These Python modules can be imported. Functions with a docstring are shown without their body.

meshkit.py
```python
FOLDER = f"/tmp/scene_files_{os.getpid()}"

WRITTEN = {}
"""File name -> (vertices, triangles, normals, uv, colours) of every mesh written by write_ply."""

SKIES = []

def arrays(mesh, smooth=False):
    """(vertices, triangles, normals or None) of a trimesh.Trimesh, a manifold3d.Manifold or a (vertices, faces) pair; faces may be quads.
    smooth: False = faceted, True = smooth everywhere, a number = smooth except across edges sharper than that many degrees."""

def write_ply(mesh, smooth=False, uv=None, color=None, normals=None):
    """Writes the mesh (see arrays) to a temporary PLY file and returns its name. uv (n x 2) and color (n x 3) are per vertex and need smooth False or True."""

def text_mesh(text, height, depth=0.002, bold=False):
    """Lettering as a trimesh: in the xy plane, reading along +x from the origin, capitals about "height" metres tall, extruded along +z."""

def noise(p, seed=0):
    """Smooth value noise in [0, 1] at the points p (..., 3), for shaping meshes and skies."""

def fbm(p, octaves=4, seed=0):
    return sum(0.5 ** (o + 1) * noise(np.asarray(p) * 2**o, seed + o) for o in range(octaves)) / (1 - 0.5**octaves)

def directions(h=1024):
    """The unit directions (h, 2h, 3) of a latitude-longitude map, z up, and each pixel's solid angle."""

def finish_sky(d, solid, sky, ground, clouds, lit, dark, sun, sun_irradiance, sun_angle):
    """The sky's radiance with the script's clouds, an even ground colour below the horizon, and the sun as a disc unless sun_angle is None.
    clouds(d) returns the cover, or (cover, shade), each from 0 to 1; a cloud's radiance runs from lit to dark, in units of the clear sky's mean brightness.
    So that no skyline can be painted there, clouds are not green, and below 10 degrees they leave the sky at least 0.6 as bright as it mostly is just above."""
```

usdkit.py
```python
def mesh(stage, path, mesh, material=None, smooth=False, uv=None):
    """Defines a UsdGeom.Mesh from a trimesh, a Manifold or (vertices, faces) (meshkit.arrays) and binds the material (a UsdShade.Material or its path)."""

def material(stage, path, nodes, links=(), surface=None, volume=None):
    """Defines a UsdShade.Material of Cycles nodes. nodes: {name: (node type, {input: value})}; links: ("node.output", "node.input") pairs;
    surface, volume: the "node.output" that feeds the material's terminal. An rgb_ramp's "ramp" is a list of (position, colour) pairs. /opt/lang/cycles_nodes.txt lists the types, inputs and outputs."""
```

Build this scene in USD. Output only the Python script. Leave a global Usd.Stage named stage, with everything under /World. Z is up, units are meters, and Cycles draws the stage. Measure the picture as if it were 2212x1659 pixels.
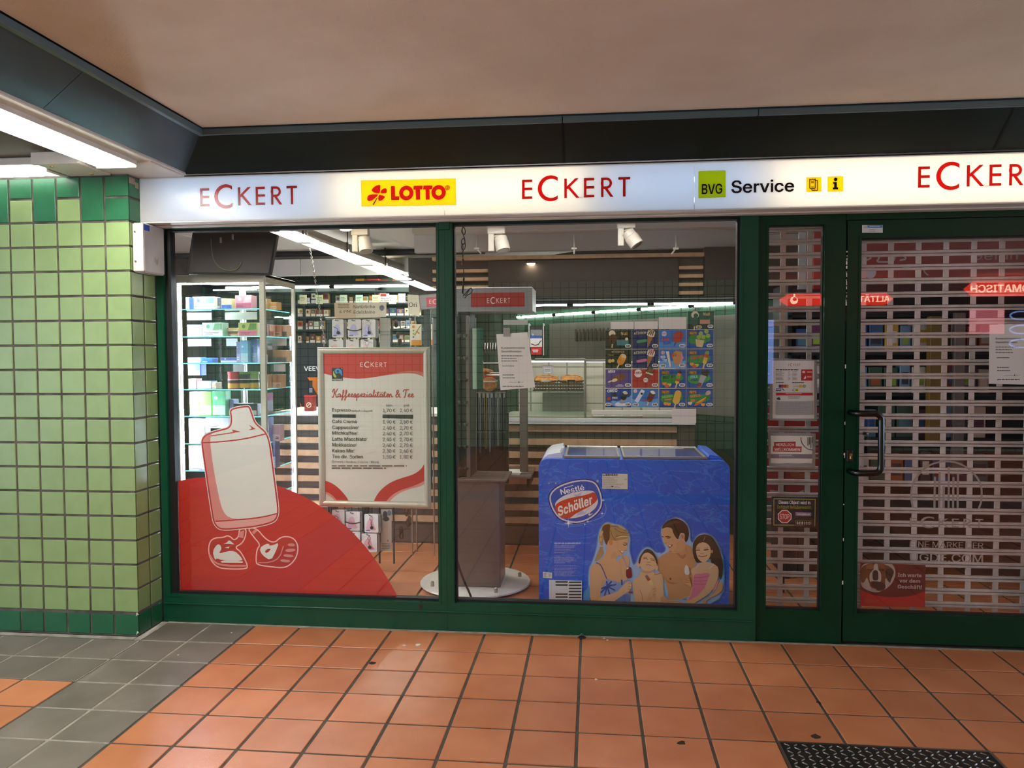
import math, random, glob, numpy as np, trimesh, usdkit
from scipy.spatial import ConvexHull
from shapely.geometry import Polygon, LineString, Point, MultiPolygon, box as sbox
from shapely import affinity
from shapely.ops import unary_union
from PIL import Image, ImageDraw, ImageFont
from pxr import Usd, UsdGeom, UsdLux, UsdShade, Gf, Sdf, Vt

rng = random.Random(7)
stage = Usd.Stage.CreateInMemory()
UsdGeom.SetStageUpAxis(stage, UsdGeom.Tokens.z)
UsdGeom.SetStageMetersPerUnit(stage, 1.0)
UsdGeom.Xform.Define(stage, '/World')
UsdGeom.Scope.Define(stage, '/World/Looks')

# ---------------------------------------------------------------- camera, sky light, exposure
CAM = np.array([2.30862, -3.91997, 1.45797]); F = 1661.0
YAW, PITCH, ROLL = 0.104433, -0.0389864, -0.00408176
_fw = np.array([-math.sin(YAW)*math.cos(PITCH), math.cos(YAW)*math.cos(PITCH), math.sin(PITCH)])
_r0 = np.array([math.cos(YAW), math.sin(YAW), 0.0]); _u0 = np.cross(_r0, _fw)
RGT = math.cos(ROLL)*_r0 + math.sin(ROLL)*_u0; UPV = -math.sin(ROLL)*_r0 + math.cos(ROLL)*_u0
cam = UsdGeom.Camera.Define(stage, '/World/camera')
mm = np.eye(4); mm[0, :3] = RGT; mm[1, :3] = UPV; mm[2, :3] = -_fw; mm[3, :3] = CAM
cam.AddTransformOp().Set(Gf.Matrix4d(mm.tolist()))
cam.CreateHorizontalApertureAttr(36.0); cam.CreateVerticalApertureAttr(36.0*1659/2212)
cam.CreateFocalLengthAttr(36.0*F/2212); cam.CreateClippingRangeAttr(Gf.Vec2f(0.05, 100))
EXPOSURE = 1.6
cam.CreateExposureAttr(EXPOSURE)
sky = UsdLux.DomeLight.Define(stage, '/World/daylight')
sky.CreateColorAttr(Gf.Vec3f(0.62, 0.78, 1.0)); sky.CreateIntensityAttr(0.45)

LAMP_OUT = 11.0        # fluorescent diffusers in the passage
LAMP_SIGN_W, LAMP_SIGN_C = 2.1, 1.5   # warm and cool tubes inside the sign
LAMP_IN = 12.0        # tubes inside the shop
LAMP_CAB = 80.0       # strips in the glass cabinet

# ---------------------------------------------------------------- geometry helpers
def P(px, py, y):
    """point on the plane at depth y that stands at that place of the photograph"""
    px = np.asarray(px, float); py = np.asarray(py, float)
    d = _fw + np.multiply.outer((px-1106)/F, RGT) - np.multiply.outer((py-829.5)/F, UPV)
    t = (y - CAM[1]) / d[..., 1]
    return CAM + t[..., None]*d
def X(px, py, y): return float(P(px, py, y)[0])
def Z(px, py, y): return float(P(px, py, y)[2])
def lin(h):
    if not isinstance(h, str): return tuple(h)
    v = [int(h[i:i+2], 16)/255 for i in (0, 2, 4)]
    return tuple(c/12.92 if c <= .04045 else ((c+.055)/1.055)**2.4 for c in v)

_cc = []
for s in np.ndindex(2, 2, 2):
    for a in range(3): _cc.append((s, a))
def _cv(lo, hi, b):
    v = []
    for s, a in _cc:
        v.append([(lo[k] if s[k] == 0 else hi[k]) + (0 if k == a else (b if s[k] == 0 else -b)) for k in range(3)])
    return np.array(v)
_h = ConvexHull(_cv((0, 0, 0), (1, 1, 1), .2)); _CF = _h.simplices.copy()
_pts = _h.points
for i, f in enumerate(_CF):
    n = np.cross(_pts[f[1]]-_pts[f[0]], _pts[f[2]]-_pts[f[0]])
    if n @ (_pts[f].mean(0)-.5) < 0: _CF[i] = f[::-1]
def rbox(x0, x1, y0, y1, z0, z1, b=.003):
    x0, x1 = sorted((x0, x1)); y0, y1 = sorted((y0, y1)); z0, z1 = sorted((z0, z1))
    b = min(b, .45*min(x1-x0, y1-y0, z1-z0))
    return trimesh.Trimesh(_cv((x0, y0, z0), (x1, y1, z1), b), _CF, process=False)
def bx(x0, x1, y0, y1, z0, z1):
    m = trimesh.creation.box((abs(x1-x0), abs(y1-y0), abs(z1-z0)))
    m.apply_translation(((x0+x1)/2, (y0+y1)/2, (z0+z1)/2)); return m
def cat(*ms):
    l = []
    for m in ms: l += list(m) if isinstance(m, (list, tuple)) else [m]
    return trimesh.util.concatenate(l)
def cyl(p, q, r, n=16, r2=None):
    """cylinder or cone frustum from p to q"""
    p, q = np.array(p, float), np.array(q, float); d = q-p; L = np.linalg.norm(d); d /= L
    a = np.cross(d, [0, 0, 1.] if abs(d[2]) < .9 else [1., 0, 0]); a /= np.linalg.norm(a); c = np.cross(d, a)
    r2 = r if r2 is None else r2
    t = np.linspace(0, 2*np.pi, n, endpoint=False)
    ring = np.outer(np.cos(t), a) + np.outer(np.sin(t), c)
    v = np.vstack([p+ring*r, q+ring*r2, [p], [q]]); f = []
    for i in range(n):
        j = (i+1) % n
        f += [[i, j, n+i], [j, n+j, n+i], [2*n, j, i], [2*n+1, n+i, n+j]]
    return trimesh.Trimesh(v, f, process=False)
def tube(pts, r, n=8):
    pts = np.array(pts, float); N = len(pts)
    tg = np.gradient(pts, axis=0); tg /= np.linalg.norm(tg, axis=1)[:, None]+1e-12
    a = np.cross(tg[0], [0, 0, 1.] if abs(tg[0][2]) < .9 else [1., 0, 0]); a /= np.linalg.norm(a)
    t = np.linspace(0, 2*np.pi, n, endpoint=False); V = []
    for k in range(N):
        a = a - tg[k]*(a@tg[k]); a /= np.linalg.norm(a); c = np.cross(tg[k], a)
        V.append(pts[k] + r*(np.outer(np.cos(t), a)+np.outer(np.sin(t), c)))
    v = np.vstack(V+[[pts[0]], [pts[-1]]]); f = []
    for k in range(N-1):
        for i in range(n):
            j = (i+1) % n; A = k*n
            f += [[A+i, A+j, A+n+i], [A+j, A+n+j, A+n+i]]
    for i in range(n):
        j = (i+1) % n; B = (N-1)*n
        f += [[N*n, j, i], [N*n+1, B+i, B+j]]
    return trimesh.Trimesh(v, f, process=False)
def sm(pts, n=2, closed=True):
    p = np.array(pts, float)
    for _ in range(n):
        q = np.roll(p, -1, 0)
        a, b = .75*p+.25*q, .25*p+.75*q
        if closed: p = np.stack([a, b], 1).reshape(-1, 2)
        else: p = np.vstack([p[:1], np.stack([a[:-1], b[:-1]], 1).reshape(-1, 2), p[-1:]])
    return p
def arc(c, r, a0, a1, n=24):
    t = np.radians(np.linspace(a0, a1, n)); return np.c_[c[0]+r*np.cos(t), c[1]+r*np.sin(t)]
def polys(g):
    if g.is_empty: return []
    if g.geom_type == 'Polygon': return [g]
    return [p for p in getattr(g, 'geoms', []) for p in polys(p)]
def tri2(g):
    vs, fs, o = [], [], 0
    for p in polys(g):
        if p.area <= 1e-12: continue
        try: v, f = trimesh.creation.triangulate_polygon(p, engine='earcut')
        except Exception: continue
        if len(f) == 0: continue
        vs.append(v[:, :2]); fs.append(np.asarray(f)+o); o += len(v)
    return (np.vstack(vs), np.vstack(fs)) if vs else (np.zeros((0, 2)), np.zeros((0, 3), int))
def ext(g, y0, y1):
    """polygon in (x, z) made solid between the depths y0 (front) and y1"""
    ms = []
    for p in polys(g):
        m = trimesh.creation.extrude_polygon(p, y1-y0, engine='earcut')
        v = m.vertices.copy(); m2 = trimesh.Trimesh(np.c_[v[:, 0], y0+v[:, 2], v[:, 1]], m.faces[:, ::-1], process=False)
        ms.append(m2)
    return cat(ms)
def extz(g, z0, z1):
    ms = []
    for p in polys(g):
        m = trimesh.creation.extrude_polygon(p, z1-z0, engine='earcut'); m.apply_translation((0, 0, z0)); ms.append(m)
    return cat(ms)
def lathe(prof, c, n=32):
    """(radius, z) profile turned about the vertical axis through c"""
    m = trimesh.creation.revolve(np.array(prof, float), sections=n); m.apply_translation((c[0], c[1], 0)); return m

# ---------------------------------------------------------------- lettering
_FP = glob.glob('/opt/blender-*/*/datafiles/fonts/Inter.woff2')[0]
_fonts, _gl = {}, {}
def glyphs(text, w=400, px=44):
    """lettering as a polygon: capitals 1 tall, from the origin to the right"""
    k = (text, w, px)
    if k in _gl: return _gl[k]
    if (w, px) not in _fonts:
        f = ImageFont.truetype(_FP, px); f.set_variation_by_axes([28, w]); _fonts[(w, px)] = f
    f = _fonts[(w, px)]
    x0, y0, x1, y1 = f.getbbox(text, anchor='ls')
    im = Image.new('L', (int(x1-x0+8), int(y1-y0+8)))
    ImageDraw.Draw(im).text((4-x0, 4-y0), text, 255, font=f, anchor='ls')
    on = np.pad(np.asarray(im) > 127, ((0, 0), (1, 1))).astype(np.int8)
    r, s = np.nonzero(np.diff(on, axis=1) == 1); e = np.nonzero(np.diff(on, axis=1) == -1)[1]
    g = unary_union([sbox(a, -q-1, b, -q) for q, a, b in zip(r, s, e)]).buffer(.45, 2).buffer(-.45, 2).simplify(.55)
    c = 1/(px*.727)
    g = affinity.affine_transform(g, [c, 0, 0, c, -4*c, (4-y0)*c])
    _gl[k] = g; return g
def eckert():
    S = .125
    def L(*p, w=S, cap=2): return LineString(p).buffer(w/2, cap_style=cap, join_style=2)
    h = S/2
    def E(x, w=.53): return unary_union([sbox(x, 0, x+S, 1), sbox(x, 0, x+w, S), sbox(x, 1-S, x+w, 1), sbox(x, .5-h+.02, x+w, .5+h+.02)])
    C = Point(1.5, .52).buffer(.67, 24).difference(Point(1.53, .52).buffer(.5, 24)).difference(sbox(1.87, -.5, 3, 2))
    clip = sbox(0, 0, 9, 1)
    K = unary_union([sbox(2.22, 0, 2.22+S, 1), L((2.34, .5), (2.95, 1.08)).intersection(clip), L((2.42, .58), (2.98, -.08)).intersection(clip)])
    bowl = sbox(4.13, .42, 4.40, 1).union(Point(4.40, .71).buffer(.29, 16)).difference(sbox(4.25, .42+S, 4.40, 1-S).union(Point(4.40, .71).buffer(.29-S, 16)))
    R = unary_union([sbox(4.13, 0, 4.25, 1), bowl, L((4.36, .46), (4.72, -.05)).intersection(clip)])
    T = unary_union([sbox(5.02, 1-S, 5.62, 1), sbox(5.26, 0, 5.26+S, 1)])
    return unary_union([E(0), C, K, E(3.24), R, T])
ECK = eckert()
_SC = {
 'a': (1.2, [[(.8, .8), (.5, 1.0), (.15, .75), (.1, .3), (.35, 0), (.65, .2), (.85, .95), (.8, .3), (.95, 0), (1.25, .3)]]),
 'f': (.85, [[(-.1, .25), (.3, .6), (.65, 1.5), (.6, 2.05), (.35, 1.9), (.3, 1.2), (.25, 0), (.12, -.8), (-.05, -.95), (-.05, -.5), (.35, -.02), (.85, .3)]]),
 'e': (.85, [[(-.05, .25), (.5, .5), (.7, .8), (.5, 1.02), (.2, .75), (.15, .3), (.4, 0), (.9, .3)]]),
 's': (.85, [[(-.05, .2), (.45, .95), (.5, 1.1), (.58, .6), (.62, .2), (.4, -.02), (.1, .1)], [(.5, .0), (.9, .28)]]),
 'p': (1.05, [[(-.05, .3), (.25, .95), (.1, -.1), (-.02, -.95)], [(.12, .3), (.4, .95), (.7, .95), (.78, .4), (.5, .02), (.2, .1)], [(.5, .02), (1.1, .28)]]),
 'z': (1.0, [[(0, .85), (.25, 1.0), (.7, .9), (.3, .4), (.05, .05), (.5, .12), (.8, .02), (1.05, .3)]]),
 'i': (.6, [[(-.05, .3), (.22, .98), (.14, .3), (.3, 0), (.65, .3)], [(.3, 1.35), (.32, 1.42)]]),
 'l': (.65, [[(-.05, .25), (.5, 1.3), (.55, 2.05), (.32, 1.95), (.18, 1.0), (.2, .2), (.4, 0), (.7, .28)]]),
 't': (.7, [[(-.05, .3), (.42, 1.9), (.2, .6), (.2, .15), (.42, 0), (.75, .28)], [(-.05, 1.15), (.65, 1.3)]]),
 'n': (1.0, [[(-.05, .3), (.2, 1.0), (.12, 0)], [(.12, .3), (.4, .95), (.62, .9), (.6, .3), (.78, 0), (1.05, .25)]]),
 'K': (1.45, [[(.0, 1.4), (.15, 2.1), (.6, 2.3), (.5, 1.4), (.3, .2), (.05, -.1), (-.15, .05)], [(1.45, 2.3), (1.0, 1.5), (.45, 1.1), (.85, .9), (.95, .3), (1.2, -.1), (1.55, .2)]]),
 'T': (1.3, [[(0, 1.6), (.2, 2.1), (.9, 2.05), (1.6, 2.15)], [(.85, 2.1), (.7, 1.0), (.5, .1), (.3, -.05)]]),
 '&': (1.6, [[(1.45, -.05), (.5, 1.2), (.45, 1.8), (.8, 2.05), (1.05, 1.6), (.55, 1.0), (.15, .5), (.25, .05), (.7, 0), (1.15, .5), (1.3, 1.0)]]),
 ' ': (.7, [])}
_SC['ä'] = (1.2, _SC['a'][1] + [[(.4, 1.35), (.42, 1.42)], [(.75, 1.35), (.77, 1.42)]])
def script(text, w=.25):
    x, gs = 0, []
    for ch in text:
        adv, st = _SC[ch]
        for s in st: gs.append(LineString(sm([(x+a, b) for a, b in s], 2, False)).buffer(w/2, 4))
        x += adv
    return unary_union(gs).simplify(.02)

# ---------------------------------------------------------------- scene helpers
_used, _loc = {}, {}
def numbered(parent, name):
    k = (parent, name); n = _used.get(k, 0); _used[k] = n+1
    return name if n == 0 else f'{name}_{n:03d}'
def thing(name, label=None, cat_=None, loc=(0, 0, 0), group=None, kind=None, parent=None):
    base = '/World' if parent is None else parent
    path = f'{base}/{numbered(base, name)}'
    x = UsdGeom.Xform.Define(stage, path)
    L = np.array(loc, float); o = _loc.get(base, np.zeros(3))
    if parent is not None: L = o
    x.AddTranslateOp().Set(Gf.Vec3d(*(L-o))); _loc[path] = L
    tag(path, label, cat_, group, kind); return path
def tag(path, label=None, cat_=None, group=None, kind=None):
    p = stage.GetPrimAtPath(path)
    for k, v in (('label', label), ('category', cat_), ('group', group), ('kind', kind)):
        if v: p.SetCustomDataByKey(k, v)
    return path
def obj(name, mesh, mat, parent=None, smooth=False, label=None, cat_=None, group=None, kind=None, col=None):
    base = '/World' if parent is None else parent
    path = f'{base}/{numbered(base, name)}'
    o = _loc.get(base, np.zeros(3)); mesh = mesh.copy(); mesh.vertices = mesh.vertices - o
    m = usdkit.mesh(stage, path, mesh, MAT[mat], smooth=smooth)
    _loc[path] = o
    if col is not None:
        UsdGeom.PrimvarsAPI(m).CreatePrimvar('ink', Sdf.ValueTypeNames.Color3fArray, 'vertex').Set(Vt.Vec3fArray.FromNumpy(np.asarray(col, np.float32)))
    tag(path, label, cat_, group, kind); obj.last = path; return path

class Print:
    """flat print: coloured shapes in the (x, z) plane at depth y, each a hair in front of the last"""
    def __init__(s, y, step=.00012): s.y, s.it, s.step = y, [], step
    def shape(s, g, c): s.it.append((g, lin(c))); return s
    def xz(s, pts):
        p = np.array(pts, float); q = P(p[:, 0], p[:, 1], s.y); return q[:, [0, 2]]
    def poly(s, pts, c, k=0):
        if k: pts = sm(pts, k)
        return s.shape(Polygon(s.xz(pts)).buffer(0), c)
    def rect(s, x0, y0, x1, y1, c): return s.poly([(x0, y0), (x1, y0), (x1, y1), (x0, y1)], c)
    def line(s, pts, w, c, k=0, closed=False):
        if k: pts = sm(pts, k, closed)
        q = s.xz(pts); sc = s.sc(*pts[0])
        if closed: q = np.vstack([q, q[:1]])
        return s.shape(LineString(q).buffer(w*sc/2, 3), c)
    def sc(s, px, py): return float(np.linalg.norm(P(px+1, py, s.y)-P(px, py, s.y)))
    def ell(s, cx, cy, rx, ry, c, rot=0):
        q = s.xz([(cx, cy)])[0]; k = s.sc(cx, cy)
        g = affinity.rotate(affinity.scale(Point(0, 0).buffer(1, 10), rx*k, ry*k), rot)
        return s.shape(affinity.translate(g, *q), c)
    def text(s, t, px, py, h, c, w=None, bold=400, rot=0, shear=0, g=None, anchor='l', res=44):
        """t with its baseline's left end (or middle) at the pixel, h pixels tall, w pixels wide"""
        g = glyphs(t, bold, res) if g is None else g
        k = s.sc(px, py); x0, _, x1, _ = g.bounds
        sx = h*k if w is None else w*k/(x1-x0)
        g = affinity.translate(g, -x0 if anchor == 'l' else -(x0+x1)/2, 0)
        g = affinity.affine_transform(g, [sx, shear*h*k, 0, h*k, 0, 0])
        if rot: g = affinity.rotate(g, rot, origin=(0, 0))
        return s.shape(affinity.translate(g, *s.xz([(px, py)])[0]), c)
    def lines(s, x0, y0, x1, y1, n, c, fill=.45, seed=1):
        """rows of small print, each row broken into words"""
        R = random.Random(seed); gs = []
        for i in range(n):
            y = y0+(y1-y0)*i/n; hh = (y1-y0)/n*fill; x = x0; end = x1 - (x1-x0)*R.random()*.35
            while x < end:
                wd = min(end-x, (x1-x0)*(.05+.1*R.random())); gs.append(Polygon(s.xz([(x, y), (x+wd, y), (x+wd, y+hh), (x, y+hh)]))); x += wd+(x1-x0)*.018
        return s.shape(MultiPolygon([g for g in gs if g.area > 0]), c)
    def mesh(s, inward=1):
        V, Fc, C, o = [], [], [], 0
        for i, (g, c) in enumerate(s.it):
            v, f = tri2(g)
            if len(v) == 0: continue
            V.append(np.c_[v[:, 0], np.full(len(v), s.y-inward*s.step*(i+1)), v[:, 1]]); Fc.append(f+o); C.append(np.tile(c, (len(v), 1))); o += len(v)
        return trimesh.Trimesh(np.vstack(V), np.vstack(Fc), process=False), np.vstack(C)
    def build(s, name, parent=None, mat='ink', **kw):
        m, c = s.mesh(); return obj(name, m, mat, parent, col=c, **kw)

# ---------------------------------------------------------------- materials
MAT = {}
def M(name, c, rough=.5, metal=0, c2=None, scale=6, rand=0, bump=0, bscale=80, spec=.5, coat=0, tr=0):
    n = {'p': ('principled_bsdf', {'base_color': lin(c), 'roughness': rough, 'metallic': metal, 'specular_ior_level': spec, 'coat_weight': coat})}; l = []
    src = None
    if c2 is not None:
        n['g'] = ('geometry', {}); n['n'] = ('noise_texture', {'scale': scale, 'detail': 4})
        n['mx'] = ('mix_color', {'a': lin(c), 'b': lin(c2)}); n['mr'] = ('map_range', {'from_min': .35, 'from_max': .65, 'clamp': True})
        l += [('g.position', 'n.vector'), ('n.fac', 'mr.value'), ('mr.result', 'mx.fac')]; src = 'mx.result'
    if rand:
        n['oi'] = ('object_info', {}); n['rr'] = ('map_range', {'to_min': 1-rand, 'to_max': 1+rand})
        n['hv'] = ('hsv', {'color': lin(c)}); l += [('oi.random', 'rr.value'), ('rr.result', 'hv.value')]
        if src: l.append((src, 'hv.color'))
        src = 'hv.color'
    if src: l.append((src, 'p.base_color'))
    if bump:
        n['bg'] = ('geometry', {}); n['bn'] = ('noise_texture', {'scale': bscale, 'detail': 3}); n['bp'] = ('bump', {'strength': bump, 'distance': .01})
        l += [('bg.position', 'bn.vector'), ('bn.fac', 'bp.height'), ('bp.normal', 'p.normal')]
    MAT[name] = usdkit.material(stage, f'/World/Looks/{name}', n, l, surface='p.BSDF'); return name
def ME(name, c, s):
    MAT[name] = usdkit.material(stage, f'/World/Looks/{name}', {'e': ('emission', {'color': lin(c), 'strength': s})}, [], surface='e.emission')
def MG(name, r0=.04, tint=(1, 1, 1), rough=0.0):
    n = {'lw': ('layer_weight', {'blend': .5}), 'pw': ('math', {'math_type': 'power', 'value2': 5.0}), 'ma': ('math', {'math_type': 'multiply_add', 'value2': 1-r0, 'value3': r0}),
         't': ('transparent_bsdf', {'color': tint}), 'g': ('glossy_bsdf', {'color': (1, 1, 1), 'roughness': rough}), 'm': ('mix_closure', {})}
    MAT[name] = usdkit.material(stage, f'/World/Looks/{name}', n, [('lw.facing', 'pw.value1'), ('pw.value', 'ma.value1'), ('ma.value', 'm.fac'), ('t.BSDF', 'm.closure1'), ('g.BSDF', 'm.closure2')], surface='m.closure')
def MI(name, rough=.4, coat=0, tr=0):
    n = {'a': ('attribute', {'attribute': 'ink'}), 'p': ('principled_bsdf', {'roughness': rough, 'coat_weight': coat})}
    MAT[name] = usdkit.material(stage, f'/World/Looks/{name}', n, [('a.color', 'p.base_color')], surface='p.BSDF')
def MT(name, c, rough=.25):
    """backlit translucent acrylic with a faint gloss"""
    n = {'t': ('translucent_bsdf', {'color': lin(c)}), 'd': ('diffuse_bsdf', {'color': lin(c)}), 'm': ('mix_closure', {'fac': .22}), 'g': ('glossy_bsdf', {'color': (1, 1, 1), 'roughness': rough}), 'm2': ('mix_closure', {'fac': .035})}
    MAT[name] = usdkit.material(stage, f'/World/Looks/{name}', n, [('t.BSDF', 'm.closure1'), ('d.BSDF', 'm.closure2'), ('m.closure', 'm2.closure1'), ('g.BSDF', 'm2.closure2')], surface='m2.closure')

M('plaster', 'd3c2aa', .9, c2='cbb9a0', scale=3, bump=.15, bscale=120)
M('soffit_dark', '5a5347', .8)
M('fascia_green', '0a1813', .4, c2='0c1c16', scale=2, spec=.3)
M('beam_green', '2c3a3b', .3, c2='273434', scale=1.5)
M('trim_green', '51666a', .35)
M('gap_black', '0b0b0a', .9)
M('frame_green', '0d442e', .32, c2='104a33', scale=5, bump=.03, bscale=30, spec=.35)
M('door_green', '05331f', .28, c2='073722', scale=5, bump=.03, bscale=30, spec=.25)
M('gasket', '0c0d0c', .6)
M('tile_orange', 'c47d54', .36, c2='b97149', scale=5, rand=.1, bump=.06, bscale=140)
M('tile_grey', '7a7066', .42, c2='6c6359', scale=4, rand=.1, bump=.08, bscale=140)
M('grout_floor', '57524a', .9, c2='484239', scale=9)
M('grout_wall', '6b655c', .9, c2='49433c', scale=11)
M('grout_light', 'a8a292', .9, c2='8a8273', scale=14)
M('tile_green', '889f64', .34, c2='839a5f', scale=12, rand=.045, bump=.03, bscale=60)
M('tile_dark_green', '2b6a44', .28, c2='27613d', scale=9, rand=.06, bump=.03, bscale=60)
M('tile_base_green', '1f5a38', .3, c2='24613d', scale=9, rand=.06, bump=.04, bscale=60)
M('white_metal', 'd8d2c6', .4, c2='cfc8bb', scale=8)
M('box_grey', 'bcb4ae', .5, c2='a79d96', scale=5)
M('steel', 'b0aca4', .3, metal=1)
M('alu', 'c3c6ba', .38, metal=.7, c2='b9bcae', scale=4)
M('alu_warm', 'b9b6a2', .4, metal=.35)
M('shutter', 'd8cfca', .4, metal=.1, c2='c9bfba', scale=20)
M('black_gloss', '060606', .18, coat=.4)
M('black_matt', '0f0f10', .6)
M('dark_brown', '2c241d', .65)
M('tv_brown', '33291f', .55)
M('brass', 'c9a85a', .3, metal=1)
M('wood_light', 'c9a582', .55, c2='bb9672', scale=18)
M('slat_dark', '3f3631', .6)
M('white_paint', 'd9d4cc', .6)
M('cream', 'd8d3c4', .5)
M('paper', 'dcd8d0', .75)
M('pillar_grey', '6f6660', .35, c2='675e58', scale=3)
M('panel_brown', '4a3d33', .6)
M('canopy_brown', '2b221b', .6)
M('wall_dark', '1b1a17', .8)
M('plate_dark', '3a3835', .38, metal=.6, c2='2b2a28', scale=14)
M('stain', '2c2019', .8)
M('chip', 'd8cfbf', .8)
M('red_gloss', 'b5121b', .3)
M('red_body', '8a1a18', .4)
M('grey_sign', '8d8d8c', .45)
M('shop_tile', '2c4d3a', .3, c2='274635', scale=6)
M('rubber_grey', '3a3632', .6)
M('ochre_panel', '7a5d14', .5)
M('yellow_case', 'd9a514', .4)
M('blue_case', '2a4fa0', .4)
M('freezer_white', 'd9dbe0', .35)
M('mirror', 'c9d4e0', .06, metal=1)
M('pastry', 'b9772f', .6, c2='8d5318', scale=40, bump=.5, bscale=60)
M('wicker', '3a2b1c', .7, c2='5a452d', scale=60, bump=.5, bscale=90)
MI('ink', .42); MI('ink_gloss', .22, coat=.3); MI('carton', .5)
MG('glass', .042); MG('glass_thin', .03); MG('glass_shelf', .05, (.8, .97, .95))
MT('acrylic_white', 'f4f1ea'); MT('acrylic_red', 'd8201c'); MT('acrylic_yellow', 'fbe01a'); MT('acrylic_lime', 'd6dc14')
MT('acrylic_navy', '0c0a22'); MT('acrylic_brown', '8a4a0a')
ME('lamp_white', (1, .985, .94), LAMP_OUT)
ME('lamp_wall', (1, .985, .94), 2.4)
ME('lamp_warm', (1, .965, .91), LAMP_SIGN_W); ME('lamp_cool', (.36, .56, 1), LAMP_SIGN_C)
ME('led_white', (.97, 1, .95), LAMP_IN); ME('led_cool', (.72, .82, 1), LAMP_CAB); ME('led_fill', (1, .97, .9), 9.0); ME('led_shelf', (.9, 1, .9), 5.0); ME('led_case', (1, .97, .88), 2.2); ME('led_soft', (.95, 1, .88), LAMP_IN*1.6)
ME('spot_on', (1, .85, .6), 14.0); ME('neon_red', (1, .04, .018), 2.0); ME('neon_pale', (1, .5, .34), 4.0); ME('screen_blue', (.25, .4, 1), 1.4); ME('screen_pink', (1, .25, .3), 1.0)
ME('glass_edge_glow', (.25, .85, .9), .45)  # emission stands in for light caught in the glass shelf edges
# blue pool print of the freezer: ripples of lighter blue
n = {'g': ('geometry', {}), 'mp': ('mapping', {'scale': (1, 1, 2.2)}), 'n': ('noise_texture', {'scale': 5, 'detail': 5, 'distortion': 1.8}), 'r': ('rgb_ramp', {'ramp': [(0, lin('1a58cc')), (.475, lin('1a5ed6')), (.5, lin('3a86e4')), (.525, lin('1a5fd8')), (1, lin('226ee4'))]}),
     'p': ('principled_bsdf', {'roughness': .3})}
MAT['freezer_blue'] = usdkit.material(stage, '/World/Looks/freezer_blue', n, [('g.position', 'mp.vector'), ('mp.vector', 'n.vector'), ('n.fac', 'r.fac'), ('r.color', 'p.base_color')], surface='p.BSDF')
# small tiles on walls too far to tell apart
def MB(name, c1, c2, mortar, w, h, rot, rough=.35):
    n = {'g': ('geometry', {}), 'mp': ('mapping', {'rotation': rot}), 'b': ('brick_texture', {'color1': lin(c1), 'color2': lin(c2), 'mortar': lin(mortar), 'scale': 1.0, 'mortar_size': .006, 'brick_width': w, 'row_height': h, 'offset': 0.0}), 'p': ('principled_bsdf', {'roughness': rough})}
    MAT[name] = usdkit.material(stage, f'/World/Looks/{name}', n, [('g.position', 'mp.vector'), ('mp.vector', 'b.vector'), ('b.color', 'p.base_color')], surface='p.BSDF')
MB('far_tiles', 'b9c99a', 'b2c293', '4a443c', .13, .13, (-math.pi/2, 0, 0))
MB('shop_tiles', '3f5a44', '3b553f', '16231a', .15, .15, (-math.pi/2, 0, 0))
MB('counter_back', 'c9c4b4', 'c3beae', '8a867a', .15, .15, (-math.pi/2, 0, 0))

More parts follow.
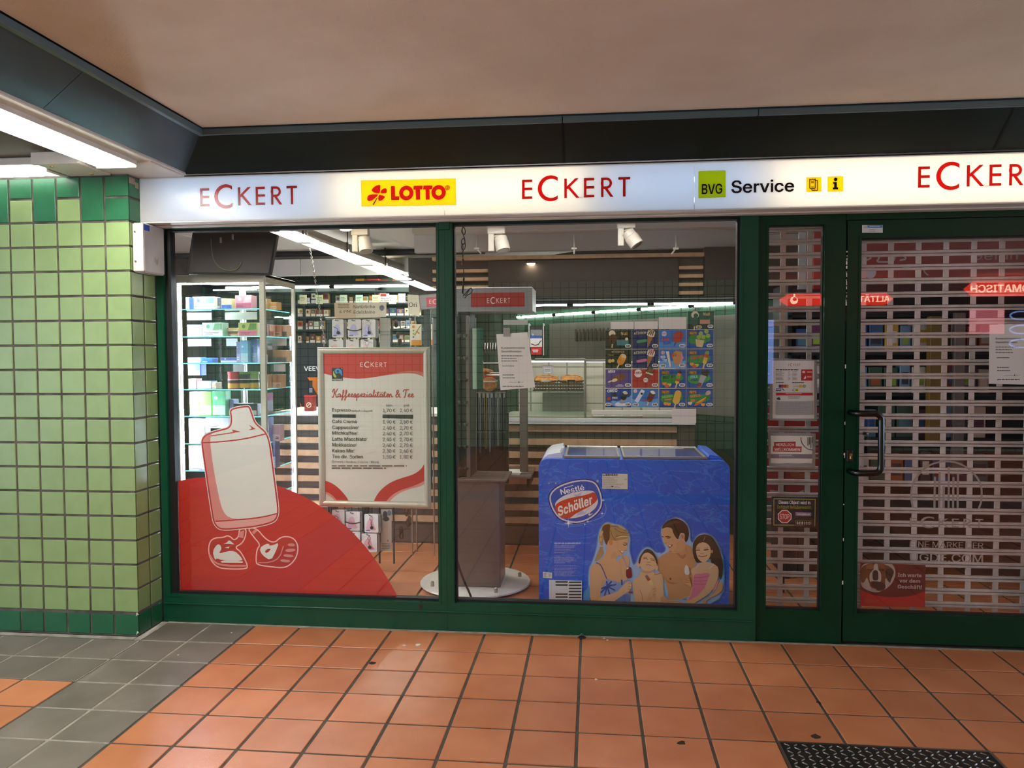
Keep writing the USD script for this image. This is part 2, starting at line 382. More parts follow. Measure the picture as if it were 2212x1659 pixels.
# ================================================================ THE SETTING
U = .25
def hull(pts): return trimesh.convex.convex_hull(np.array(pts, float))
floor = thing('floor', kind='structure')
obj('grout', bx(-5, 12, -8.2, .02, -.06, -.004), 'grout_floor', floor)
obj('grout', bx(-1.9, 5.6, .02, 4.6, -.06, -.004), 'grout_floor', floor)
_tr = random.Random(3)
def ftile(x0, x1, y0, y1):
    g = .006; dz = _tr.uniform(-.0006, .0006)
    return rbox(x0+g, x1-g, y0+g, y1-g, -.012, dz, .0025)
for r in range(0, 6):
    for c in range(-6, 19):
        y0, y1 = -(r+1)*U, -r*U
        if r == 0: y1 = .012
        if r == 0 and c < 0: continue
        if c >= 12 and c <= 14 and r >= 4: continue
        dark = (0 <= c < 2) or (c < 0 and r in (1, 2))
        if c < 0 and r == 1: pass
        obj('floor_tile', ftile(c*U, (c+1)*U, y0, y1), 'tile_grey' if dark else 'tile_orange', floor)
far, fard = [], []
for r in range(6, 32):
    for c in range(-9, 34):
        (fard if (0 <= c < 2 or r in (14, 15) or (c in (17, 18))) else far).append(ftile(c*U, (c+1)*U, -(r+1)*U, -r*U))
obj('floor_tiles', cat(far), 'tile_orange', floor, kind='stuff'); obj('floor_tiles', cat(fard), 'tile_grey', floor, kind='stuff')
for r in range(0, 8):
    for c in range(2, 10): obj('floor_tile', ftile(c*U, (c+1)*U, r*U+.1, (r+1)*U+.1), 'tile_orange', floor)
rest = [ftile(c*U, (c+1)*U, r*U+.1, (r+1)*U+.1) for r in range(0, 17) for c in range(-7, 22) if not (r < 8 and 2 <= c < 10)]
obj('floor_tiles', cat(rest), 'tile_orange', floor, kind='stuff')
obj('mortar_seam', cat(bx(.006, .494, -8, .0, -.004, -.0025), bx(-1.6, .0, -.745, -.255, -.004, -.0025)), 'grout_light', floor)
obj('mortar_seam', cat(bx(-3, -.04, -.243, -.212, -.006, .0005), bx(-.034, .006, -.25, .015, -.006, .0015), bx(0, 4.4, .004, .02, -.006, .002)), 'grout_light', floor)
# worn patch strip on the shop floor
q = np.array([Zp for Zp in [(1.30, .75), (1.37, .75), (1.37, 1.85), (1.30, 1.85)]])
obj('mortar_patch', bx(1.27, 1.36, .72, 1.8, -.003, .0015), 'grout_light', floor)

# tiled pier on the left
pier = thing('wall_left', kind='structure')
PF, PX = -.21, -.033
obj('core', bx(-3.2, PX-.006, PF+.006, .05, 0, 2.45), 'grout_wall', pier)
T = .1261; gj = .0055
zrow = [(0.004, .118)] + [(.124+T*k, .124+T*(k+1)) for k in range(16)]
ztop = zrow[-1][1]
ncol = 7
def ptile(x0, x1, z0, z1, m, j=gj): obj('wall_tile', rbox(x0+j, x1-(j if x1 < PX-.001 else 0), PF, PF+.01, z0+j, z1-j, .0022), m, pier)
for c in range(ncol):
    x1 = PX-c*.131; x0 = x1-.131
    for k, (z0, z1) in enumerate(zrow):
        ptile(x0, x1, z0, z1, 'tile_base_green' if k == 0 else 'tile_green')
    zt1, zt2 = ztop+.121, ztop+.232
    if c % 2 == 0 and c > 0 or c in (2,):
        pass
    if c == 0: ptile(x0, x1, ztop, zt1, 'tile_dark_green'); ptile(x0, x1, zt1, zt2, 'tile_dark_green')
    elif c % 2 == 1: ptile(x0, x1, ztop, zt2, 'tile_dark_green')
    else: ptile(x0, x1, ztop, zt1, 'tile_green'); ptile(x0, x1, zt1, zt2, 'tile_dark_green')
far = [rbox(PX-c*.131-.131+gj, PX-c*.131-gj, PF, PF+.01, z0+gj, z1-gj, .002) for c in range(ncol, 22) for z0, z1 in zrow]
obj('wall_tiles', cat(far), 'tile_green', pier, kind='stuff')
ys = [PF, PF+.118, .02]
for j in range(2):
    for k, (z0, z1) in enumerate(zrow+[(ztop, ztop+.121), (ztop+.121, ztop+.232)]):
        m = 'tile_base_green' if k == 0 else ('tile_dark_green' if k >= 17 else 'tile_green')
        obj('wall_tile', rbox(PX-.01, PX, ys[j]+(gj if j else .0015), ys[j+1]-gj, z0+gj, z1-gj, .002), m, pier)
# chips and scratches in the glaze
obj('chip', cat([hull([(PX-.012, PF-.0012, z-.01), (PX+.001, PF-.001, z+.006), (PX-.006, PF-.001, z+.012), (PX+.001, PF+.008, z-.006), (PX-.002, PF+.004, z)]) for z in (.118, .02)]), 'chip', pier, label='chipped pale corner')

# ceiling and the sloping green fascias that frame it
ceil = thing('ceiling', kind='structure')
obj('plaster_slab', bx(.43, 12, -8.2, -.328, 2.56, 2.66), 'plaster', ceil)
obj('shadow_gap', bx(-.2, 12, -8.2, .1, 2.575, 2.66), 'gap_black', ceil)
obj('dark_soffit', bx(-5, -.13, -8.2, .1, 2.44, 2.5), 'soffit_dark', ceil)
tr1 = thing('trim_1', kind='structure')
def slab(a, b, c, d, n, t=.012):
    n = np.array(n, float); n /= np.linalg.norm(n); p = np.array([a, b, c, d], float)
    return hull(np.vstack([p, p+n*t]))
yb, zb, yt, zt = -.108, 2.392, -.30, 2.545
xbL, xtL = .213, .405
xs = [None, 2.17, 4.15, 6.2]
for i in range(3):
    x0b, x0t = (xbL, xtL) if i == 0 else (xs[i]+.0008, xs[i]+.0008); x1 = xs[i+1]-.0008
    if i: obj('joint_strip', slab((x0b-.006, yb, zb), (x0b+.006, yb, zb), (x0b+.006, yt, zt), (x0b-.006, yt, zt), (0, 1, 1), .02), 'gap_black', tr1)
    obj('fascia_panel', slab((x0b, yb, zb), (x1, yb, zb), (x1, yt, zt), (x0t, yt, zt), (0, 1, 1)), 'fascia_green', tr1)
obj('edge_strip', cat([rbox(a, b, -.318, -.298, 2.528, 2.556, .002) for a, b in ((.40, 2.168), (2.172, 3.05), (3.054, 6.2))]), 'trim_green', tr1)
tr2 = thing('trim_2', kind='structure')
yj = [-.108, -1.15, -2.6, -4.1, -5.6, -8.0]
for i in range(5):
    y0, y1 = yj[i], yj[i+1]; y0t = -.30 if i == 0 else y0-.0015
    obj('fascia_panel', slab((xbL, y0-(0 if i == 0 else .0015), zb), (xbL, y1+.0015, zb), (xtL, y1+.0015, zt), (xtL, y0t, zt), (-1, 0, 1)), 'beam_green', tr2)
obj('edge_strip', rbox(.40, .425, -8, -.30, 2.526, 2.556, .002), 'trim_green', tr2)

# light channel under the beam
ch = thing('trim_3', kind='structure')
obj('light_channel', rbox(-.125, .222, -8, -.10, 2.386, 2.44, .004), 'white_metal', ch)
obj('cover_plate', cat(rbox(-.12, .215, -.415, -.112, 2.378, 2.388, .002)), 'white_metal', ch)
obj('corner_plate', cat(rbox(-.34, -.122, -.45, -.212, 2.372, 2.40, .003), rbox(-.36, -.118, -.47, -.445, 2.372, 2.43, .003)), 'white_metal', ch)
for x, y in ((-.02, -.40), (.11, -.40), (-.29, -.42), (-.2, -.25)): obj('screw', cyl((x, y, 2.379), (x, y, 2.3685), .009, 10), 'brass', ch)

def strip_lamp(y0, y1, label):
    t = thing('strip_lamp', label, 'lamp', (.045, (y0+y1)/2, 2.386))
    obj('diffuser', rbox(-.05, .14, y1, y0, 2.358, 2.386, .008), 'lamp_white', t)
    for yy in (y0-.002, y1-.008): obj('end_cap', rbox(-.058, .148, yy, yy+.01, 2.354, 2.39, .003), 'white_metal', t)
    for xx in (.14, -.06): obj('side_rail', rbox(xx, xx+.01, y1, y0, 2.366, 2.39, .002), 'white_metal', t)
strip_lamp(-.425, -1.95, 'long fluorescent ceiling lamp running along the green beam at upper left')
for i in range(3): strip_lamp(-2.0-1.6*i, -3.5-1.6*i, 'fluorescent ceiling lamp behind the viewer, %s of its line' % ('first', 'second', 'third')[i])
t = thing('wall_lamp', 'fluorescent lamp along the top of the green tiled pier', 'lamp', (-1.2, -.29, 2.38))
obj('diffuser', rbox(-2.1, -.365, -.34, -.225, 2.372, 2.402, .008), 'lamp_wall', t)
obj('housing', rbox(-2.1, -.35, -.36, -.212, 2.402, 2.438, .004), 'white_metal', t)
obj('end_cap', rbox(-.372, -.358, -.35, -.215, 2.366, 2.408, .003), 'white_metal', t)
# unseen lamp added at the far right to lift the passage ceiling
t = thing('passage_lamp', 'added unseen fluorescent lamp on the far passage ceiling at the right', 'lamp', (9.4, -5.5, 2.53))
obj('diffuser', rbox(8.6, 10.1, -5.6, -5.4, 2.51, 2.545, .008), 'lamp_white', t); obj('housing', rbox(8.58, 10.12, -5.62, -5.38, 2.545, 2.56, .003), 'white_metal', t)

# ---------------------------------------------------------------- shop front
def ring(x0, x1, z0, z1, a0, a1, b0, b1): return sbox(x0, z0, x1, z1).difference(sbox(a0, b0, a1, b1))
def window(name, x0, x1, z0, z1, a0, a1, b0, b1, gas=(.01, .01, .01, .01), y=.02, fm='frame_green'):
    t = thing(name, kind='structure')
    g = ring(x0, x1, z0, z1, a0, a1, b0, b1)
    obj('frame', ext(g, y, .10), fm, t)
    l, r, bt, tp = gas
    obj('gasket', ext(sbox(a0, b0, a1, b1).difference(sbox(a0+l, b0+bt, a1-r, b1-tp)), y+.022, .09), 'gasket', t)
    # thin bead along the opening
    obj('bead', ext(sbox(a0-.012, b0-.012, a1+.012, b1+.012).difference(sbox(a0-.002, b0-.002, a1+.002, b1+.002)), y-.003, y+.002), fm, t)
    obj('pane', bx(a0+.002, a1-.002, .0575, .0635, b0+.002, b1-.002), 'glass', t)
    return t
w1 = window('window_1', -.028, 1.548, 0, 2.20, .012, 1.504, .152, 2.135, (.03, .006, .012, .01))
w2 = window('window_2', 1.549, 3.127, 0, 2.20, 1.588, 3.040, .152, 2.135, (.008, .012, .012, .01))
w3 = window('window_3', 3.129, 3.548, .0, 2.20, 3.180, 3.448, .160, 2.090, (.004, .004, .004, .004), .034, 'door_green')
d1 = window('door_1', 3.556, 4.62, .012, 2.105, 3.622, 4.52, .158, 2.018, (.005, .005, .005, .005), .034, 'door_green')
obj('head_frame', ext(sbox(3.549, 2.108, 4.75, 2.2).union(sbox(4.63, 0, 4.75, 2.2)), .03, .1), 'door_green', w3)
obj('header', rbox(-.03, 5.0, .03, .12, 2.19, 2.42, .003), 'gap_black', w1)
obj('sill_lip', cat(rbox(-.02, 3.12, .012, .03, .1, .108, .002), rbox(1.52, 1.575, .008, .03, 2.1, 2.14, .002)), 'frame_green', w1)
obj('scuff', cat([bx(a, b, .0192, .021, z, z+.0025) for a, b, z in ((.5, .75, .06), (1.75, 2.05, .07), (2.1, 2.4, .085), (2.62, 2.8, .11), (.3, .42, .09))]), 'frame_green', w2)
obj('stain', ext(Polygon(sm([(1.405, .105), (1.418, .13), (1.415, .163), (1.4, .155), (1.396, .12)])), .0185, .021), 'stain', w1)
obj('worn_edge', cat([bx(3.5505+rng.uniform(-.002, .002), 3.5545, .031, .034, z, z+rng.uniform(.004, .03)) for z in [1.95-.02*k for k in range(14)]+[.3, .52, .7, .95, 1.1, 1.38]]), 'chip', d1, label='paint worn to bare metal along the door edge')
# handle, lock and little knob
hx = [(3.577, .03), (3.577, -.005), (3.582, -.035), (3.6, -.048), (3.625, -.05)]
pts = [(x, y, 1.163) for x, y in hx] + [(3.665, -.05, 1.163)] + [(3.665+.032*math.sin(a), -.05, 1.131+.032*math.cos(a)) for a in np.linspace(.3, 1.57, 5)]
pts += [(3.697, -.05, .93)] + [(3.665+.032*math.cos(a), -.05, .904-.032*math.sin(a)) for a in np.linspace(0, 1.57, 5)] + [(x, y, .872) for x, y in reversed(hx)]
obj('handle', tube(pts, .0155, 12), 'black_gloss', d1, smooth=40, label='black tubular pull handle')
lk = obj('lock_plate', rbox(3.563, 3.593, .026, .036, .915, .978, .006), 'black_matt', d1)
obj('lock_cylinder', cat(cyl((3.58, .02, .953), (3.58, .03, .953), .0075, 14), rbox(3.576, 3.584, .021, .03, .93, .952, .002)), 'brass', lk)
obj('lock_plate', rbox(3.5515, 3.556, .028, .04, .935, .962, .001), 'steel', d1)
pr = Print(.0335); pr.rect(1862, 486, 1907, 503, 'cfd0cc').rect(1874, 486.5, 1906.5, 492, '3f86c0').text('132', 1865, 492, 3.5, '555555').lines(1878, 488, 1902, 491, 1, 'd7e4ee').lines(1878, 496, 1892, 498, 1, '777777').lines(1878, 500, 1891, 502, 1, '888888')
m = pr.build('inspection_label', label='small white and blue label stuck on the green door head', cat_='label')
t = thing('door_knob', 'small chrome knob of the roller shutter behind the door pane', 'knob', (3.66, .16, 1.07))
kx, kz = X(1873, 937, .12), Z(1873, 937, .12)
obj('stem', cyl((kx-.035, .14, kz), (kx-.012, .13, kz), .006, 10), 'white_metal', t); obj('knob', cat(cyl((kx-.014, .132, kz), (kx-.004, .124, kz), .010, 12), trimesh.creation.icosphere(2, .008).apply_translation((kx, .12, kz))), 'steel', t, smooth=40)

# ---------------------------------------------------------------- lit sign
sg = thing('illuminated_sign', 'long white backlit shop sign over the window with red lettering', 'sign', (2.2, -.04, 2.15))
SX0, SX1, SZ0, SZ1, SY = -.034, 5.1, 2.150, 2.378, -.11
hs = obj('housing', cat(bx(SX0, SX1, -.108, .03, SZ1-.004, SZ1+.002), bx(SX0, SX1, -.108, .03, SZ0-.003, SZ0+.002), bx(SX0, SX1, .024, .03, SZ0, SZ1), bx(SX0, SX0+.003, -.108, .03, SZ0, SZ1), bx(SX1-.003, SX1, -.108, .03, SZ0, SZ1)), 'white_paint', sg)
obj('bottom_rail', cat(rbox(SX0, SX1, -.116, -.06, SZ0-.006, SZ0-.0035, .001), rbox(SX0, SX1, -.03, .03, SZ0-.012, SZ0-.0035, .002)), 'white_metal', sg)
joints = [SX0, 1.575, 2.797, 4.5, SX1]
segs = [sbox(a+.001, SZ0+.002, b-.001, SZ1-.003) for a, b in zip(joints[:-1], joints[1:])]
sy = SY
def at(px, py): p = P(px, py, sy); return p[0], p[2]
red, yel, lime, navy, brown = [], [], [], [], []
for pl, pr_, pb, pt in ((433, 642, 446, 409), (1128, 1361, 430, 390), (1983, 2252, 405.5, 365)):
    x0, z0 = at(pl, pb); x1, _ = at(pr_, pb-8); h = (x1-x0)/5.62
    red.append(affinity.translate(affinity.scale(ECK, h, h, origin=(0, 0)), x0, z0))
def pxp(pts, k=0):
    p = sm(pts, k) if k else np.array(pts, float); return Polygon([at(a, b) for a, b in p]).buffer(0)
Q = lambda *p: [(770+a*.10398, 380+b*.10398) for a, b in p]
lot = pxp(Q((92, 98), (2062, 55), (2070, 605), (105, 635)))
def O(cx, cy, r, ri):
    k = abs(at(870, 420)[0]-at(871, 420)[0])*.10398; c = Point(*at(*Q((cx, cy))[0])); return c.buffer(r*k, 24).difference(c.buffer(ri*k, 20))
lots = [pxp(Q((715, 213), (797, 213), (803, 425), (893, 425), (885, 500), (723, 502))), O(1036, 356, 147, 66), pxp(Q((1190, 207), (1373, 204), (1362, 280), (1318, 281), (1322, 492), (1240, 495), (1230, 286), (1183, 286))),
        pxp(Q((1395, 204), (1580, 201), (1567, 278), (1517, 279), (1521, 490), (1441, 492), (1437, 280), (1385, 281))), O(1708, 344, 147, 66),
        pxp(Q((300, 300), (380, 215), (490, 178), (500, 220), (485, 350), (460, 365), (380, 355)), 2), pxp(Q((495, 365), (520, 290), (590, 250), (630, 275), (632, 340), (600, 365)), 2),
        pxp(Q((225, 470), (235, 410), (300, 385), (450, 380), (440, 410), (330, 510), (260, 525), (228, 505)), 2), pxp(Q((465, 395), (500, 395), (585, 420), (590, 450), (530, 510), (465, 522), (450, 480)), 2)]
lots += [O(1893, 245, 48, 40)]
lred = unary_union(lots)
k = abs(at(870, 420)[0]-at(871, 420)[0])
stem = pxp(Q((425, 450), (440, 455), (360, 600), (335, 600)))
reg = affinity.translate(affinity.scale(glyphs('R', 400), 4.6*k, 6.2*k, origin=(0, 0)), *at(965, 409.2))
lred = lred.union(reg)
bvg = pxp([(1509, 370), (1567.5, 368), (1567.5, 426), (1509, 428)])
def gt(s, px, py, h, w, bold=500):
    g = glyphs(s, bold, 64); x0, _, x1, _ = g.bounds; g = affinity.translate(g, -x0, 0); kk = abs(at(px, py)[0]-at(px+1, py)[0])
    return affinity.translate(affinity.scale(g, w*kk/(x1-x0), h*kk, origin=(0, 0)), *at(px, py))
bv = gt('BVG', 1516, 419.5, 22, 44, 600); sv = gt('Service', 1580, 417, 27.5, 134, 600)
tk = pxp([(1742, 383.5), (1774, 382.5), (1774, 413.5), (1742, 414.5)]); inf = pxp([(1788, 382), (1821, 381), (1821, 413), (1788, 414)])
def ln(pts, w): return LineString([at(a, b) for a, b in pts]).buffer(w*k/2, cap_style=2)
tkp = unary_union([ln([(1749, 387), (1752, 388.5), (1755, 387), (1758, 388.5), (1761, 386.5), (1761, 406), (1758, 408), (1755, 406.5), (1752, 408), (1749, 406.5), (1749, 387)], 1.3), ln([(1761, 390), (1766, 390), (1766, 411), (1763, 412), (1760, 410.5), (1757, 412), (1754, 411), (1754, 408)], 1.3), ln([(1752, 392), (1758, 391.8)], 1), ln([(1752, 395), (1758, 394.8)], 1), ln([(1752, 404), (1758, 403.8)], 1)])
inp = unary_union([Point(*at(1805, 387.5)).buffer(3.4*k), pxp([(1799.5, 393.5), (1807.5, 393.3), (1807.5, 405), (1810.5, 405), (1810.5, 409), (1799, 409.3), (1799, 405.3), (1802, 405.2), (1802, 397), (1799.5, 397)])])
redu = unary_union(red+[lred]); dark = unary_union([bv, sv, tkp, inp, stem])
yelu = unary_union([lot, tk, inf]).difference(redu).difference(dark); limu = bvg.difference(dark)
paint = unary_union([redu, yelu, limu, dark])
for s_ in segs: obj('sign_panel', ext(s_.difference(paint), sy, sy+.004), 'acrylic_white', sg)
jn = unary_union([sbox(j-.001, SZ0, j+.001, SZ1) for j in joints[1:-1]])
names = ['red_lettering', 'red_lettering', 'red_lettering']
for g in red: obj('shop_lettering', ext(g, sy-.0006, sy+.004), 'acrylic_red', sg, label='red letters of the shop name')
obj('lottery_logo', ext(lred, sy-.0006, sy+.004), 'acrylic_red', sg, label='red clover and lettering on yellow')
for g in (lot, tk, inf): obj('yellow_panel', ext(g.difference(redu).difference(dark), sy-.0004, sy+.004), 'acrylic_yellow', sg)
obj('lime_panel', ext(limu, sy-.0004, sy+.004), 'acrylic_lime', sg)
for g, n_ in ((bv, 'transit_lettering'), (sv, 'service_lettering'), (tkp, 'ticket_pictogram'), (inp, 'info_pictogram')): obj(n_, ext(g, sy-.0006, sy+.004), 'acrylic_navy', sg)
obj('clover_stem', ext(stem, sy-.0006, sy+.004), 'acrylic_brown', sg)
for a, b, m_ in ((.06, .95, 'lamp_cool'), (1.0, 2.28, 'lamp_warm'), (2.32, 3.12, 'lamp_cool'), (3.16, 5.05, 'lamp_warm')):
    for z in (2.215, 2.315): obj('tube', cyl((a, -.018, z), (b, -.018, z), .012, 10), m_, hs)

M('torn_paper', '9c8a76', .8)
M('box_stain', '8f7f6c', .8)
# white switch box on the side of the pier
jx = X(309, 480, -.184)
t = thing('switch_box', 'pale grey metal box with blue sticker on the pier side', 'box', (PX+.03, -.09, 1.9))
bb = obj('box_body', rbox(PX, jx, -.184, .012, 1.884, 2.138, .008), 'box_grey', t)
obj('front_flange', rbox(PX+.003, jx-.001, -.1865, -.18, 1.89, 2.132, .002), 'white_metal', t)
for z in (1.94, 2.09): obj('screw', cyl((PX+.018, -.192, z), (PX+.018, -.185, z), .0045, 10), 'steel', t)
obj('blue_sticker', bx(jx, jx+.0008, -.178, -.128, 2.10, 2.13), 'blue_case', bb)
obj('stain', cat(*[bx(jx, jx+.0006, y, y+.004, z, z+.03) for y, z in ((-.085, 1.945), (-.075, 1.935), (-.066, 1.93), (-.058, 1.94))]), 'box_stain', t, label='brown scribbled smear')
pr = Print(-.2115); pr.rect(277.5, 387, 280, 404, 'c9bda8')
obj('torn_sticker', cat(bx(PX+.0002, PX+.0010, -.204, -.15, 2.335, 2.365), bx(PX+.0002, PX+.0010, -.15, -.12, 2.32, 2.35)), 'torn_paper', None, label='torn pale sticker remains at the top of the pier side', cat_='sticker')

# steel floor plate with raised lugs and the bits lying on the tiles
t = thing('floor_plate', 'dark steel chequer plate let into the orange floor', 'plate', (3.375, -1.25, 0))
obj('plate', rbox(3.006, 3.744, -1.6, -1.006, -.012, -.001, .002), 'plate_dark', t)
obj('frame', extz(sbox(2.996, -1.61, 3.754, -.996).difference(sbox(3.006, -1.6, 3.744, -1.006)), -.012, .0015), 'steel', t)
lugs = []
for i in range(23):
    for j in range(15):
        x, y = 3.028+i*.0315, -1.02-j*.026; a = .75 if (i+j) % 2 else -.75
        c, s_ = math.cos(a), math.sin(a); L, W = .0115, .004
        lugs.append(hull([(x+c*L, y+s_*L, 0), (x-c*L, y-s_*L, 0), (x-s_*W, y+c*W, 0), (x+s_*W, y-c*W, 0), (x+c*L*.5, y+s_*L*.5, .0022), (x-c*L*.5, y-s_*L*.5, .0022), (x+c*L, y+s_*L, -.002), (x-c*L, y-s_*L, -.002)]))
obj('lugs', cat(lugs), 'steel', t, kind='stuff')
hk = P(1257, 1372, -.01)
t = thing('floor_hook', 'small rusty metal eyelet at the foot of the green sill', 'hook', (hk[0], -.005, 0))
obj('eyelet', tube([(hk[0]-.012, 0, .001), (hk[0]-.010, -.004, .012), (hk[0], -.006, .02), (hk[0]+.01, -.004, .012), (hk[0]+.011, 0, .001)], .0025, 8), 'steel', t); obj('base', lathe([(0, .004), (.018, .003), (.022, .0005), (0, .0005)], (hk[0], -.004), 14), 'stain', t)
def spot(name, px, py, r, m_, label, c='dirt', n=7, h=.0018):
    d = _fw + (px-1106)/F*RGT - (py-829.5)/F*UPV; q = CAM + d*(-CAM[2]/d[2]); R = random.Random(int(px*7+py))
    g = Polygon([(q[0]+r*(.55+.45*R.random())*math.cos(a), q[1]+r*(.55+.45*R.random())*math.sin(a)) for a in np.linspace(0, 2*math.pi, n, endpoint=False)])
    obj(name, extz(g, -.001, h), m_, None, label=label, cat_=c)
for px, py, r, l in ((873, 1394, .012, 'pale paint fleck on the orange tiles left of the mullion'), (903, 1393, .018, 'larger pale paint flecks on the orange tiles below the mullion'), (1305, 1379, .007, 'white crumb at the sill below the freezer, left of a smaller one'), (1312, 1383, .008, 'white crumb a little out from the sill below the freezer'), (1287, 1468, .007, 'white crumb in the middle of the orange floor'), (500, 1367, .005, 'white crumb on the dark grey tiles by the sill'), (385, 1415, .005, 'white crumb on the second row of dark grey tiles')): spot('crumb', px, py, r, 'chip', l, 'crumb')
for px, py, r, l in ((1472, 1605, .02, 'dark chewing gum spot left of the steel plate'), (1763, 1591, .022, 'dark chewing gum spot above the steel plate'), (1768, 1517, .012, 'dark gum spot on a floor joint near the side light'), (805, 1433, .022, 'faint round dirt stain on the orange tiles')): spot('gum_spot', px, py, r, 'stain', l, 'stain', 9, .0012)

# far side of the passage, seen only in the glass
wb = thing('wall_back', kind='structure')
obj('tiled_wall', bx(-5, 12, -8.1, -7.85, 0, 2.6), 'far_tiles', wb)
obj('shop_opening', bx(4.9, 11.5, -7.84, -7.8, .05, 2.45), 'wall_dark', wb)
# two red arrow-shaped lit signs of the shop across the passage
ME('led_cool_soft', (.75, .85, 1), 5.0)
def arrow_sign2(x0, x1, z0, z1, txt, tx, label, icon=None, tipleft=.12):
    t = thing('arrow_sign', label, 'sign', ((x0+x1)/2, -7.75, z0)); zc = (z0+z1)/2
    g = Polygon([(x0, zc), (x0+tipleft, z0), (x1-.1, z0), (x1, zc), (x1-.1, z1), (x0+tipleft, z1)])
    obj('panel', ext(g, -7.79, -7.70), 'neon_red', t)
    w = glyphs(txt, 600, 64); a, b, c, d = w.bounds; k = (z1-z0)*.52
    w = affinity.scale(affinity.translate(w, -c, 0), -k, k, origin=(0, 0))
    w = affinity.translate(w, tx, z0+(z1-z0)*.24).intersection(g.buffer(-.02))
    obj('lettering', ext(w, -7.699, -7.69), 'neon_pale', t)
    if icon: obj('icon', ext(Point(icon, zc-.01).buffer(.055).difference(Point(icon+.01, zc+.01).buffer(.03)).union(sbox(icon-.008, zc+.04, icon+.015, zc+.085)), -7.699, -7.69), 'neon_pale', t)
arrow_sign2(5.06, 6.66, 2.155, 2.325, 'SPEZIALITÄTEN', 6.02, 'red arrow-shaped lit sign with a small fruit icon, seen mirrored in the side light', 5.26)
arrow_sign2(7.66, 9.9, 2.265, 2.475, 'AROMATISCH', 7.72, 'red lit sign with pale capitals mirrored at the right edge of the door pane')
t = thing('lit_display', 'pink and blue lit display of the shop opposite, mirrored in the door pane', 'display', (8.4, -7.75, 1.4))
obj('pink_panel', bx(7.75, 8.2, -7.79, -7.72, 1.72, 2.08), 'screen_pink', t)
for i in range(3): obj('blue_ring', cat(*[tube([(8.42+.3*j+.15*math.cos(a), -7.71, 1.98-.2*i+.06*math.sin(a)) for a in np.linspace(0, 6.28, 16)], .012, 6) for j in range(2)]), 'screen_blue', t)
t = thing('info_screen', 'blue lit information screen across the passage, mirrored beside the side light', 'screen', (4.93, -7.7, 1.1))
obj('screen', bx(4.86, 4.98, -7.76, -7.72, 1.0, 1.95), 'screen_blue', t); obj('frame', bx(4.82, 5.02, -7.8, -7.76, .9, 2.0), 'black_matt', t)

# ================================================================ THE SHOP INSIDE
ce = thing('ceiling_shop', kind='structure')
obj('ceiling_panel', bx(-1.9, 5.6, .12, 4.6, 2.46, 2.5), 'white_paint', ce)
for y, z, h in ((.95, 2.36, .10), (1.32, 2.40, .06), (1.62, 2.34, .04)): obj('ceiling_rib', rbox(1.0 if y > .9 else -1.9, 5.6, y, y+.10, z, 2.46, .004), 'white_paint', ce)
obj('ceiling_pipe', cyl((-1.8, 3.3, 2.43), (1.3, 3.3, 2.43), .03, 12), 'black_matt', None, label='dark pipe under the shop ceiling in front of the bulkhead', cat_='pipe')
M('panel_reflect_taupe', '77736a', .35, c2='6d6960', scale=4)
wr = thing('wall_rear', kind='structure')
obj('dark_wall', bx(-1.9, 5.6, 4.5, 4.6, 0, 2.5), 'wall_dark', wr)
obj('tiled_wall', bx(-1.9, 1.7, 4.28, 4.3, .0, 2.5), 'shop_tiles', wr)
A, B_ = np.array([1.22, 4.66]), np.array([4.1, 1.66]); dAB = (B_-A)/np.linalg.norm(B_-A); nAB = np.array([-dAB[1], dAB[0]]); nAB = nAB if nAB[1] > 0 else -nAB
def oblique(s0, s1, o0, o1, z0, z1):
    p = [A+dAB*s+nAB*o for s in (s0, s1) for o in (o0, o1)]
    return hull([(q[0], q[1], z) for q in p for z in (z0, z1)])
obj('tiled_wall', oblique(.3, 4.1, 0, .03, .0, 1.9), 'shop_tile', wr)
obj('tile_joints', cat([oblique(.3, 4.1, -.0015, 0, z, z+.006) for z in np.arange(.9, 1.85, .15)]+[oblique(s, s+.006, -.0015, 0, .9, 1.85) for s in np.arange(.4, 4.1, .15)]), 'gap_black', wr, kind='stuff')
obj('splash_panel', oblique(.95, 3.22, -.012, -.004, .95, 1.765), 'panel_reflect_taupe', wr)  # panel colour also carries the grey of reflections over the tiled wall
obj('pointed_hooks', cat([oblique(1.35+.055*k, 1.375+.055*k, -.03, -.013, 1.58, 1.67) for k in range(22)]+[hull([tuple(A+dAB*(1.35+.055*k+o)-nAB*e)+(z,) for o, z in ((0, 1.67), (.025, 1.67), (.0125, 1.70)) for e in (.03, .013)]) for k in range(22)]), 'panel_brown', wr, kind='stuff')
obj('dark_upper_wall', oblique(.3, 4.1, -.02, .03, 1.9, 2.5), 'wall_dark', wr)
wl = thing('wall_shop_left', kind='structure'); obj('wall_panel', bx(-1.9, -1.8, .1, 4.6, 0, 2.5), 'dark_brown', wl)
wq = thing('wall_right', kind='structure'); obj('wall_panel', bx(5.5, 5.6, .1, 4.6, 0, 2.5), 'dark_brown', wq); obj('wall_panel', bx(4.1, 5.5, 2.3, 2.36, 0, 2.5), 'dark_brown', wq)

obj('beam_over_canopy', rbox(.95, 4.0, 1.90, 1.96, 2.235, 2.46, .004), 'white_paint', ce)
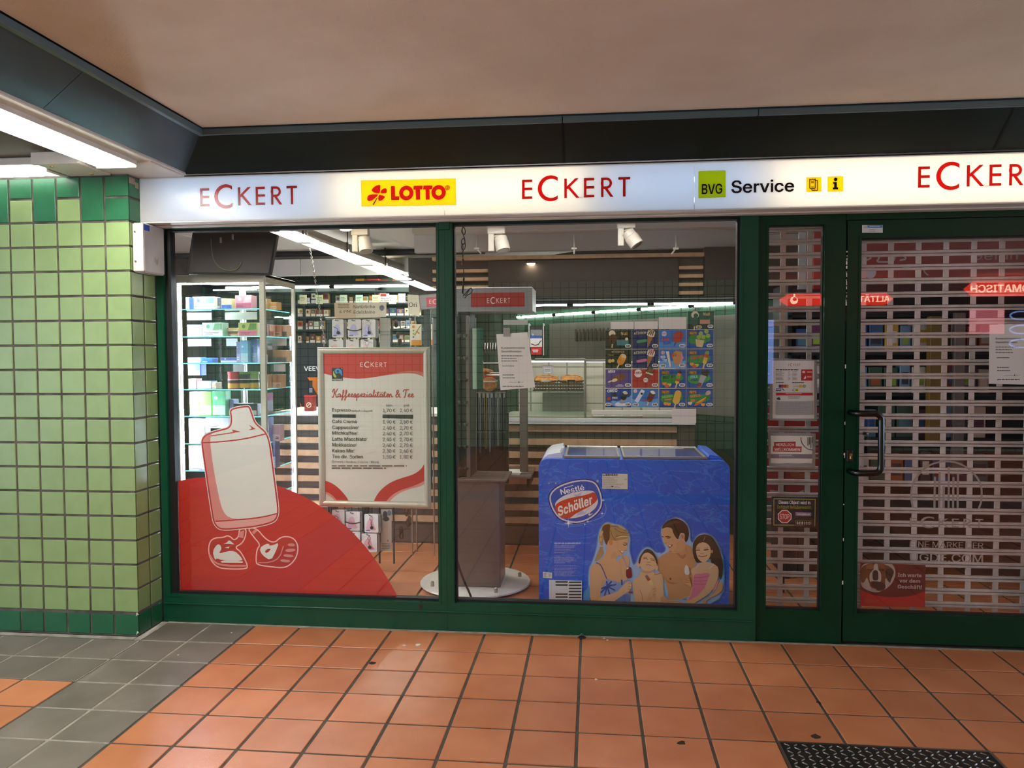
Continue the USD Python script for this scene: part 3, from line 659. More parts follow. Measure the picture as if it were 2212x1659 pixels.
# white bulkhead above the tobacco shelves, brown canopy with wooden slats above the counter
t = thing('bulkhead', 'white panelled bulkhead above the tobacco shelves at the rear left', 'bulkhead', (-.4, 3.6, 2.26))
for a, b in ((-1.8, -.62), (-.615, .30), (.305, 1.06)): obj('bulkhead_panel', rbox(a, b, 3.6, 3.65, 2.255, 2.42, .002), 'white_paint', t)
obj('end_post', rbox(1.06, 1.12, 3.55, 3.7, 2.05, 2.458, .003), 'white_metal', t)
cy = 1.85
t = thing('canopy', 'dark brown canopy with pale wooden slats hanging above the counter', 'canopy', (2.2, 1.9, 1.9))
obj('brown_panel', rbox(1.53, 2.935, cy-.02, cy+.06, 1.87, 2.155, .003), 'canopy_brown', t)
obj('brown_panel', rbox(3.12, 3.9, cy-.02, cy+.06, 1.87, 2.23, .003), 'canopy_brown', t)
obj('backing', bx(.9, 3.9, cy+.06, cy+.08, 1.87, 2.2), 'slat_dark', t)
obj('top_rail', rbox(1.1, 3.12, cy-.01, cy+.05, 2.165, 2.195, .002), 'wood_light', t)
for k in range(4):
    z = 2.10-.062*k
    obj('wood_slat', rbox(1.1, 1.526, cy, cy+.05, z-.026, z, .002), 'wood_light', t); obj('wood_slat', rbox(2.94, 3.115, cy, cy+.05, z-.026, z, .002), 'wood_light', t)
obj('soffit', bx(.9, 3.9, cy-.02, cy+.9, 1.862, 1.872), 'gap_black', t)
def tube_lamp(p, q, label, m_='led_white', r=.011, grp=None):
    p, q = np.array(p), np.array(q); d = (q-p)/np.linalg.norm(q-p)
    t = thing('tube_lamp', label, 'lamp', (p+q)/2, grp)
    obj('tube', cyl(p, q, r, 10), m_, t); obj('end_cap', cyl(p-d*.02, p, r*1.15, 8), 'black_matt', t); obj('end_cap', cyl(q, q+d*.02, r*1.15, 8), 'black_matt', t)
    return t
for i, (a, b) in enumerate(((1063, 1225), (1238, 1398), (1412, 1583))):  # level row reads as a reflection; lamps put in to stand for it
    tube_lamp((X(a, 660, 1.92), 1.92, 1.826), (X(b, 656, 1.92), 1.92, 1.826), '%s tube lamp added under the brown canopy for a reflected light row' % ('left', 'middle', 'right')[i], 'led_cool_soft' if i == 0 else 'led_shelf', .009)
obj('lamp_rail', bx(1.5, 3.5, 1.92, 1.95, 1.838, 1.862), 'black_matt', None, label='black rail added to carry the stand-in row of tube lamps', cat_='rail')  # rail added along with the stand-in lamps
od = [(.45, 1.05), (1.1, 1.62), (1.67, 2.2), (2.25, 2.78), (2.84, 3.36)]
for i, (a, b) in enumerate(od):
    p, q = A+dAB*a-nAB*.05, A+dAB*b-nAB*.05
    tube_lamp((p[0], p[1], 1.85), (q[0], q[1], 1.85), '%s tube lamp of the slanting row on the green tiled wall' % ('first', 'second', 'third', 'fourth', 'last')[i], 'led_shelf', .013)

# row of hanging luminaires, spotlights, reflector lamp
for i, (y0, y1) in enumerate(((.95, 1.22), (1.28, 2.05), (2.12, 3.0), (3.08, 4.0))):
    x = lambda y: .26+(y-1.12)*.054
    t = thing('ceiling_luminaire', '%s bright luminaire of the row hanging from the shop ceiling' % ('short front', 'second', 'third', 'rearmost')[i], 'lamp', (x(y0), (y0+y1)/2, 2.3))
    v = [(x(y)+dx, y, z) for y in (y0, y1) for dx in (-.05, .05) for z in (2.285, 2.30)]
    obj('diffuser', hull(v), 'led_soft', t); obj('side', hull([(x(y)+.05+dx, y, z) for y in (y0, y1) for dx in (0, .006) for z in (2.28, 2.345)]), 'white_metal', t)
    obj('top', hull([(x(y)+dx, y, z) for y in (y0, y1) for dx in (-.055, .056) for z in (2.30, 2.345)]), 'white_metal', t)
    obj('end_plate', rbox(x(y1)-.07, x(y1)+.07, y1, y1+.012, 2.27, 2.35, .003), 'panel_brown', t)
    obj('hanger', cyl((x(y0+.1), y0+.1, 2.34), (x(y0+.1), y0+.1, 2.46), .004, 6), 'black_matt', t)
t = thing('ceiling_luminaire', 'long unseen luminaire added above the window head to light the counter', 'lamp', (2.2, .72, 2.43))
obj('diffuser', rbox(1.3, 3.1, .66, .78, 2.405, 2.42, .003), 'led_fill', t); obj('housing', rbox(1.28, 3.12, .64, .80, 2.42, 2.46, .003), 'white_metal', t)  # added lamp out of view, brightens the counter slats
t = thing('downlight', 'round warm glowing downlight at the top of the left window', 'lamp', (.98, 1.1, 2.3)); dx_, dz_ = X(746, 492, 1.1), Z(746, 492, 1.1)
obj('bowl', lathe([(0, dz_-.022), (.03, dz_-.018), (.05, dz_), (.045, dz_+.012), (0, dz_+.012)], (dx_, 1.1), 20), 'spot_on', t, smooth=True); obj('collar', lathe([(.05, dz_+.005), (.058, dz_+.02), (.05, dz_+.2), (0, dz_+.2)], (dx_, 1.1), 20), 'white_metal', t, smooth=30)
t = thing('downlight', 'small lit downlight against the brown canopy', 'lamp', (1.8, 1.78, 2.1)); dx_, dz_ = X(1147, 571, 1.80), Z(1147, 571, 1.80)
obj('bowl', lathe([(0, dz_-.006), (.025, dz_-.004), (.03, dz_+.004), (0, dz_+.006)], (dx_, 1.80), 16), 'spot_on', t); obj('collar', rbox(dx_-.04, dx_+.04, 1.76, 1.83, dz_+.006, dz_+.02, .003), 'panel_brown', t)
def spotlight(px, py, y, tilt, label):
    x, z = X(px, py, y), Z(px, py, y); t = thing('spotlight', label, 'lamp', (x, y, z))
    a = np.array([x-.03*tilt, y, z+.045]); b = np.array([x+.03*tilt, y-.02, z-.045])
    obj('can', cat(cyl(a, a+(b-a)*.35, .043, 20), cyl(a+(b-a)*.37, b, .047, 20)), 'white_metal', t, smooth=40); obj('reflector', cyl(b, b+(b-a)*.02, .038, 16), 'steel', t)
    obj('bracket', rbox(x-.095, x-.055, y-.01, y+.03, z-.045, z+.075, .004), 'white_metal', t); obj('arm', cyl((x-.07, y+.01, z+.05), (x, y+.01, z+.07), .008, 8), 'white_metal', t)
    obj('adapter', rbox(x-.10, x+.02, y-.015, y+.035, z+.07, 2.46, .004), 'white_metal', t)
spotlight(790, 530, 1.3, .3, 'white track spotlight behind the bright luminaire row'); spotlight(1085, 528, 1.25, .35, 'white track spotlight near the mullion in the right window'); spotlight(1366, 516, 1.25, 1.0, 'tilted white track spotlight in the middle of the right window')
t = thing('ceiling_rail', 'pale lighting track across the shop ceiling', 'track', (1.8, 1.3, 2.44)); obj('track', rbox(-.6, 3.9, 1.27, 1.30, 2.425, 2.46, .003), 'white_metal', t)
for i, px in enumerate((1030, 1240, 1460)):
    x, z = X(px, 530, 1.55), Z(px, 530, 1.55); t = thing('wall_hook', 'thin white hanger on the shop ceiling, %s of three' % ('left', 'middle', 'right')[i], 'hanger', (x, 1.55, z))
    obj('rod', tube([(x, 1.55, z+.07), (x, 1.55, z-.02), (x+.03*(1-i), 1.55, z-.06)], .006, 8), 'white_metal', t); obj('foot', rbox(x-.02, x+.02, 1.54, 1.56, z-.03, z-.015, .002), 'white_metal', t)

# ---------------------------------------------------------------- counter with slatted front
ct = thing('counter', 'long shop counter faced with pale wooden slats on dark ground', 'counter', (1.7, 2.1, 0))
obj('carcass', bx(-.2, 3.06, cy+.03, cy+.62, .0, .93), 'slat_dark', ct)
obj('plinth', rbox(-.2, 3.06, cy+.012, cy+.03, .012, .15, .002), 'panel_brown', ct)
for k in range(8):
    z = .917-.1*k
    obj('wood_slat', rbox(-.2, 2.93, cy, cy+.03, z-.046, z, .002), 'wood_light', ct)
obj('side_panel', rbox(2.94, 3.06, cy-.01, cy+.03, 0, .93, .003), 'panel_brown', ct)
wt = thing('counter_worktop', 'pale metal worktop with bright front edge on the slatted counter', 'worktop', (2.3, 2.1, .93)); obj('top', rbox(1.62, 3.06, cy-.03, cy+.64, .932, .975, .004), 'alu_warm', wt)
obj('front_edge', rbox(1.62, 3.06, cy-.038, cy-.03, .932, .944, .002), 'freezer_white', wt); obj('front_edge', rbox(1.62, 3.06, cy-.036, cy-.028, .948, .978, .002), 'freezer_white', wt)
t = thing('cash_worktop', 'pale worktop of the cash desk behind the menu board', 'worktop', (.5, 2.1, .985)); obj('top', rbox(-.2, 1.2, cy-.03, cy+.64, .985, 1.01, .004), 'white_paint', t); obj('riser', rbox(-.18, 1.18, cy, cy+.6, .93, .985, .003), 'slat_dark', t)
t = thing('counter_shelf', 'dark narrow shelf with papers at the foot of the steel post', 'shelf', (1.75, 1.6, .6))
sx0, sx1, sz = X(988, 1030, 1.5), X(1150, 1018, 1.5), Z(1100, 1022, 1.5)
obj('board', rbox(sx0, sx1, 1.36, 1.83, sz-.018, sz, .003), 'pillar_grey', t)
obj('bracket', cat(rbox(sx0+.02, sx0+.04, 1.5, 1.84, sz-.1, sz-.018, .002), rbox(sx1-.04, sx1-.02, 1.5, 1.84, sz-.1, sz-.018, .002)), 'black_matt', t)
for i in range(3):
    x0 = X(1088, 1014, 1.55); m = rbox(x0, x0+.13, 1.44, 1.62, sz+.004*i, sz+.003+.004*i, .0005); m.apply_transform(trimesh.transformations.rotation_matrix(.06*i-.05, (0, 0, 1), (x0, 1.5, 0)))
    obj('paper_sheet', m, 'paper', None, label='white paper lying on the dark shelf, %s of the pile' % ('bottom', 'middle', 'top')[i], cat_='paper')
t = thing('steel_post', 'slim blue-grey steel post rising from the dark shelf', 'post', (1.85, 1.5, .6))
px0, px1 = X(1123, 930, 1.52), X(1140, 930, 1.52)
obj('post', rbox(px0, px1, 1.50, 1.54, sz, Z(1130, 838, 1.52)+.25, .004), 'pillar_grey', t); obj('base', rbox(px0-.03, px1+.04, 1.47, 1.58, sz, sz+.008, .003), 'steel', t)

# bakery case on the counter
bk = thing('bakery_case', 'glass bakery display case with steel frame on the counter', 'display case', (2.05, 1.95, .975))
by = 1.87
L_, R_, Mx = X(1092, 840, by), X(1600, 840, by), X(1264, 840, by)
zb_, zt_ = .975, 1.41
obj('corner_post', rbox(Mx-.008, Mx+.008, by, by+.02, zb_+.001, zt_+.01, .003), 'steel', bk); obj('corner_post', rbox(X(1385, 700, by), X(1388, 700, by), by, by+.02, zb_, zt_, .002), 'steel', bk)
obj('top_rail', cat(rbox(X(1155, 765, by), Mx, by, by+.03, zt_-.005, zt_+.015, .003), rbox(Mx, 2.98, by, by+.03, zt_-.012, zt_+.004, .003)), 'steel', bk)
obj('front_pane', cat(bx(L_, Mx-.01, by+.004, by+.010, zb_, zt_), bx(Mx+.01, 2.98, by+.004, by+.010, zb_, zt_)), 'glass_thin', bk)
obj('glass_shelf', cat(bx(L_, Mx-.02, by+.03, by+.45, 1.165, 1.173)), 'glass_shelf', bk)
obj('base_plate', rbox(L_, 2.98, by+.02, by+.5, zb_, zb_+.012, .002), 'alu_warm', bk)
obj('back_panel', bx(1.7, 2.98, by+.55, by+.56, zb_, zt_), 'counter_back', bk)
obj('sliding_door', cat(rbox(1.9, 2.25, by+.5, by+.51, zb_, 1.16, .003)), 'steel', bk)
obj('light_strip', bx(1.72, 2.95, by+.35, by+.37, zt_-.02, zt_-.008), 'led_case', bk)
for i, (a, b, l) in enumerate(((1153, 1207, 'left'), (1209, 1260, 'right'))):
    x0, x1, y0, y1 = X(a, 826, by+.12), X(b, 826, by+.12), by+.06, by+.2; z0 = 1.173; zt2 = Z(a, 823, by+.1)
    bkt = thing('bread_basket', 'dark woven basket on the bakery shelf, %s of two' % l, 'basket', ((x0+x1)/2, (y0+y1)/2, z0))
    rows = [ring_ for ring_ in [cat(tube([(x0, y0, z), (x1, y0, z), (x1, y1, z), (x0, y1, z), (x0, y0, z)], .006, 6)) for z in np.linspace(z0+.006, zt2, 4)]]
    obj('weave', cat(rows), 'wicker', bkt); obj('stakes', cat([cyl((x, y0-.003, z0), (x, y0-.003, zt2+.005), .004, 6) for x in np.linspace(x0+.008, x1-.008, 9)]), 'wicker', bkt); obj('bottom', bx(x0, x1, y0, y1, z0, z0+.006), 'wicker', bkt)
    for k in range(3):
        xs_ = x0+.01; z = zt2-.01+.012*k; m = trimesh.creation.icosphere(2, 1); m.apply_scale(((x1-x0)*.48, .035, .022)); m.apply_translation(((x0+x1)/2, y0+.025+.035*k, z+.012))
        v = m.vertices; v[:, 2] += .003*np.sin(v[:, 0]*90)
        b_ = thing('wrapped_roll', 'orange wrapped snack in the %s basket, %s' % (l, ('front', 'middle', 'rear')[k]), 'snack', ((x0+x1)/2, y0+.04*k, z)); obj('wrapper', m, 'wrap_orange' if 'wrap_orange' in MAT else M('wrap_orange', 'e0791c', .25, c2='f0b048', scale=30), b_, smooth=True)
        obj('print_band', cat(bx((x0+x1)/2-.03, (x0+x1)/2+.03, y0+.025+.035*k-.0365, y0+.025+.035*k-.034, z+.006, z+.02)), 'cream' if i == 0 else 'black_matt', b_)
pr = Print(by+.05); pr.rect(1172, 789, 1195, 807, 'd8d2d8').rect(1175, 795, 1190, 806, 'f0f0f0').lines(1177, 797, 1189, 804, 3, '777777'); pr.build('price_card', label='small clear price card above the left bread basket', cat_='card')
for i, (a, b) in enumerate(((1281, 1305), (1320, 1345), (1362, 1388))):
    pr = Print(by-.01); pr.rect(a, 891, b, 899, 'e4e2dc').lines(a+9, 895.5, b-2, 897.5, 1, '888888'); pr.build('shelf_ticket', label='white price ticket on the counter edge below the ice cream cards, %s of three' % ('left', 'middle', 'right')[i], cat_='ticket')
obj('ledge', rbox(X(1278, 885, by), 2.98, by-.012, by+.02, 1.0, 1.035, .003), 'white_paint', None, label='pale metal ledge on the counter below the ice cream cards', cat_='ledge')
# ticket dispenser with blue, white and red front
ty = 2.05; t = thing('scratch_card_stand', 'white and red card stand with blue band above the bakery case', 'stand', (X(1159, 768, ty), ty, 1.41))
x0, x1 = X(1144, 720, ty), X(1173, 720, ty); z0, z1 = Z(1159, 768, ty), Z(1159, 704, ty)
obj('body', rbox(x0, x1+.02, ty, ty+.12, z0, z1, .004), 'black_matt', t)
obj('side_rail', cat(rbox(x0-.008, x0, ty-.01, ty+.12, z0, z1+.02, .002), rbox(x1, x1+.008, ty-.01, ty+.12, z0, z1+.02, .002)), 'cream', t)
pr = Print(ty-.002); pr.rect(1145, 726, 1171, 731, '3d63c4').rect(1145, 731, 1171, 750, 'f3efe8').rect(1147, 749, 1170, 766, 'd21f2a').rect(1146, 712, 1171, 725, '8b8b88').ell(1151, 723, 2.2, 2.2, 'f2f2f2').text('10', 1147, 725, 4, '3d63c4', bold=700).line([(1148, 743), (1156, 746), (1163, 744), (1167, 738), (1169, 736)], 2, '5a4a48').rect(1150, 755, 1163, 758, 'f4c9c9').rect(1151, 758.5, 1162, 761, 'f4c9c9'); pr.build('front_print', t)
pr = Print(2.6); pr.rect(1087, 691, 1140, 702, 'cfc8ba'); pr.text('12,-€', 1100, 686, 8, '181512', bold=700); pr.build('price_sign', label='pale price sign reading 12 euros above the slanting tube lamps', cat_='sign')

# ---------------------------------------------------------------- tobacco shelves at the rear left
sh = thing('tobacco_shelf', 'dark green wall shelves full of tobacco packs at the rear left', 'shelf', (-.4, 3.8, 0))
ry = 3.8
rows = [655, 683, 711, 740]
obj('back_panel', bx(-1.75, 1.1, ry+.14, ry+.16, .6, 2.25), 'shop_tile', sh)
for r_ in rows+[629]:
    z = Z(700, r_, ry); obj('shelf_board', rbox(-1.75, 1.1, ry-.02, ry+.14, z-.022, z-.002, .002), 'beam_green', sh)
for x in (-1.75, -.66, .11, 1.08): obj('upright', rbox(x-.015, x+.015, ry-.01, ry+.14, .6, 2.2, .003), 'black_matt', sh)
obj('lamp_canopy', rbox(-1.75, 1.1, ry-.05, ry+.15, 2.175, 2.21, .003), 'black_matt', sh)
for i, (a, b) in enumerate(((488, 566), (574, 712), (722, 896))): tube_lamp((X(a, 622, ry-.03), ry-.03, 2.155), (X(b, 622, ry-.03), ry-.03, 2.155), '%s tube lamp above the tobacco shelves' % ('left', 'middle', 'right')[i], 'led_shelf', .014)
R = random.Random(11)
pal = ['7a2f22', 'b98a4a', '2d4f7a', '8a8f5a', 'c9c3a8', '5a3a26', '9a3b30', '3d6b4a', 'b5b9b0', '27303f', 'a77b3c', '6f7f8c']
ordn = lambda n: ['first', 'second', 'third', 'fourth', 'fifth', 'sixth', 'seventh', 'eighth', 'ninth', 'tenth', 'eleventh', 'twelfth', 'thirteenth', 'fourteenth', 'fifteenth', 'sixteenth', 'seventeenth', 'eighteenth', 'nineteenth', 'twentieth'][n] if n < 20 else 'number %d' % (n+1)
cname = {'7a2f22': 'rust', 'b98a4a': 'tan', '2d4f7a': 'blue', '8a8f5a': 'olive', 'c9c3a8': 'cream', '5a3a26': 'brown', '9a3b30': 'red', '3d6b4a': 'green', 'b5b9b0': 'grey', '27303f': 'navy', 'a77b3c': 'ochre', '6f7f8c': 'slate'}
rname = ['top', 'second', 'third', 'fourth', 'lowest']
for ri, r_ in enumerate(rows+[766]):
    spans = ((642, 716), (724, 905)) if ri != 4 else ((642, 682),)
    n_ = 0
    for a, b in spans:
        px = a
        while px < b-9:
            w = R.choice((11, 13, 16)); h = R.choice((15, 17, 19)) if ri else R.choice((14, 17, 26))
            c = R.choice(pal); z0 = Z(700, r_, ry)-.002
            x0, x1 = X(px+.6, r_, ry), X(px+w-.6, r_, ry); z1 = z0+h*.00465
            t = thing('tobacco_pack', '%s pack from the left on the %s tobacco shelf, %s with pale label' % (ordn(n_), rname[ri], cname[c]), 'tobacco pack', ((x0+x1)/2, ry+.02, z0), 'tobacco packs on the rear shelves')
            obj('carton', rbox(x0, x1, ry, ry+.05, z0, z1, .002), 'pk_'+c if 'pk_'+c in MAT else M('pk_'+c, c, .45), t); cp = obj.last
            pr = Print(ry); qz = lambda f: z0+(z1-z0)*f
            c2 = R.choice(pal+['e8e0c0', 'ddd6a8']); pr.it.append((sbox(x0+.003, qz(.02), x1-.003, qz(.32)), lin('d9d5cb'))); pr.it.append((sbox(x0+.006, qz(.4), x1-.006, qz(.9)), lin(c2)))
            pr.it.append((Point((x0+x1)/2, qz(.62)).buffer((x1-x0)*.22, 4), lin(R.choice(pal))))
            pr.build('pack_print', cp); px += w; n_ += 1
for i, px in enumerate((655, 690, 742, 776, 812, 848, 868)):
    y_ = ry-.03; pr = Print(y_); z = 657 if i < 6 else 654; pr.rect(px-8, z-20, px+8, z, ('e3e2b8', 'd9e0b4', 'cfe3c4', 'c9e6cf', 'd6dfae', 'e6ddc2', 'd8e3ba')[i]).lines(px-6, z-15, px+6, z-6, 3, '8a9a70', seed=i)
    pr.build('shelf_card', label='%s pale yellow-green price card on the top tobacco shelf' % ordn(i), cat_='card', group='price cards on the tobacco shelf')
pr = Print(ry-.04); pr.rect(820, 634, 841, 652, 'd8d2c6').rect(822, 635, 834, 640, 'a02a20').text('Rauchen', 823, 646, 3.4, '222222', bold=700).text('ist tödlich', 823, 650.5, 3.4, '222222', bold=700); pr.build('warning_card', label='white warning card with red block on the top tobacco shelf', cat_='card')
for i, (a, b, c, c2, l) in enumerate(((792, 817, 'b3161b', 'dfe0e6', 'red framed'), (768, 786, 'c98a1a', '3a2a14', 'amber'), (820, 841, 'd8cfc4', 'a02a20', 'white and red'), (845, 866, 'd9b9a0', 'b04a2a', 'salmon'))):
    z0 = 2.212; x0, x1 = X(a, 610, ry), X(b, 610, ry); z1 = Z(a, 602 if i < 2 else 612, ry)
    t = thing('stock_box', '%s box standing on top of the tobacco shelf' % l, 'box', ((x0+x1)/2, ry+.05, z0)); obj('carton', rbox(x0, x1, ry, ry+.1, z0, z1, .003), 'sb_%d' % i if 'sb_%d' % i in MAT else M('sb_%d' % i, c, .5), t)
    pr = Print(ry); pr.it.append((sbox(x0+.015, z0+.01, x1-.015, z1-.015), lin(c2))); pr.build('label', t)
# lower left of the shelf: dark vape poster and tobacco tin
py_ = 3.2
pr = Print(py_); pr.rect(640, 742, 700, 910, '20232b').poly([(664, 815), (700, 815), (700, 875), (684, 850)], 'd9761a').poly([(648, 868), (663, 905), (648, 905)], 'd4571c').text('VEEV', 657, 801, 9, 'f4f4f4', bold=600, w=34).rect(668, 822, 675, 838, '2a2a35').rect(668, 838, 675, 848, '8f90a0')
m, c = pr.mesh(); t = thing('vape_poster', 'dark blue and orange poster with white lettering left of the menu board', 'poster', (X(670, 900, py_), py_, .9)); obj('print', m, 'ink', t, col=c); obj('board', bx(X(638, 800, py_), X(702, 800, py_), py_, py_+.02, Z(670, 910, py_), Z(670, 742, py_)), 'black_matt', t)
t = thing('tobacco_tin', 'dark red tin with round emblem left of the menu board', 'tin', (X(667, 888, 2.0), 2.0, 1.01)); x0, x1 = X(657, 870, 2.0), X(677, 870, 2.0); zt = Z(667, 854, 2.0)
obj('body', rbox(x0, x1, 2.0, 2.07, 1.01, zt, .004), 'red_body', t); obj('lid', rbox(x0-.002, x1+.002, 1.998, 2.072, zt-.015, zt, .003), 'red_gloss', t); pr = Print(1.9985); pr.ell(667, 875, 5.5, 5.5, 'e6d3b0').ell(667, 875, 4, 4, '7a2a1e').line([(663, 878), (671, 871)], 1.5, 'e6d3b0'); pr.build('emblem', t)
# ---------------------------------------------------------------- glass cabinet with vape goods
cx0, cx1, cy0, cy1, ctop = -.075, .458, .285, .745, 1.918
cab = thing('display_cabinet', 'tall lit glass display cabinet full of colourful vape boxes at the left', 'cabinet', (.19, .5, 0))
obj('top_board', cat(rbox(cx0, cx1, cy0, cy0+.02, 1.872, ctop, .002), rbox(cx1-.02, cx1, cy0+.02, cy1, 1.872, ctop, .002), rbox(cx0, cx1, cy0+.02, cy1, 1.90, ctop-.001, .002)), 'alu_warm', cab)
obj('corner_post', rbox(cx1-.03, cx1, cy0-.003, cy0+.022, .05, 1.875, .002), 'alu_warm', cab)
obj('corner_post', rbox(cx1-.02, cx1, cy1-.02, cy1, .05, 1.872, .002), 'alu_warm', cab)
obj('corner_post', rbox(cx0, cx0+.012, cy0, cy0+.02, .05, 1.872, .002), 'white_metal', cab)
obj('inner_post', cat(rbox(.10, .118, cy1-.02, cy1, .05, 1.872, .002), rbox(.125, .137, cy1-.02, cy1, .05, 1.872, .002)), 'white_metal', cab)
obj('base', rbox(cx0, cx1, cy0, cy1, 0, .05, .004), 'alu_warm', cab)
obj('front_pane', bx(cx0+.012, cx1-.03, cy0+.008, cy0+.012, .05, 1.872), 'glass_thin', cab)
obj('side_pane', bx(cx1-.012, cx1-.008, cy0+.022, cy1-.02, .05, 1.872), 'glass_thin', cab)
szs = [1.724, 1.567, 1.414, 1.262, 1.107, .948, .79, .63, .47]
for z in szs:
    obj('glass_shelf', bx(cx0+.012, cx1-.03, cy0+.02, cy1-.03, z-.006, z), 'glass_shelf', cab)
    obj('shelf_edge', cat(bx(cx0+.012, cx1-.03, cy0+.018, cy0+.020, z-.006, z), bx(cx1-.03, cx1-.028, cy0+.02, cy1-.03, z-.006, z)), 'glass_edge_glow', cab)
obj('led_strip', cat(bx(cx0+.014, cx0+.022, cy0+.022, cy0+.03, .06, 1.87), bx(cx0+.02, cx0+.3, cy1-.05, cy1-.042, 1.862, 1.868), bx(.118, .125, cy1-.016, cy1-.01, .06, 1.86), bx(cx1-.026, cx1-.022, cy1-.03, cy1-.026, .06, 1.7)), 'led_cool', cab)
obj('led_strip', bx(cx0+.02, cx1-.04, cy0+.03, cy0+.045, 1.866, 1.872), 'led_white', cab)
obj('price_rail', cat(*[bx(X(a, 700, cy0+.2), X(b, 700, cy0+.2), cy0+.2, cy0+.203, z-.055, z-.01) for (a, b), z in (((404, 457), 1.724), ((486, 555), 1.724), ((405, 455), 1.567), ((488, 512), 1.567), ((502, 526), 1.414), ((570, 618), 1.567), ((590, 615), 1.414))]), 'paper', cab)
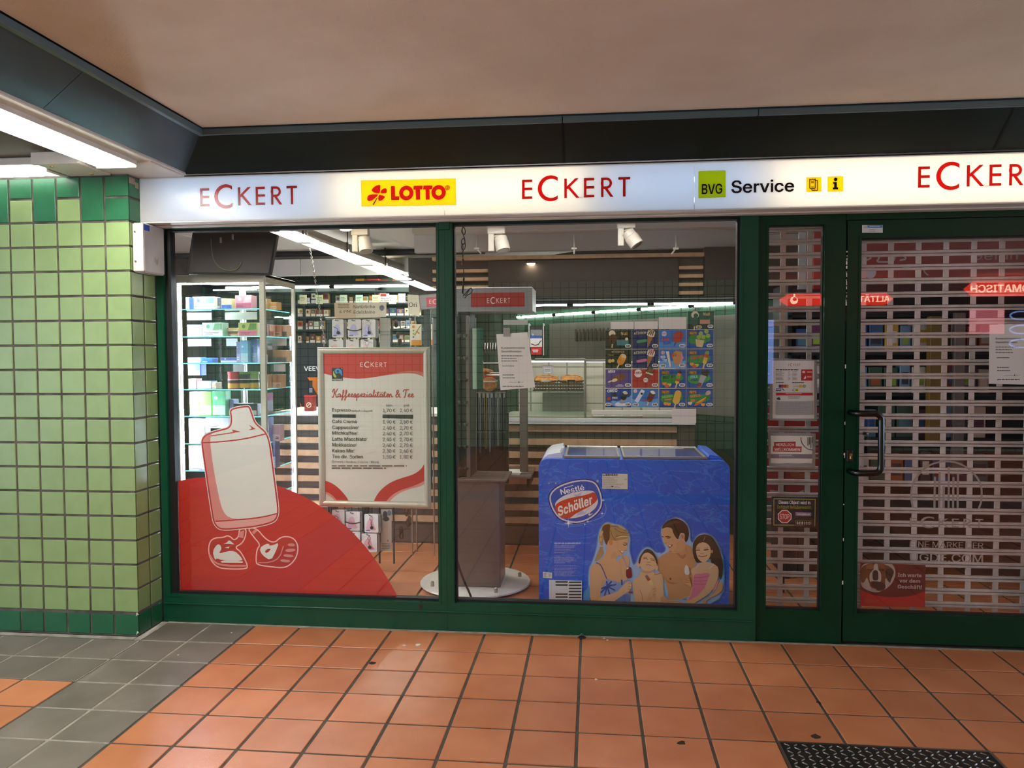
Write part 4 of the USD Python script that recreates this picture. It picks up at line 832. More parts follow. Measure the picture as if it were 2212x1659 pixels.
# the boxes on the shelves: pixel box, depth offset, colour, stripes, what it is
goods = [
 (401, 642, 409, 666, 'blue', '4a78c8', ['e8f0ff'], 'narrow blue box at the left end of the top cabinet shelf'),
 (416, 641, 464, 666, 'white', 'eef0f2', ['f8f8f8', '5a7a9a'], 'wide white box on the top cabinet shelf'),
 (464, 643, 477, 665, 'slate', '4a4c66', ['5c5e7a'], 'dark slate box behind the white one on the top cabinet shelf'),
 (478, 645, 501, 666, 'lime', 'cfd890', ['3c5ab0', 'e6ecb8'], 'lime and blue box on the top cabinet shelf'),
 (508, 638, 544, 666, 'pink', 'dfa8b8', ['c86888', 'f0d0d8'], 'pink double box on the top cabinet shelf'),
 (573, 645, 596, 667, 'orange', 'e3b877', ['c98a3a', 'f3e2b8'], 'orange box right of the front post on the top cabinet shelf'),
 (598, 652, 612, 668, 'amber', 'd9a860', ['efd8a8'], 'amber slanted box behind the orange one on the top cabinet shelf'),
 (404, 701, 437, 725, 'violet blue', '6f7fd0', ['8a98e0'], 'violet-blue box at the left of the second cabinet shelf'),
 (437, 697, 482, 725, 'mint', 'b8dcb4', ['e8f4e4', '7aa87a'], 'mint double box on the second cabinet shelf'),
 (482, 716, 513, 724, 'tan', 'c99458', ['e8d4b0'], 'low tan box on the second cabinet shelf'),
 (489, 708, 514, 716, 'cream', 'dcb98a', ['f0dcc0'], 'low cream box stacked on the tan one in the cabinet'),
 (515, 697, 556, 724, 'green and pink', 'b8bc60', ['d87888', '5f8a3a'], 'green and pink double box on the second cabinet shelf'),
 (577, 700, 590, 724, 'pale pink', 'e3c4cc', ['c890a8'], 'pale pink box right of the front post on the second cabinet shelf'),
 (591, 701, 606, 725, 'rose', 'd8a890', ['b86a58', 'f0d8c0'], 'rose patterned box on the second cabinet shelf'),
 (607, 703, 619, 725, 'terracotta', 'c08a6a', ['d8b090'], 'terracotta box on the second cabinet shelf'),
 (620, 702, 632, 725, 'sand', 'd8b890', ['6a6a58'], 'sand coloured box with dark circle at the right of the second shelf'),
 (434, 773, 459, 782, 'bright blue', '2f7ad0', ['1f5aa8'], 'small bright blue box on the third cabinet shelf'),
 (405, 772, 433, 783, 'pale blue', '8fa4d8', ['b8c8ec'], 'pale blue flat box at the left of the third cabinet shelf'),
 (476, 772, 514, 784, 'navy', '5f6ca8', ['dfe4f4'], 'navy flat box with white lettering on the third cabinet shelf'),
 (511, 738, 520, 783, 'lilac', '8f90b4', ['b0b0cc'], 'lilac upright box on the third cabinet shelf'),
 (520, 735, 536, 784, 'sky blue', '7fc0dc', ['b8e8f0'], 'sky blue upright carton with hanging tab on the third shelf'),
 (543, 733, 556, 783, 'blue', '7fa0d8', ['a8c4ec'], 'blue upright carton beside the front post on the third shelf'),
 (575, 742, 596, 780, 'black', '2a2c34', ['c8ccd4'], 'black box with white print right of the front post on the third shelf'),
 (620, 756, 632, 783, 'sand', 'd4b48c', ['8a8a8a'], 'sand coloured box with grey circle on the third cabinet shelf'),
 (406, 786, 433, 811, 'blue', '5f8ae0', ['8fb0f0'], 'blue box hanging at the left under the third cabinet shelf'),
 (407, 818, 424, 841, 'salmon', 'd88a78', ['6f8ad8', 'f0f0ff'], 'salmon and blue box on the fourth cabinet shelf'),
 (426, 823, 457, 841, 'grey lilac', 'a0a4cc', ['d0d4ec'], 'grey-lilac box in a clear tray on the fourth cabinet shelf'),
 (458, 826, 467, 841, 'beige', 'c8b08a', ['e0d0b0'], 'small beige box on the fourth cabinet shelf'),
 (574, 809, 607, 841, 'peach', 'd8ac84', ['f0d0b0', 'c88a60'], 'peach box right of the front post on the fourth cabinet shelf'),
 (608, 809, 632, 838, 'tan', 'c49a74', ['e0c0a0'], 'tan box at the right of the fourth cabinet shelf'),
 (410, 846, 430, 899, 'olive', 'a8a870', ['8fc850'], 'olive box at the left of the fifth cabinet shelf'),
 (430, 846, 457, 884, 'grass green', '8fcc60', ['c0e8a0'], 'grass green box on the fifth cabinet shelf'),
 (459, 845, 487, 884, 'mint green', '7fdca0', ['e8fff0'], 'mint green box on the fifth cabinet shelf'),
 (465, 863, 505, 896, 'dusty blue', '7f88b4', ['e0e4f0'], 'dusty blue box with white drop emblem on the fifth cabinet shelf'),
 (506, 872, 556, 898, 'black', '23242a', ['b8b8a0'], 'black box with small white print on the fifth cabinet shelf'),
 (575, 849, 622, 866, 'magenta', 'd888c0', ['8f78d8', 'f0a8d0'], 'magenta and violet box with peg hole right of the front post'),
 (575, 865, 616, 893, 'pale blue', 'c4ccdc', ['8a90a0'], 'pale blue box with barcode right of the front post'),
 (575, 888, 590, 900, 'cocoa', 'b08464', ['d8b898'], 'low cocoa box on the fifth cabinet shelf'),
 (408, 904, 443, 947, 'lilac', 'c8a8d8', ['e8d0f0', 'd87898'], 'lilac box with slanted stripes on the sixth cabinet shelf'),
 (444, 902, 495, 925, 'white', 'f2f2f4', ['ffffff'], 'large white box on the sixth cabinet shelf'),
 (577, 902, 602, 950, 'blue and violet', '8f9cd8', ['d8a8c8', 'e0e4f4'], 'blue and violet carton right of the front post on the sixth shelf'),
 (604, 918, 618, 946, 'pale rose', 'dcbcc4', ['f4e4e8'], 'pale rose box on the sixth cabinet shelf'),
 (408, 962, 436, 1010, 'purple', 'b894cc', ['e8d8f4', 'd88aa8'], 'purple box at the left of the seventh cabinet shelf'),
 (436, 970, 445, 1012, 'ivory', 'e8e4d8', ['f8f8f0'], 'ivory box beside the purple one in the cabinet'),
 (595, 952, 620, 1008, 'steel blue', '7f8cb4', ['c8d0e8', '3a4060'], 'steel blue carton right of the walking decal on the seventh shelf'),
]
for i, (a, y0_, b, y1_, cn, c, st, lab) in enumerate(goods):
    yy = cy0+.06+.05*((i*7) % 4)/3 + (.16 if 573 <= a else 0) + (.02 if i in (9, 10) else 0)
    if a >= 573: yy = cy0+.10+.10*((a-573)/60)
    if i in (2,): yy += .05
    x0, x1, z0, z1 = X(a, y1_, yy), X(b, y1_, yy), Z(a, y1_, yy), Z(a, y0_, yy)
    x1 = min(x1, cx1-.032)
    cand = [z for z in szs if abs(z-z0) < .05]
    if cand and i not in (10, 24): z0 = min(cand, key=lambda z: abs(z-z0))
    t = thing('vape_box', lab, 'box', ((x0+x1)/2, yy, z0), 'boxes in the glass cabinet')
    k = 'vb_'+c; obj('carton', rbox(x0, x1, yy, yy+.07, z0, z1, .0015), k if k in MAT else M(k, c, .4), t); cp = obj.last
    pr = Print(yy); w, h = x1-x0, z1-z0
    R = random.Random(i)
    pr.it.append((sbox(x0+.03*w, z0+.03*h, x1-.03*w, z0+.42*h), lin(st[0])))
    if len(st) > 1: pr.it.append((Polygon([(x0+.5*w, z0+.45*h), (x1-.05*w, z0+.5*h), (x1-.05*w, z1-.06*h), (x0+.62*w, z1-.06*h)]), lin(st[1])))
    pr.it.append((unary_union([sbox(x0+.12*w, z0+(.14+.1*q)*h, x0+(.4+.4*R.random())*w, z0+(.18+.1*q)*h) for q in range(2)]), lin('55586a' if c[0] > '8' else 'e8e8e8')))
    pr.it.append((Point(x0+.28*w, z0+.72*h).buffer(min(w, h)*.14, 5), lin(st[-1])))
    pr.build('box_print', cp)
for i, (px, c, lid, l) in enumerate(((505, 'c9302a', 'd23a34', 'red'), (529, '2d2f38', '6fb04a', 'black and green'), (548, '8fae5a', '9ac060', 'pale green'))):
    yy = cy0+.11+.03*i; x = X(px, 830, yy); r_ = .033; z0 = szs[3]; z1 = Z(px, 803, yy)
    t = thing('tobacco_tub', '%s lidded tub with yellow foot on the fourth cabinet shelf' % l, 'tub', (x, yy, z0), 'tubs in the glass cabinet')
    obj('tub', lathe([(0, z0), (r_, z0), (r_, z1-.012), (0, z1-.012)], (x, yy), 20), 'tub_%d' % i if 'tub_%d' % i in MAT else M('tub_%d' % i, c, .35), t, smooth=40)
    obj('lid', lathe([(r_+.002, z1-.014), (r_+.002, z1), (0, z1+.001)], (x, yy), 20), 'lid_%d' % i if 'lid_%d' % i in MAT else M('lid_%d' % i, lid, .35), t, smooth=40)
    for z, hh, m_ in ((z0+.004, .026, 'yellow_case'), (z0+.034, .014, 'black_matt'), (z0+.05, .006, 'cream')): obj('band', lathe([(r_+.0008, z), (r_+.0008, z+hh)], (x, yy), 20), m_, t, smooth=True)
# screen hanging above the cabinet, seen from behind
t = thing('hanging_screen', 'black flat screen seen from behind, hanging tilted above the cabinet', 'screen', (.32, .25, 2.05))
pz = [(405, 590), (582, 592), (602, 480), (422, 480)]
q = [P(a, b, .22+.05*(590-b)/110) for a, b in pz]; q = np.array(q)
n_ = np.cross(q[1]-q[0], q[3]-q[0]); n_ /= np.linalg.norm(n_); n_ = n_ if n_[1] > 0 else -n_
obj('casing', hull(np.vstack([q, q+n_*.035])), 'tv_brown', t)
obj('rim', cat(*[tube([q[i], q[(i+1) % 4]], .006, 6) for i in range(4)]), 'black_matt', t)
c_ = [(456, 515), (457, 540), (462, 565), (480, 582), (500, 586), (515, 580), (522, 566)]
obj('cable', tube([P(a, b, .215+.05*(590-b)/110) for a, b in sm(c_, 2, False)], .0022, 6), M('cable_green', '6f7f56', .5), t)
obj('bracket', cat(bx(.2, .24, .28, .30, 2.2, 2.46), bx(.40, .44, .28, .30, 2.2, 2.46)), 'black_matt', t)
obj('vent', cat(*[bx(X(a, b, .21), X(a+4, b, .21), .224, .226, Z(a, b+12, .21), Z(a, b, .21)) for a, b in ((472, 512), (498, 505))]), 'grey_sign', t)

# ---------------------------------------------------------------- menu board on chains
my = .20
mb = thing('menu_board', 'hanging coffee price board in a rounded silver frame with red waves', 'board', (1.11, my, .6))
bo = [(681, 748.5), (931, 752.5), (928.5, 1102.5), (690.5, 1093.5)]
xs0, xs1, zb0, zt0 = .795, 1.428, .613, 1.4985
fw_ = .037
def prof_bar(p, q, inw):
    """half-round frame bar from p to q in (x, z), mitred at both ends"""
    p, q, inw = map(np.array, (p, q, inw)); d = (q-p)/np.linalg.norm(q-p); V = []
    for e, sgn in ((p, 1), (q, -1)):
        for a in np.linspace(0, math.pi, 8):
            u = fw_*(1-math.cos(a))/2; V.append((e[0]+inw[0]*u+sgn*d[0]*u, my-.016*math.sin(a), e[1]+inw[1]*u+sgn*d[1]*u))
    return hull(V)
c4 = [(xs0, zb0), (xs1, zb0), (xs1, zt0), (xs0, zt0)]
for i, inw in enumerate(((0, 1), (-1, 0), (0, -1), (1, 0))): obj('frame_bar', prof_bar(c4[i], c4[(i+1) % 4], inw), 'alu_warm', mb, smooth=25)
obj('back', bx(xs0+.01, xs1-.01, my+.001, my+.012, zb0+.01, zt0-.01), 'cream', mb)
pr = Print(my-.0005, .0001); B1 = lambda *p: [(680+a*.12206, 740+b*.12206) for a, b in p]; B2 = lambda *p: [(680+a*.12206, 920+b*.12206) for a, b in p]
cr, rd, pk = 'd6d7c8', 'bf2c20', 'd98c80'
pr.it.append((sbox(xs0+.03, zb0+.03, xs1-.03, zt0-.03), lin(cr)))
inner = sbox(xs0+.034, zb0+.034, xs1-.034, zt0-.034)
def wave(pts, c): g = Polygon(pr.xz(pts)).buffer(0).intersection(inner); pr.it.append((g, lin(c)))
top = B1((110, 170), (1960, 170))
wv = sm(B1((1960, 640), (1900, 590), (1780, 550), (1600, 535), (1400, 555), (1100, 605), (850, 640), (600, 635), (350, 595), (200, 560), (110, 530)), 2, False)
pv = sm(B1((1960, 620), (1960, 545), (1880, 515), (1750, 497), (1600, 505), (1400, 545), (1300, 572), (1420, 560), (1600, 540), (1780, 550), (1900, 590)), 1)
wave(np.vstack([top, wv]), rd); wave(pv, 'cc6a5a')
wave(np.vstack([sm(B2((110, 960), (250, 985), (380, 1060), (500, 1180), (590, 1300), (640, 1400)), 2, False), B2((440, 1400)), sm(B2((420, 1370), (350, 1260), (250, 1180), (110, 1135)), 2, False)]), rd)
wave(np.vstack([sm(B2((110, 1135), (250, 1180), (350, 1260), (430, 1385)), 2, False), sm(B2((395, 1385), (320, 1280), (230, 1210), (110, 1185)), 2, False)]), pk)
up = sm(B2((1960, 620), (1910, 730), (1830, 810), (1720, 870), (1560, 915), (1400, 970), (1260, 1050), (1140, 1160), (1060, 1290), (1030, 1395)), 2, False)
mid = sm(B2((1230, 1395), (1280, 1310), (1380, 1210), (1520, 1135), (1700, 1080), (1850, 1020), (1960, 960)), 2, False)
lo = sm(B2((1960, 1020), (1850, 1075), (1700, 1110), (1540, 1165), (1420, 1240), (1330, 1330), (1300, 1395)), 2, False)
wave(np.vstack([up, mid]), rd); wave(np.vstack([mid, lo]), pk)
g_ = affinity.translate(ECK, 0, 0); pr.text('', 778.5, 792.5, 9.2, 'e9dccf', w=56.5, g=g_)
fb = B1((305, 448), (498, 448), (498, 676), (305, 676)); pr.poly(fb, '16181a')
pr.poly(B1((350, 500), (370, 465), (430, 455), (480, 500), (485, 560), (478, 600), (462, 560), (420, 530), (380, 555), (360, 535)), '3d8fc8', 2).ell(*B1((410, 508))[0], 2.6, 2.6, '16181a').poly(B1((328, 490), (320, 560), (340, 610), (375, 625), (385, 595), (345, 540)), 'a9bf3a', 2)
pr.text('FAIRTRADE', *B1((312, 668))[0], 3.4, 'd8d8d0', w=21.5, bold=600).ell(*B1((482, 462))[0], .8, .8, 'd8d8d0')
g_ = script('Kaffeespezialitäten & Tee'); k_ = pr.sc(800, 860); bx_ = g_.bounds
pr.text('', *B1((300, 965))[0], 7.4, 'b0352a', w=176.5, g=g_)
dk = '2b2c27'
def row(cy_, name, a, b, M_, small=None, sup=True):
    pr.text(name, *M_((312, cy_))[0], 7.1, dk, bold=500, w={'Espresso': 39.2, 'Café Cremè': 53, 'Cappuccino': 54.5, 'Milchkaffee': 52.3, 'Latte Macchiato': 72.8, 'Mokkacino': 49.8, 'Kakao Mix': 46, 'Tee div. Sorten': 66}[name])
    for s, x in ((a, 1205), (b, 1507)): pr.text(s, *M_((x, cy_+8))[0], 7.1, dk, bold=400, w=27)
row(1222, 'Espresso', '1,70 €', '2,40 €', B1); pr.text('einfach / doppelt', *B1((655, 1225))[0], 4.2, '3a3a34', w=44.5)
pr.text('klein', *B1((1268, 1130))[0], 4.6, '3a3a34', w=12.3).text('groß', *B1((1572, 1130))[0], 4.6, '3a3a34', w=12.3)
pr.poly(B1((316, 1268), (726, 1272), (726, 1332), (316, 1326)), '1b1a12').poly(B1((1200, 1272), (1736, 1276), (1736, 1348), (1200, 1336)), '1b1a12')
row(1425, 'Café Cremè', '1,90 €', '2,50 €', B1); row(1530, 'Cappuccino', '2,40 €', '2,70 €', B1)
for nm, y_, a_, b_, sx in (('Milchkaffee', 155, '2,40 €', '2,70 €', 750), ('Latte Macchiato', 260, '2,40 €', '2,70 €', 912), ('Mokkacino', 362, '2,40 €', '2,70 €', 725), ('Kakao Mix', 465, '2,30 €', '2,60 €', 692)):
    row(y_, nm, a_, b_, B2); pr.text('K', *B2((sx, y_-30))[0], 2.6, dk, bold=500)
pr.text('K', *B1((768, 1500))[0], 2.6, dk, bold=500)
row(568, 'Tee div. Sorten', '1,50 €', '1,80 €', B2)
pr.text('(Schwarz / Rooibos / Früchte / Minze)', *B2((305, 648))[0], 4.4, '4a4034', w=101)
pr.lines(*B2((305, 695))[0], *B2((1750, 735))[0], 1, '5a5248', .5, 4).lines(*B2((305, 735))[0], *B2((1530, 775))[0], 1, '4a4238', .5, 5)
pr.build('printed_sheet', mb)
t = thing('hanging_chain', 'thin steel chain that holds the menu board at its upper left', 'chain', (.8, .3, 1.5))
p0, p1 = P(662, 488, 1.12), P(701, 733, my); links = []
N = 46
for i in range(N):
    a, b = p0+(p1-p0)*i/N, p0+(p1-p0)*(i+1.25)/N; d = b-a; s_ = np.cross(d, [1, 0, 0] if i % 2 else [0, 1, 0]); s_ = s_/np.linalg.norm(s_)*.0052
    links.append(tube([a, a+d*.2+s_, a+d*.8+s_, b, a+d*.8-s_, a+d*.2-s_, a], .0016, 5))
obj('links', cat(links), 'steel', t, kind='stuff')
rc = P(700, 737, my); obj('ring', tube([(rc[0]+.014*math.cos(a), my, rc[2]+.014*math.sin(a)) for a in np.linspace(0, 6.283, 20)], .003, 6), 'steel', t); obj('eye', tube([(rc[0], my, rc[2]-.012), (rc[0], my, zt0-.002)], .003, 6), 'steel', t)

# ---------------------------------------------------------------- gemstone card rack
gy = .92
gr = thing('gemstone_rack', 'dark green wire rack of gemstone jewellery cards behind the menu board', 'rack', (.8, gy+.1, 0))
obj('back_board', rbox(X(704, 700, gy+.06), X(722, 700, gy+.06), gy+.05, gy+.08, .2, Z(704, 688, gy), .003), 'beam_green', gr)
obj('side_post', cat(*[cyl((X(px, 900, gy), gy, .1), (X(px, 900, gy), gy, Z(px, 690, gy)), .006, 8) for px in (707, 817, 848)]), 'black_matt', gr)
obj('top_rod', cyl((X(703, 688, gy), gy, Z(703, 687, gy)), (X(822, 688, gy), gy, Z(822, 687, gy)), .005, 8), 'steel', gr)
obj('back_grid', cat(*[cyl((X(px, 900, gy+.05), gy+.05, .18), (X(px, 900, gy+.05), gy+.05, 1.67), .003, 6) for px in range(712, 818, 15)]+[cyl((X(708, 900, gy+.05), gy+.05, z), (X(818, 900, gy+.05), gy+.05, z), .003, 6) for z in np.arange(.25, 1.68, .12)]), 'black_matt', gr)
obj('post', rbox(.80, .84, gy+.05, gy+.09, .1, 1.68, .003), 'black_matt', gr)
obj('stone_pendants', cat(*[trimesh.creation.icosphere(1, .016+.006*rng.random()).apply_transform(np.diag([.8, .8, 1.5, 1])).apply_translation((X(855+rng.uniform(0, 26), 700, gy+.1), gy+.1, z+rng.uniform(-.02, .02))) for z in np.arange(.25, 1.68, .045)]), 'panel_brown', gr, kind='stuff')
obj('side_hooks', cat(*[cyl((X(846, 700, gy+.1), gy+.1, z), (X(884, 700, gy+.1), gy+.06, z+.015), .002, 5) for z in np.arange(.3, 1.68, .11)]), 'black_matt', gr)
pr = Print(gy-.002); pr.rect(820, 687, 843, 752, '9c9b90').text('Natürliche', 821.5, 718.5, 3.6, '3f4038', w=20).text('Edelsteine', 821.5, 724.5, 3.6, '3f4038', w=20); pr.poly([(823, 1100), (846, 1100), (846, 1190), (823, 1190)], 'a5a293').ell(832, 1112, 5, 8, '2f3c40').ell(841, 1108, 4, 6, '4f6a68').ell(834, 1121, 7, 5, '33373a').lines(825, 1174, 843, 1187, 4, '5a5850').ell(838, 1168, 1.6, 2, 'b03a30')
pr.build('side_panel', gr)
pr = Print(gy-.03); pr.poly([(722, 654), (835, 653), (834, 684.5), (723, 687.5)], 'd3c8ae').poly([(722, 654), (770, 653.6), (768, 686), (723, 687.5)], 'cdb493')
pr.text('Natürliche', 764, 666.5, 7, '33352f', w=46).text('Edelsteine', 764, 678, 7, '33352f', w=46).text('4.99€', 732, 676, 5.4, '1c1c1a', w=26, bold=400, shear=.25).lines(730, 657, 755, 667, 3, '6a5a44').poly([(819, 662), (826, 658), (831, 664), (827, 672), (821, 670)], '5f6070', 1)
pr.build('header_card', gr)
def gem_card(px, py, w, h, kind, tint, lab):
    y = gy-.035; x0, x1, z1, z0 = X(px, py, y), X(px+w, py, y), Z(px, py, y), Z(px, py+h, y)
    t = thing('gemstone_card', lab, 'card', ((x0+x1)/2, y, z0), 'jewellery cards on the gemstone rack')
    g = sbox(x0+.008, z0+.008, x1-.008, z1-.008).buffer(.008, 4)
    cp = obj('card', ext(g, y, y+.0015), 'paper', t); obj('cards_behind', ext(affinity.translate(g, .012, -.004), y+.008, y+.03), 'grey_sign', t, kind='stuff')
    pr = Print(y-.0005); W, H = x1-x0, z1-z0
    pr.it.append((Polygon(sm([(x0+.1*W, z0+.1*H), (x0+.15*W, z0+.5*H), (x0+.35*W, z0+.75*H), (x0+.6*W, z0+.7*H), (x0+.7*W, z0+.3*H), (x0+.9*W, z0+.12*H)], 1)), lin(tint))); pr.it.append((sbox(x0+.1*W, z0+.08*H, x0+.4*W, z0+.14*H), lin('6a6a90')))
    pr.build('card_print', cp)
    cx, cz = (x0+x1)/2, (z0+z1)/2
    obj('hook', tube([(cx-.02, y+.03, z1+.004), (cx-.015, y-.005, z1-.006), (cx+.005, y-.02, z1-.010), (cx+.012, y-.022, z1-.008)], .0022, 6), 'black_matt', t)
    if kind == 'bracelet': obj('bead_string', cat(*[trimesh.creation.icosphere(1, .0042).apply_translation((x0-.003+(W+.006)*u, y-.004, cz-.005-.010*math.sin(math.pi*u))) for u in np.linspace(0, 1, 15)]), 'panel_brown', t)
    else:
        obj('cord', tube([(cx+.0, y-.003, cz-.02), (cx-.003, y-.003, cz+.0), (cx+(.0 if kind == 'ring' else -.03), y-.003, cz+.012)], .0015, 5), 'black_matt', t)
        if kind == 'ring': obj('ring', tube([(cx+.011*math.cos(a), y-.004, cz+.03+.013*math.sin(a)) for a in np.linspace(0, 6.283, 14)], .0014, 5), 'steel', t)
        obj('stone', trimesh.creation.icosphere(2, .011).apply_translation((cx+.004, y-.006, cz-.028)), 'black_gloss', t, smooth=True)
for k, (px, py, w, h, kd, tn, l) in enumerate(((717, 690, 25, 39, 'pendant', 'b9b6d8', 'gemstone card with pendant cord, left in the upper row'), (751, 690, 29, 39, 'bracelet', 'b9b6d8', 'gemstone card with bead bracelet, middle of the upper row'), (782, 690, 29, 39, 'ring', 'b9b6d8', 'gemstone card with key ring, right in the upper row'),
    (710, 733, 31, 39, 'pendant', 'e3bdb4', 'pinkish gemstone card left in the row just above the menu board'), (747, 733, 28, 39, 'bracelet', 'e3bdb4', 'pinkish gemstone card in the middle of the row just above the menu board'), (779, 733, 27, 39, 'ring', 'e3bdb4', 'pinkish gemstone card with ring, right in the row just above the menu board'),
    (717, 1101, 27, 32, 'pendant', 'd8a8b0', 'gemstone card partly behind the red decal, below the menu board'), (747, 1105, 30, 41, 'bracelet', 'd8a8b0', 'gemstone card with dark bead bracelet below the menu board'), (787, 1110, 30, 40, 'ring', 'd8a8b0', 'gemstone card with key ring and two stones below the menu board'), (752, 1148, 26, 40, 'pendant', 'd8a8b0', 'gemstone card at the lower left, half behind the red decal'), (781, 1152, 33, 40, 'ring', 'd8a8b0', 'lowest gemstone card with ring, beside the grey side panel'))): gem_card(px, py, w, h, kd, tn, l)
obj('castor_leg', cat(hull([(x, y, z) for (x, y) in ((.74, .86), (.78, .9), (1.0, .56), (1.04, .60)) for z in (.085, .125)])), 'rubber_grey', gr); obj('castor', cat(cyl((1.0, .55, .03), (1.0, .60, .03), .03, 16), cyl((1.01, .58, .06), (1.01, .58, .09), .012, 10)), 'black_matt', gr)
obj('castor_leg', cat(hull([(x, y, z) for (x, y) in ((.70, .9), (.74, .86), (.5, .6), (.54, .56)) for z in (.085, .125)])), 'rubber_grey', gr)
# cards with herbs and the sign behind it
pr = Print(1.5); pr.rect(889, 700, 910, 746, 'e4dcc4').rect(889, 735, 910, 746, 'd8912c').line([(896, 724), (903, 712), (908, 704)], 2, '7f8a4a').line([(900, 716), (905, 720)], 3, 'b9803a').ell(893, 706, 3, 3, 'd07a2a').ell(893, 714, 2, 2, '7fa04a').ell(893, 721, 2, 2, '7fa04a').ell(893, 728, 2, 2, '3f7a8a'); m, c = pr.mesh(); t = thing('herb_poster', 'cream and orange poster with herb drawing right of the gemstone rack', 'poster', (.95, 1.5, 0)); obj('print', m, 'ink', t, col=c); hx_ = X(889, 720, 1.5); obj('stand_rod', cyl((hx_-.01, 1.51, 0), (hx_-.01, 1.51, 1.72), .006, 8), 'steel', t); obj('board', bx(hx_-.01, X(910, 720, 1.5), 1.501, 1.508, Z(900, 746, 1.5), Z(900, 700, 1.5)), 'cream', t)
pr = Print(1.5); pr.rect(926, 700, 934, 745, 'e8e2d2').rect(926, 734, 934, 745, 'd8912c').ell(930, 713, 2, 3, '5fa08a'); m, c = pr.mesh(); t = thing('herb_poster', 'narrow cream and orange poster at the left edge of the mullion', 'poster', (1.1, 1.5, 0)); obj('print', m, 'ink', t, col=c); hx_ = X(934, 720, 1.5); obj('stand_rod', cyl((hx_, 1.51, 0), (hx_, 1.51, 1.72), .006, 8), 'steel', t); obj('board', bx(X(926, 720, 1.5), hx_, 1.501, 1.508, Z(930, 745, 1.5), Z(930, 700, 1.5)), 'cream', t)
pr = Print(1.6); pr.poly([(880, 636), (908, 638), (906, 684), (882, 678)], 'd8cfb8').text('Ori', 883, 663, 9, '24231f', w=17); m, c = pr.mesh(); t = thing('hanging_card', 'cream card with the letters Ori behind the gemstone rack', 'card', (1.0, 1.6, 0)); obj('print', m, 'ink', t, col=c); hx_ = X(895, 660, 1.6); obj('stand_rod', cyl((hx_, 1.612, 0), (hx_, 1.612, 1.75), .006, 8), 'steel', t)

# ---------------------------------------------------------------- revolving stand with red header
sx, sy_ = 1.60, .86
st = thing('sunglasses_stand', 'revolving sunglasses stand with grey column, red header and round white foot', 'stand', (sx-.03, sy_, 0))
obj('foot_disc', lathe([(0, .012), (.345, .012), (.35, .017), (.345, .024), (.1, .03), (0, .03)], (1.57, .86), 48), 'white_metal', st, smooth=30)
for a in (.35, 2.1, 3.7, 5.3, 4.2): obj('bolt', cat(cyl((1.57+.29*math.cos(a), .86+.29*math.sin(a), .024), (1.57+.29*math.cos(a), .86+.29*math.sin(a), .045), .011, 10), trimesh.creation.icosphere(1, .011).apply_translation((1.57+.29*math.cos(a), .86+.29*math.sin(a), .047))), 'steel', st)
obj('rubber_ring', lathe([(.1, .0), (.33, .0), (.33, .012)], (1.57, .86), 32), 'black_matt', st)
obj('column', rbox(1.478, 1.748, .70, .97, .03, .685, .006), 'pillar_grey', st)
obj('tray', rbox(1.44, 1.79, .66, 1.01, .685, .70, .003), 'pillar_grey', st)
obj('core', rbox(1.488, 1.562, .75, .95, .70, 1.72, .004), 'black_matt', st)
for x, y in ((1.49, .72), (1.555, .705), (1.49, .97), (1.555, .97)): obj('post', rbox(x-.01, x+.01, y-.01, y+.01, .70, 1.69, .002), 'pillar_grey' if x > 1.52 else 'black_matt', st)
obj('mirror', rbox(1.568, 1.640, .76, .768, 1.24, 1.62, .002), 'mirror', st, label='blue-grey mirror strip')
obj('header_box', rbox(1.42, 1.95, .70, 1.0, 1.715, 1.86, .003), 'grey_sign', st)
pr = Print(.699); pr.rect(1017, 634, 1116, 687, 'b5191d'); pr.it.pop(); z0, z1 = 1.69, 1.80; pr.it.append((sbox(1.576, 1.742, 1.903, 1.828), lin('a3161a'))); pr.text('', 1052, 655, 11, 'e3d2cc', w=50, g=ECK); pr.build('header_print', st)
g_ = affinity.scale(ECK, .055, .055, origin=(0, 0))
m = ext(affinity.translate(g_, -.14, 0), 0, .0006); R4 = trimesh.transformations.rotation_matrix(-math.pi/2, (0, 0, 1)); 
m2 = bx(1.418, 1.4195, .73, .97, 1.735, 1.83); obj('side_header', m2, 'red_gloss', st)
# the left, pinkish face of the header seen beside the mullion
pr = Print(.95); pr.poly([(906, 640), (944, 636), (944, 664), (910, 668)], '9a9793').poly([(920, 643), (944, 641), (944, 661), (922, 664)], 'c95f68').text('ECKERT', 927, 656, 8, 'e8d0d0', w=50, g=ECK)
pr.it[-1] = (pr.it[-1][0].intersection(Polygon(pr.xz([(906, 600), (946, 600), (946, 700), (906, 700)]))), pr.it[-1][1]); m, c = pr.mesh()
t = thing('header_sign', 'grey sign plate with pale red field at the left edge of the mullion', 'sign', (1.38, .95, 1.7)); obj('print', m, 'ink', t, col=c); obj('plate', ext(Polygon(Print(.955).xz([(904, 638), (946, 634), (946, 666), (908, 670)])), .952, .975), 'grey_sign', t); obj('post', rbox(X(915, 700, .97), X(930, 700, .97), .965, .985, .6, Z(920, 667, .97), .003), 'beam_green', t)
for j in range(7):
    for s_, x in ((0, 1.462), (1, 1.524)):
        z = .76+.135*j; y = .70 if s_ else .715
        t = thing('sunglasses', 'pair of dark sunglasses on the revolving stand, %s column, %s from the bottom' % (('left', 'right')[s_], ordn(j)), 'sunglasses', (x, y, z), 'sunglasses on the stand')
        for dx in (-.017, .017): obj('lens', trimesh.creation.icosphere(2, .014).apply_transform(np.diag([1, .3, .85, 1])).apply_translation((x+dx, y-.012, z)), 'black_gloss', t, smooth=True)
        obj('frame', tube([(x-.034, y+.02, z+.005), (x-.032, y-.01, z+.006), (x, y-.014, z+.005), (x+.032, y-.01, z+.006), (x+.034, y+.02, z+.005)], .002, 5), 'black_matt', t)

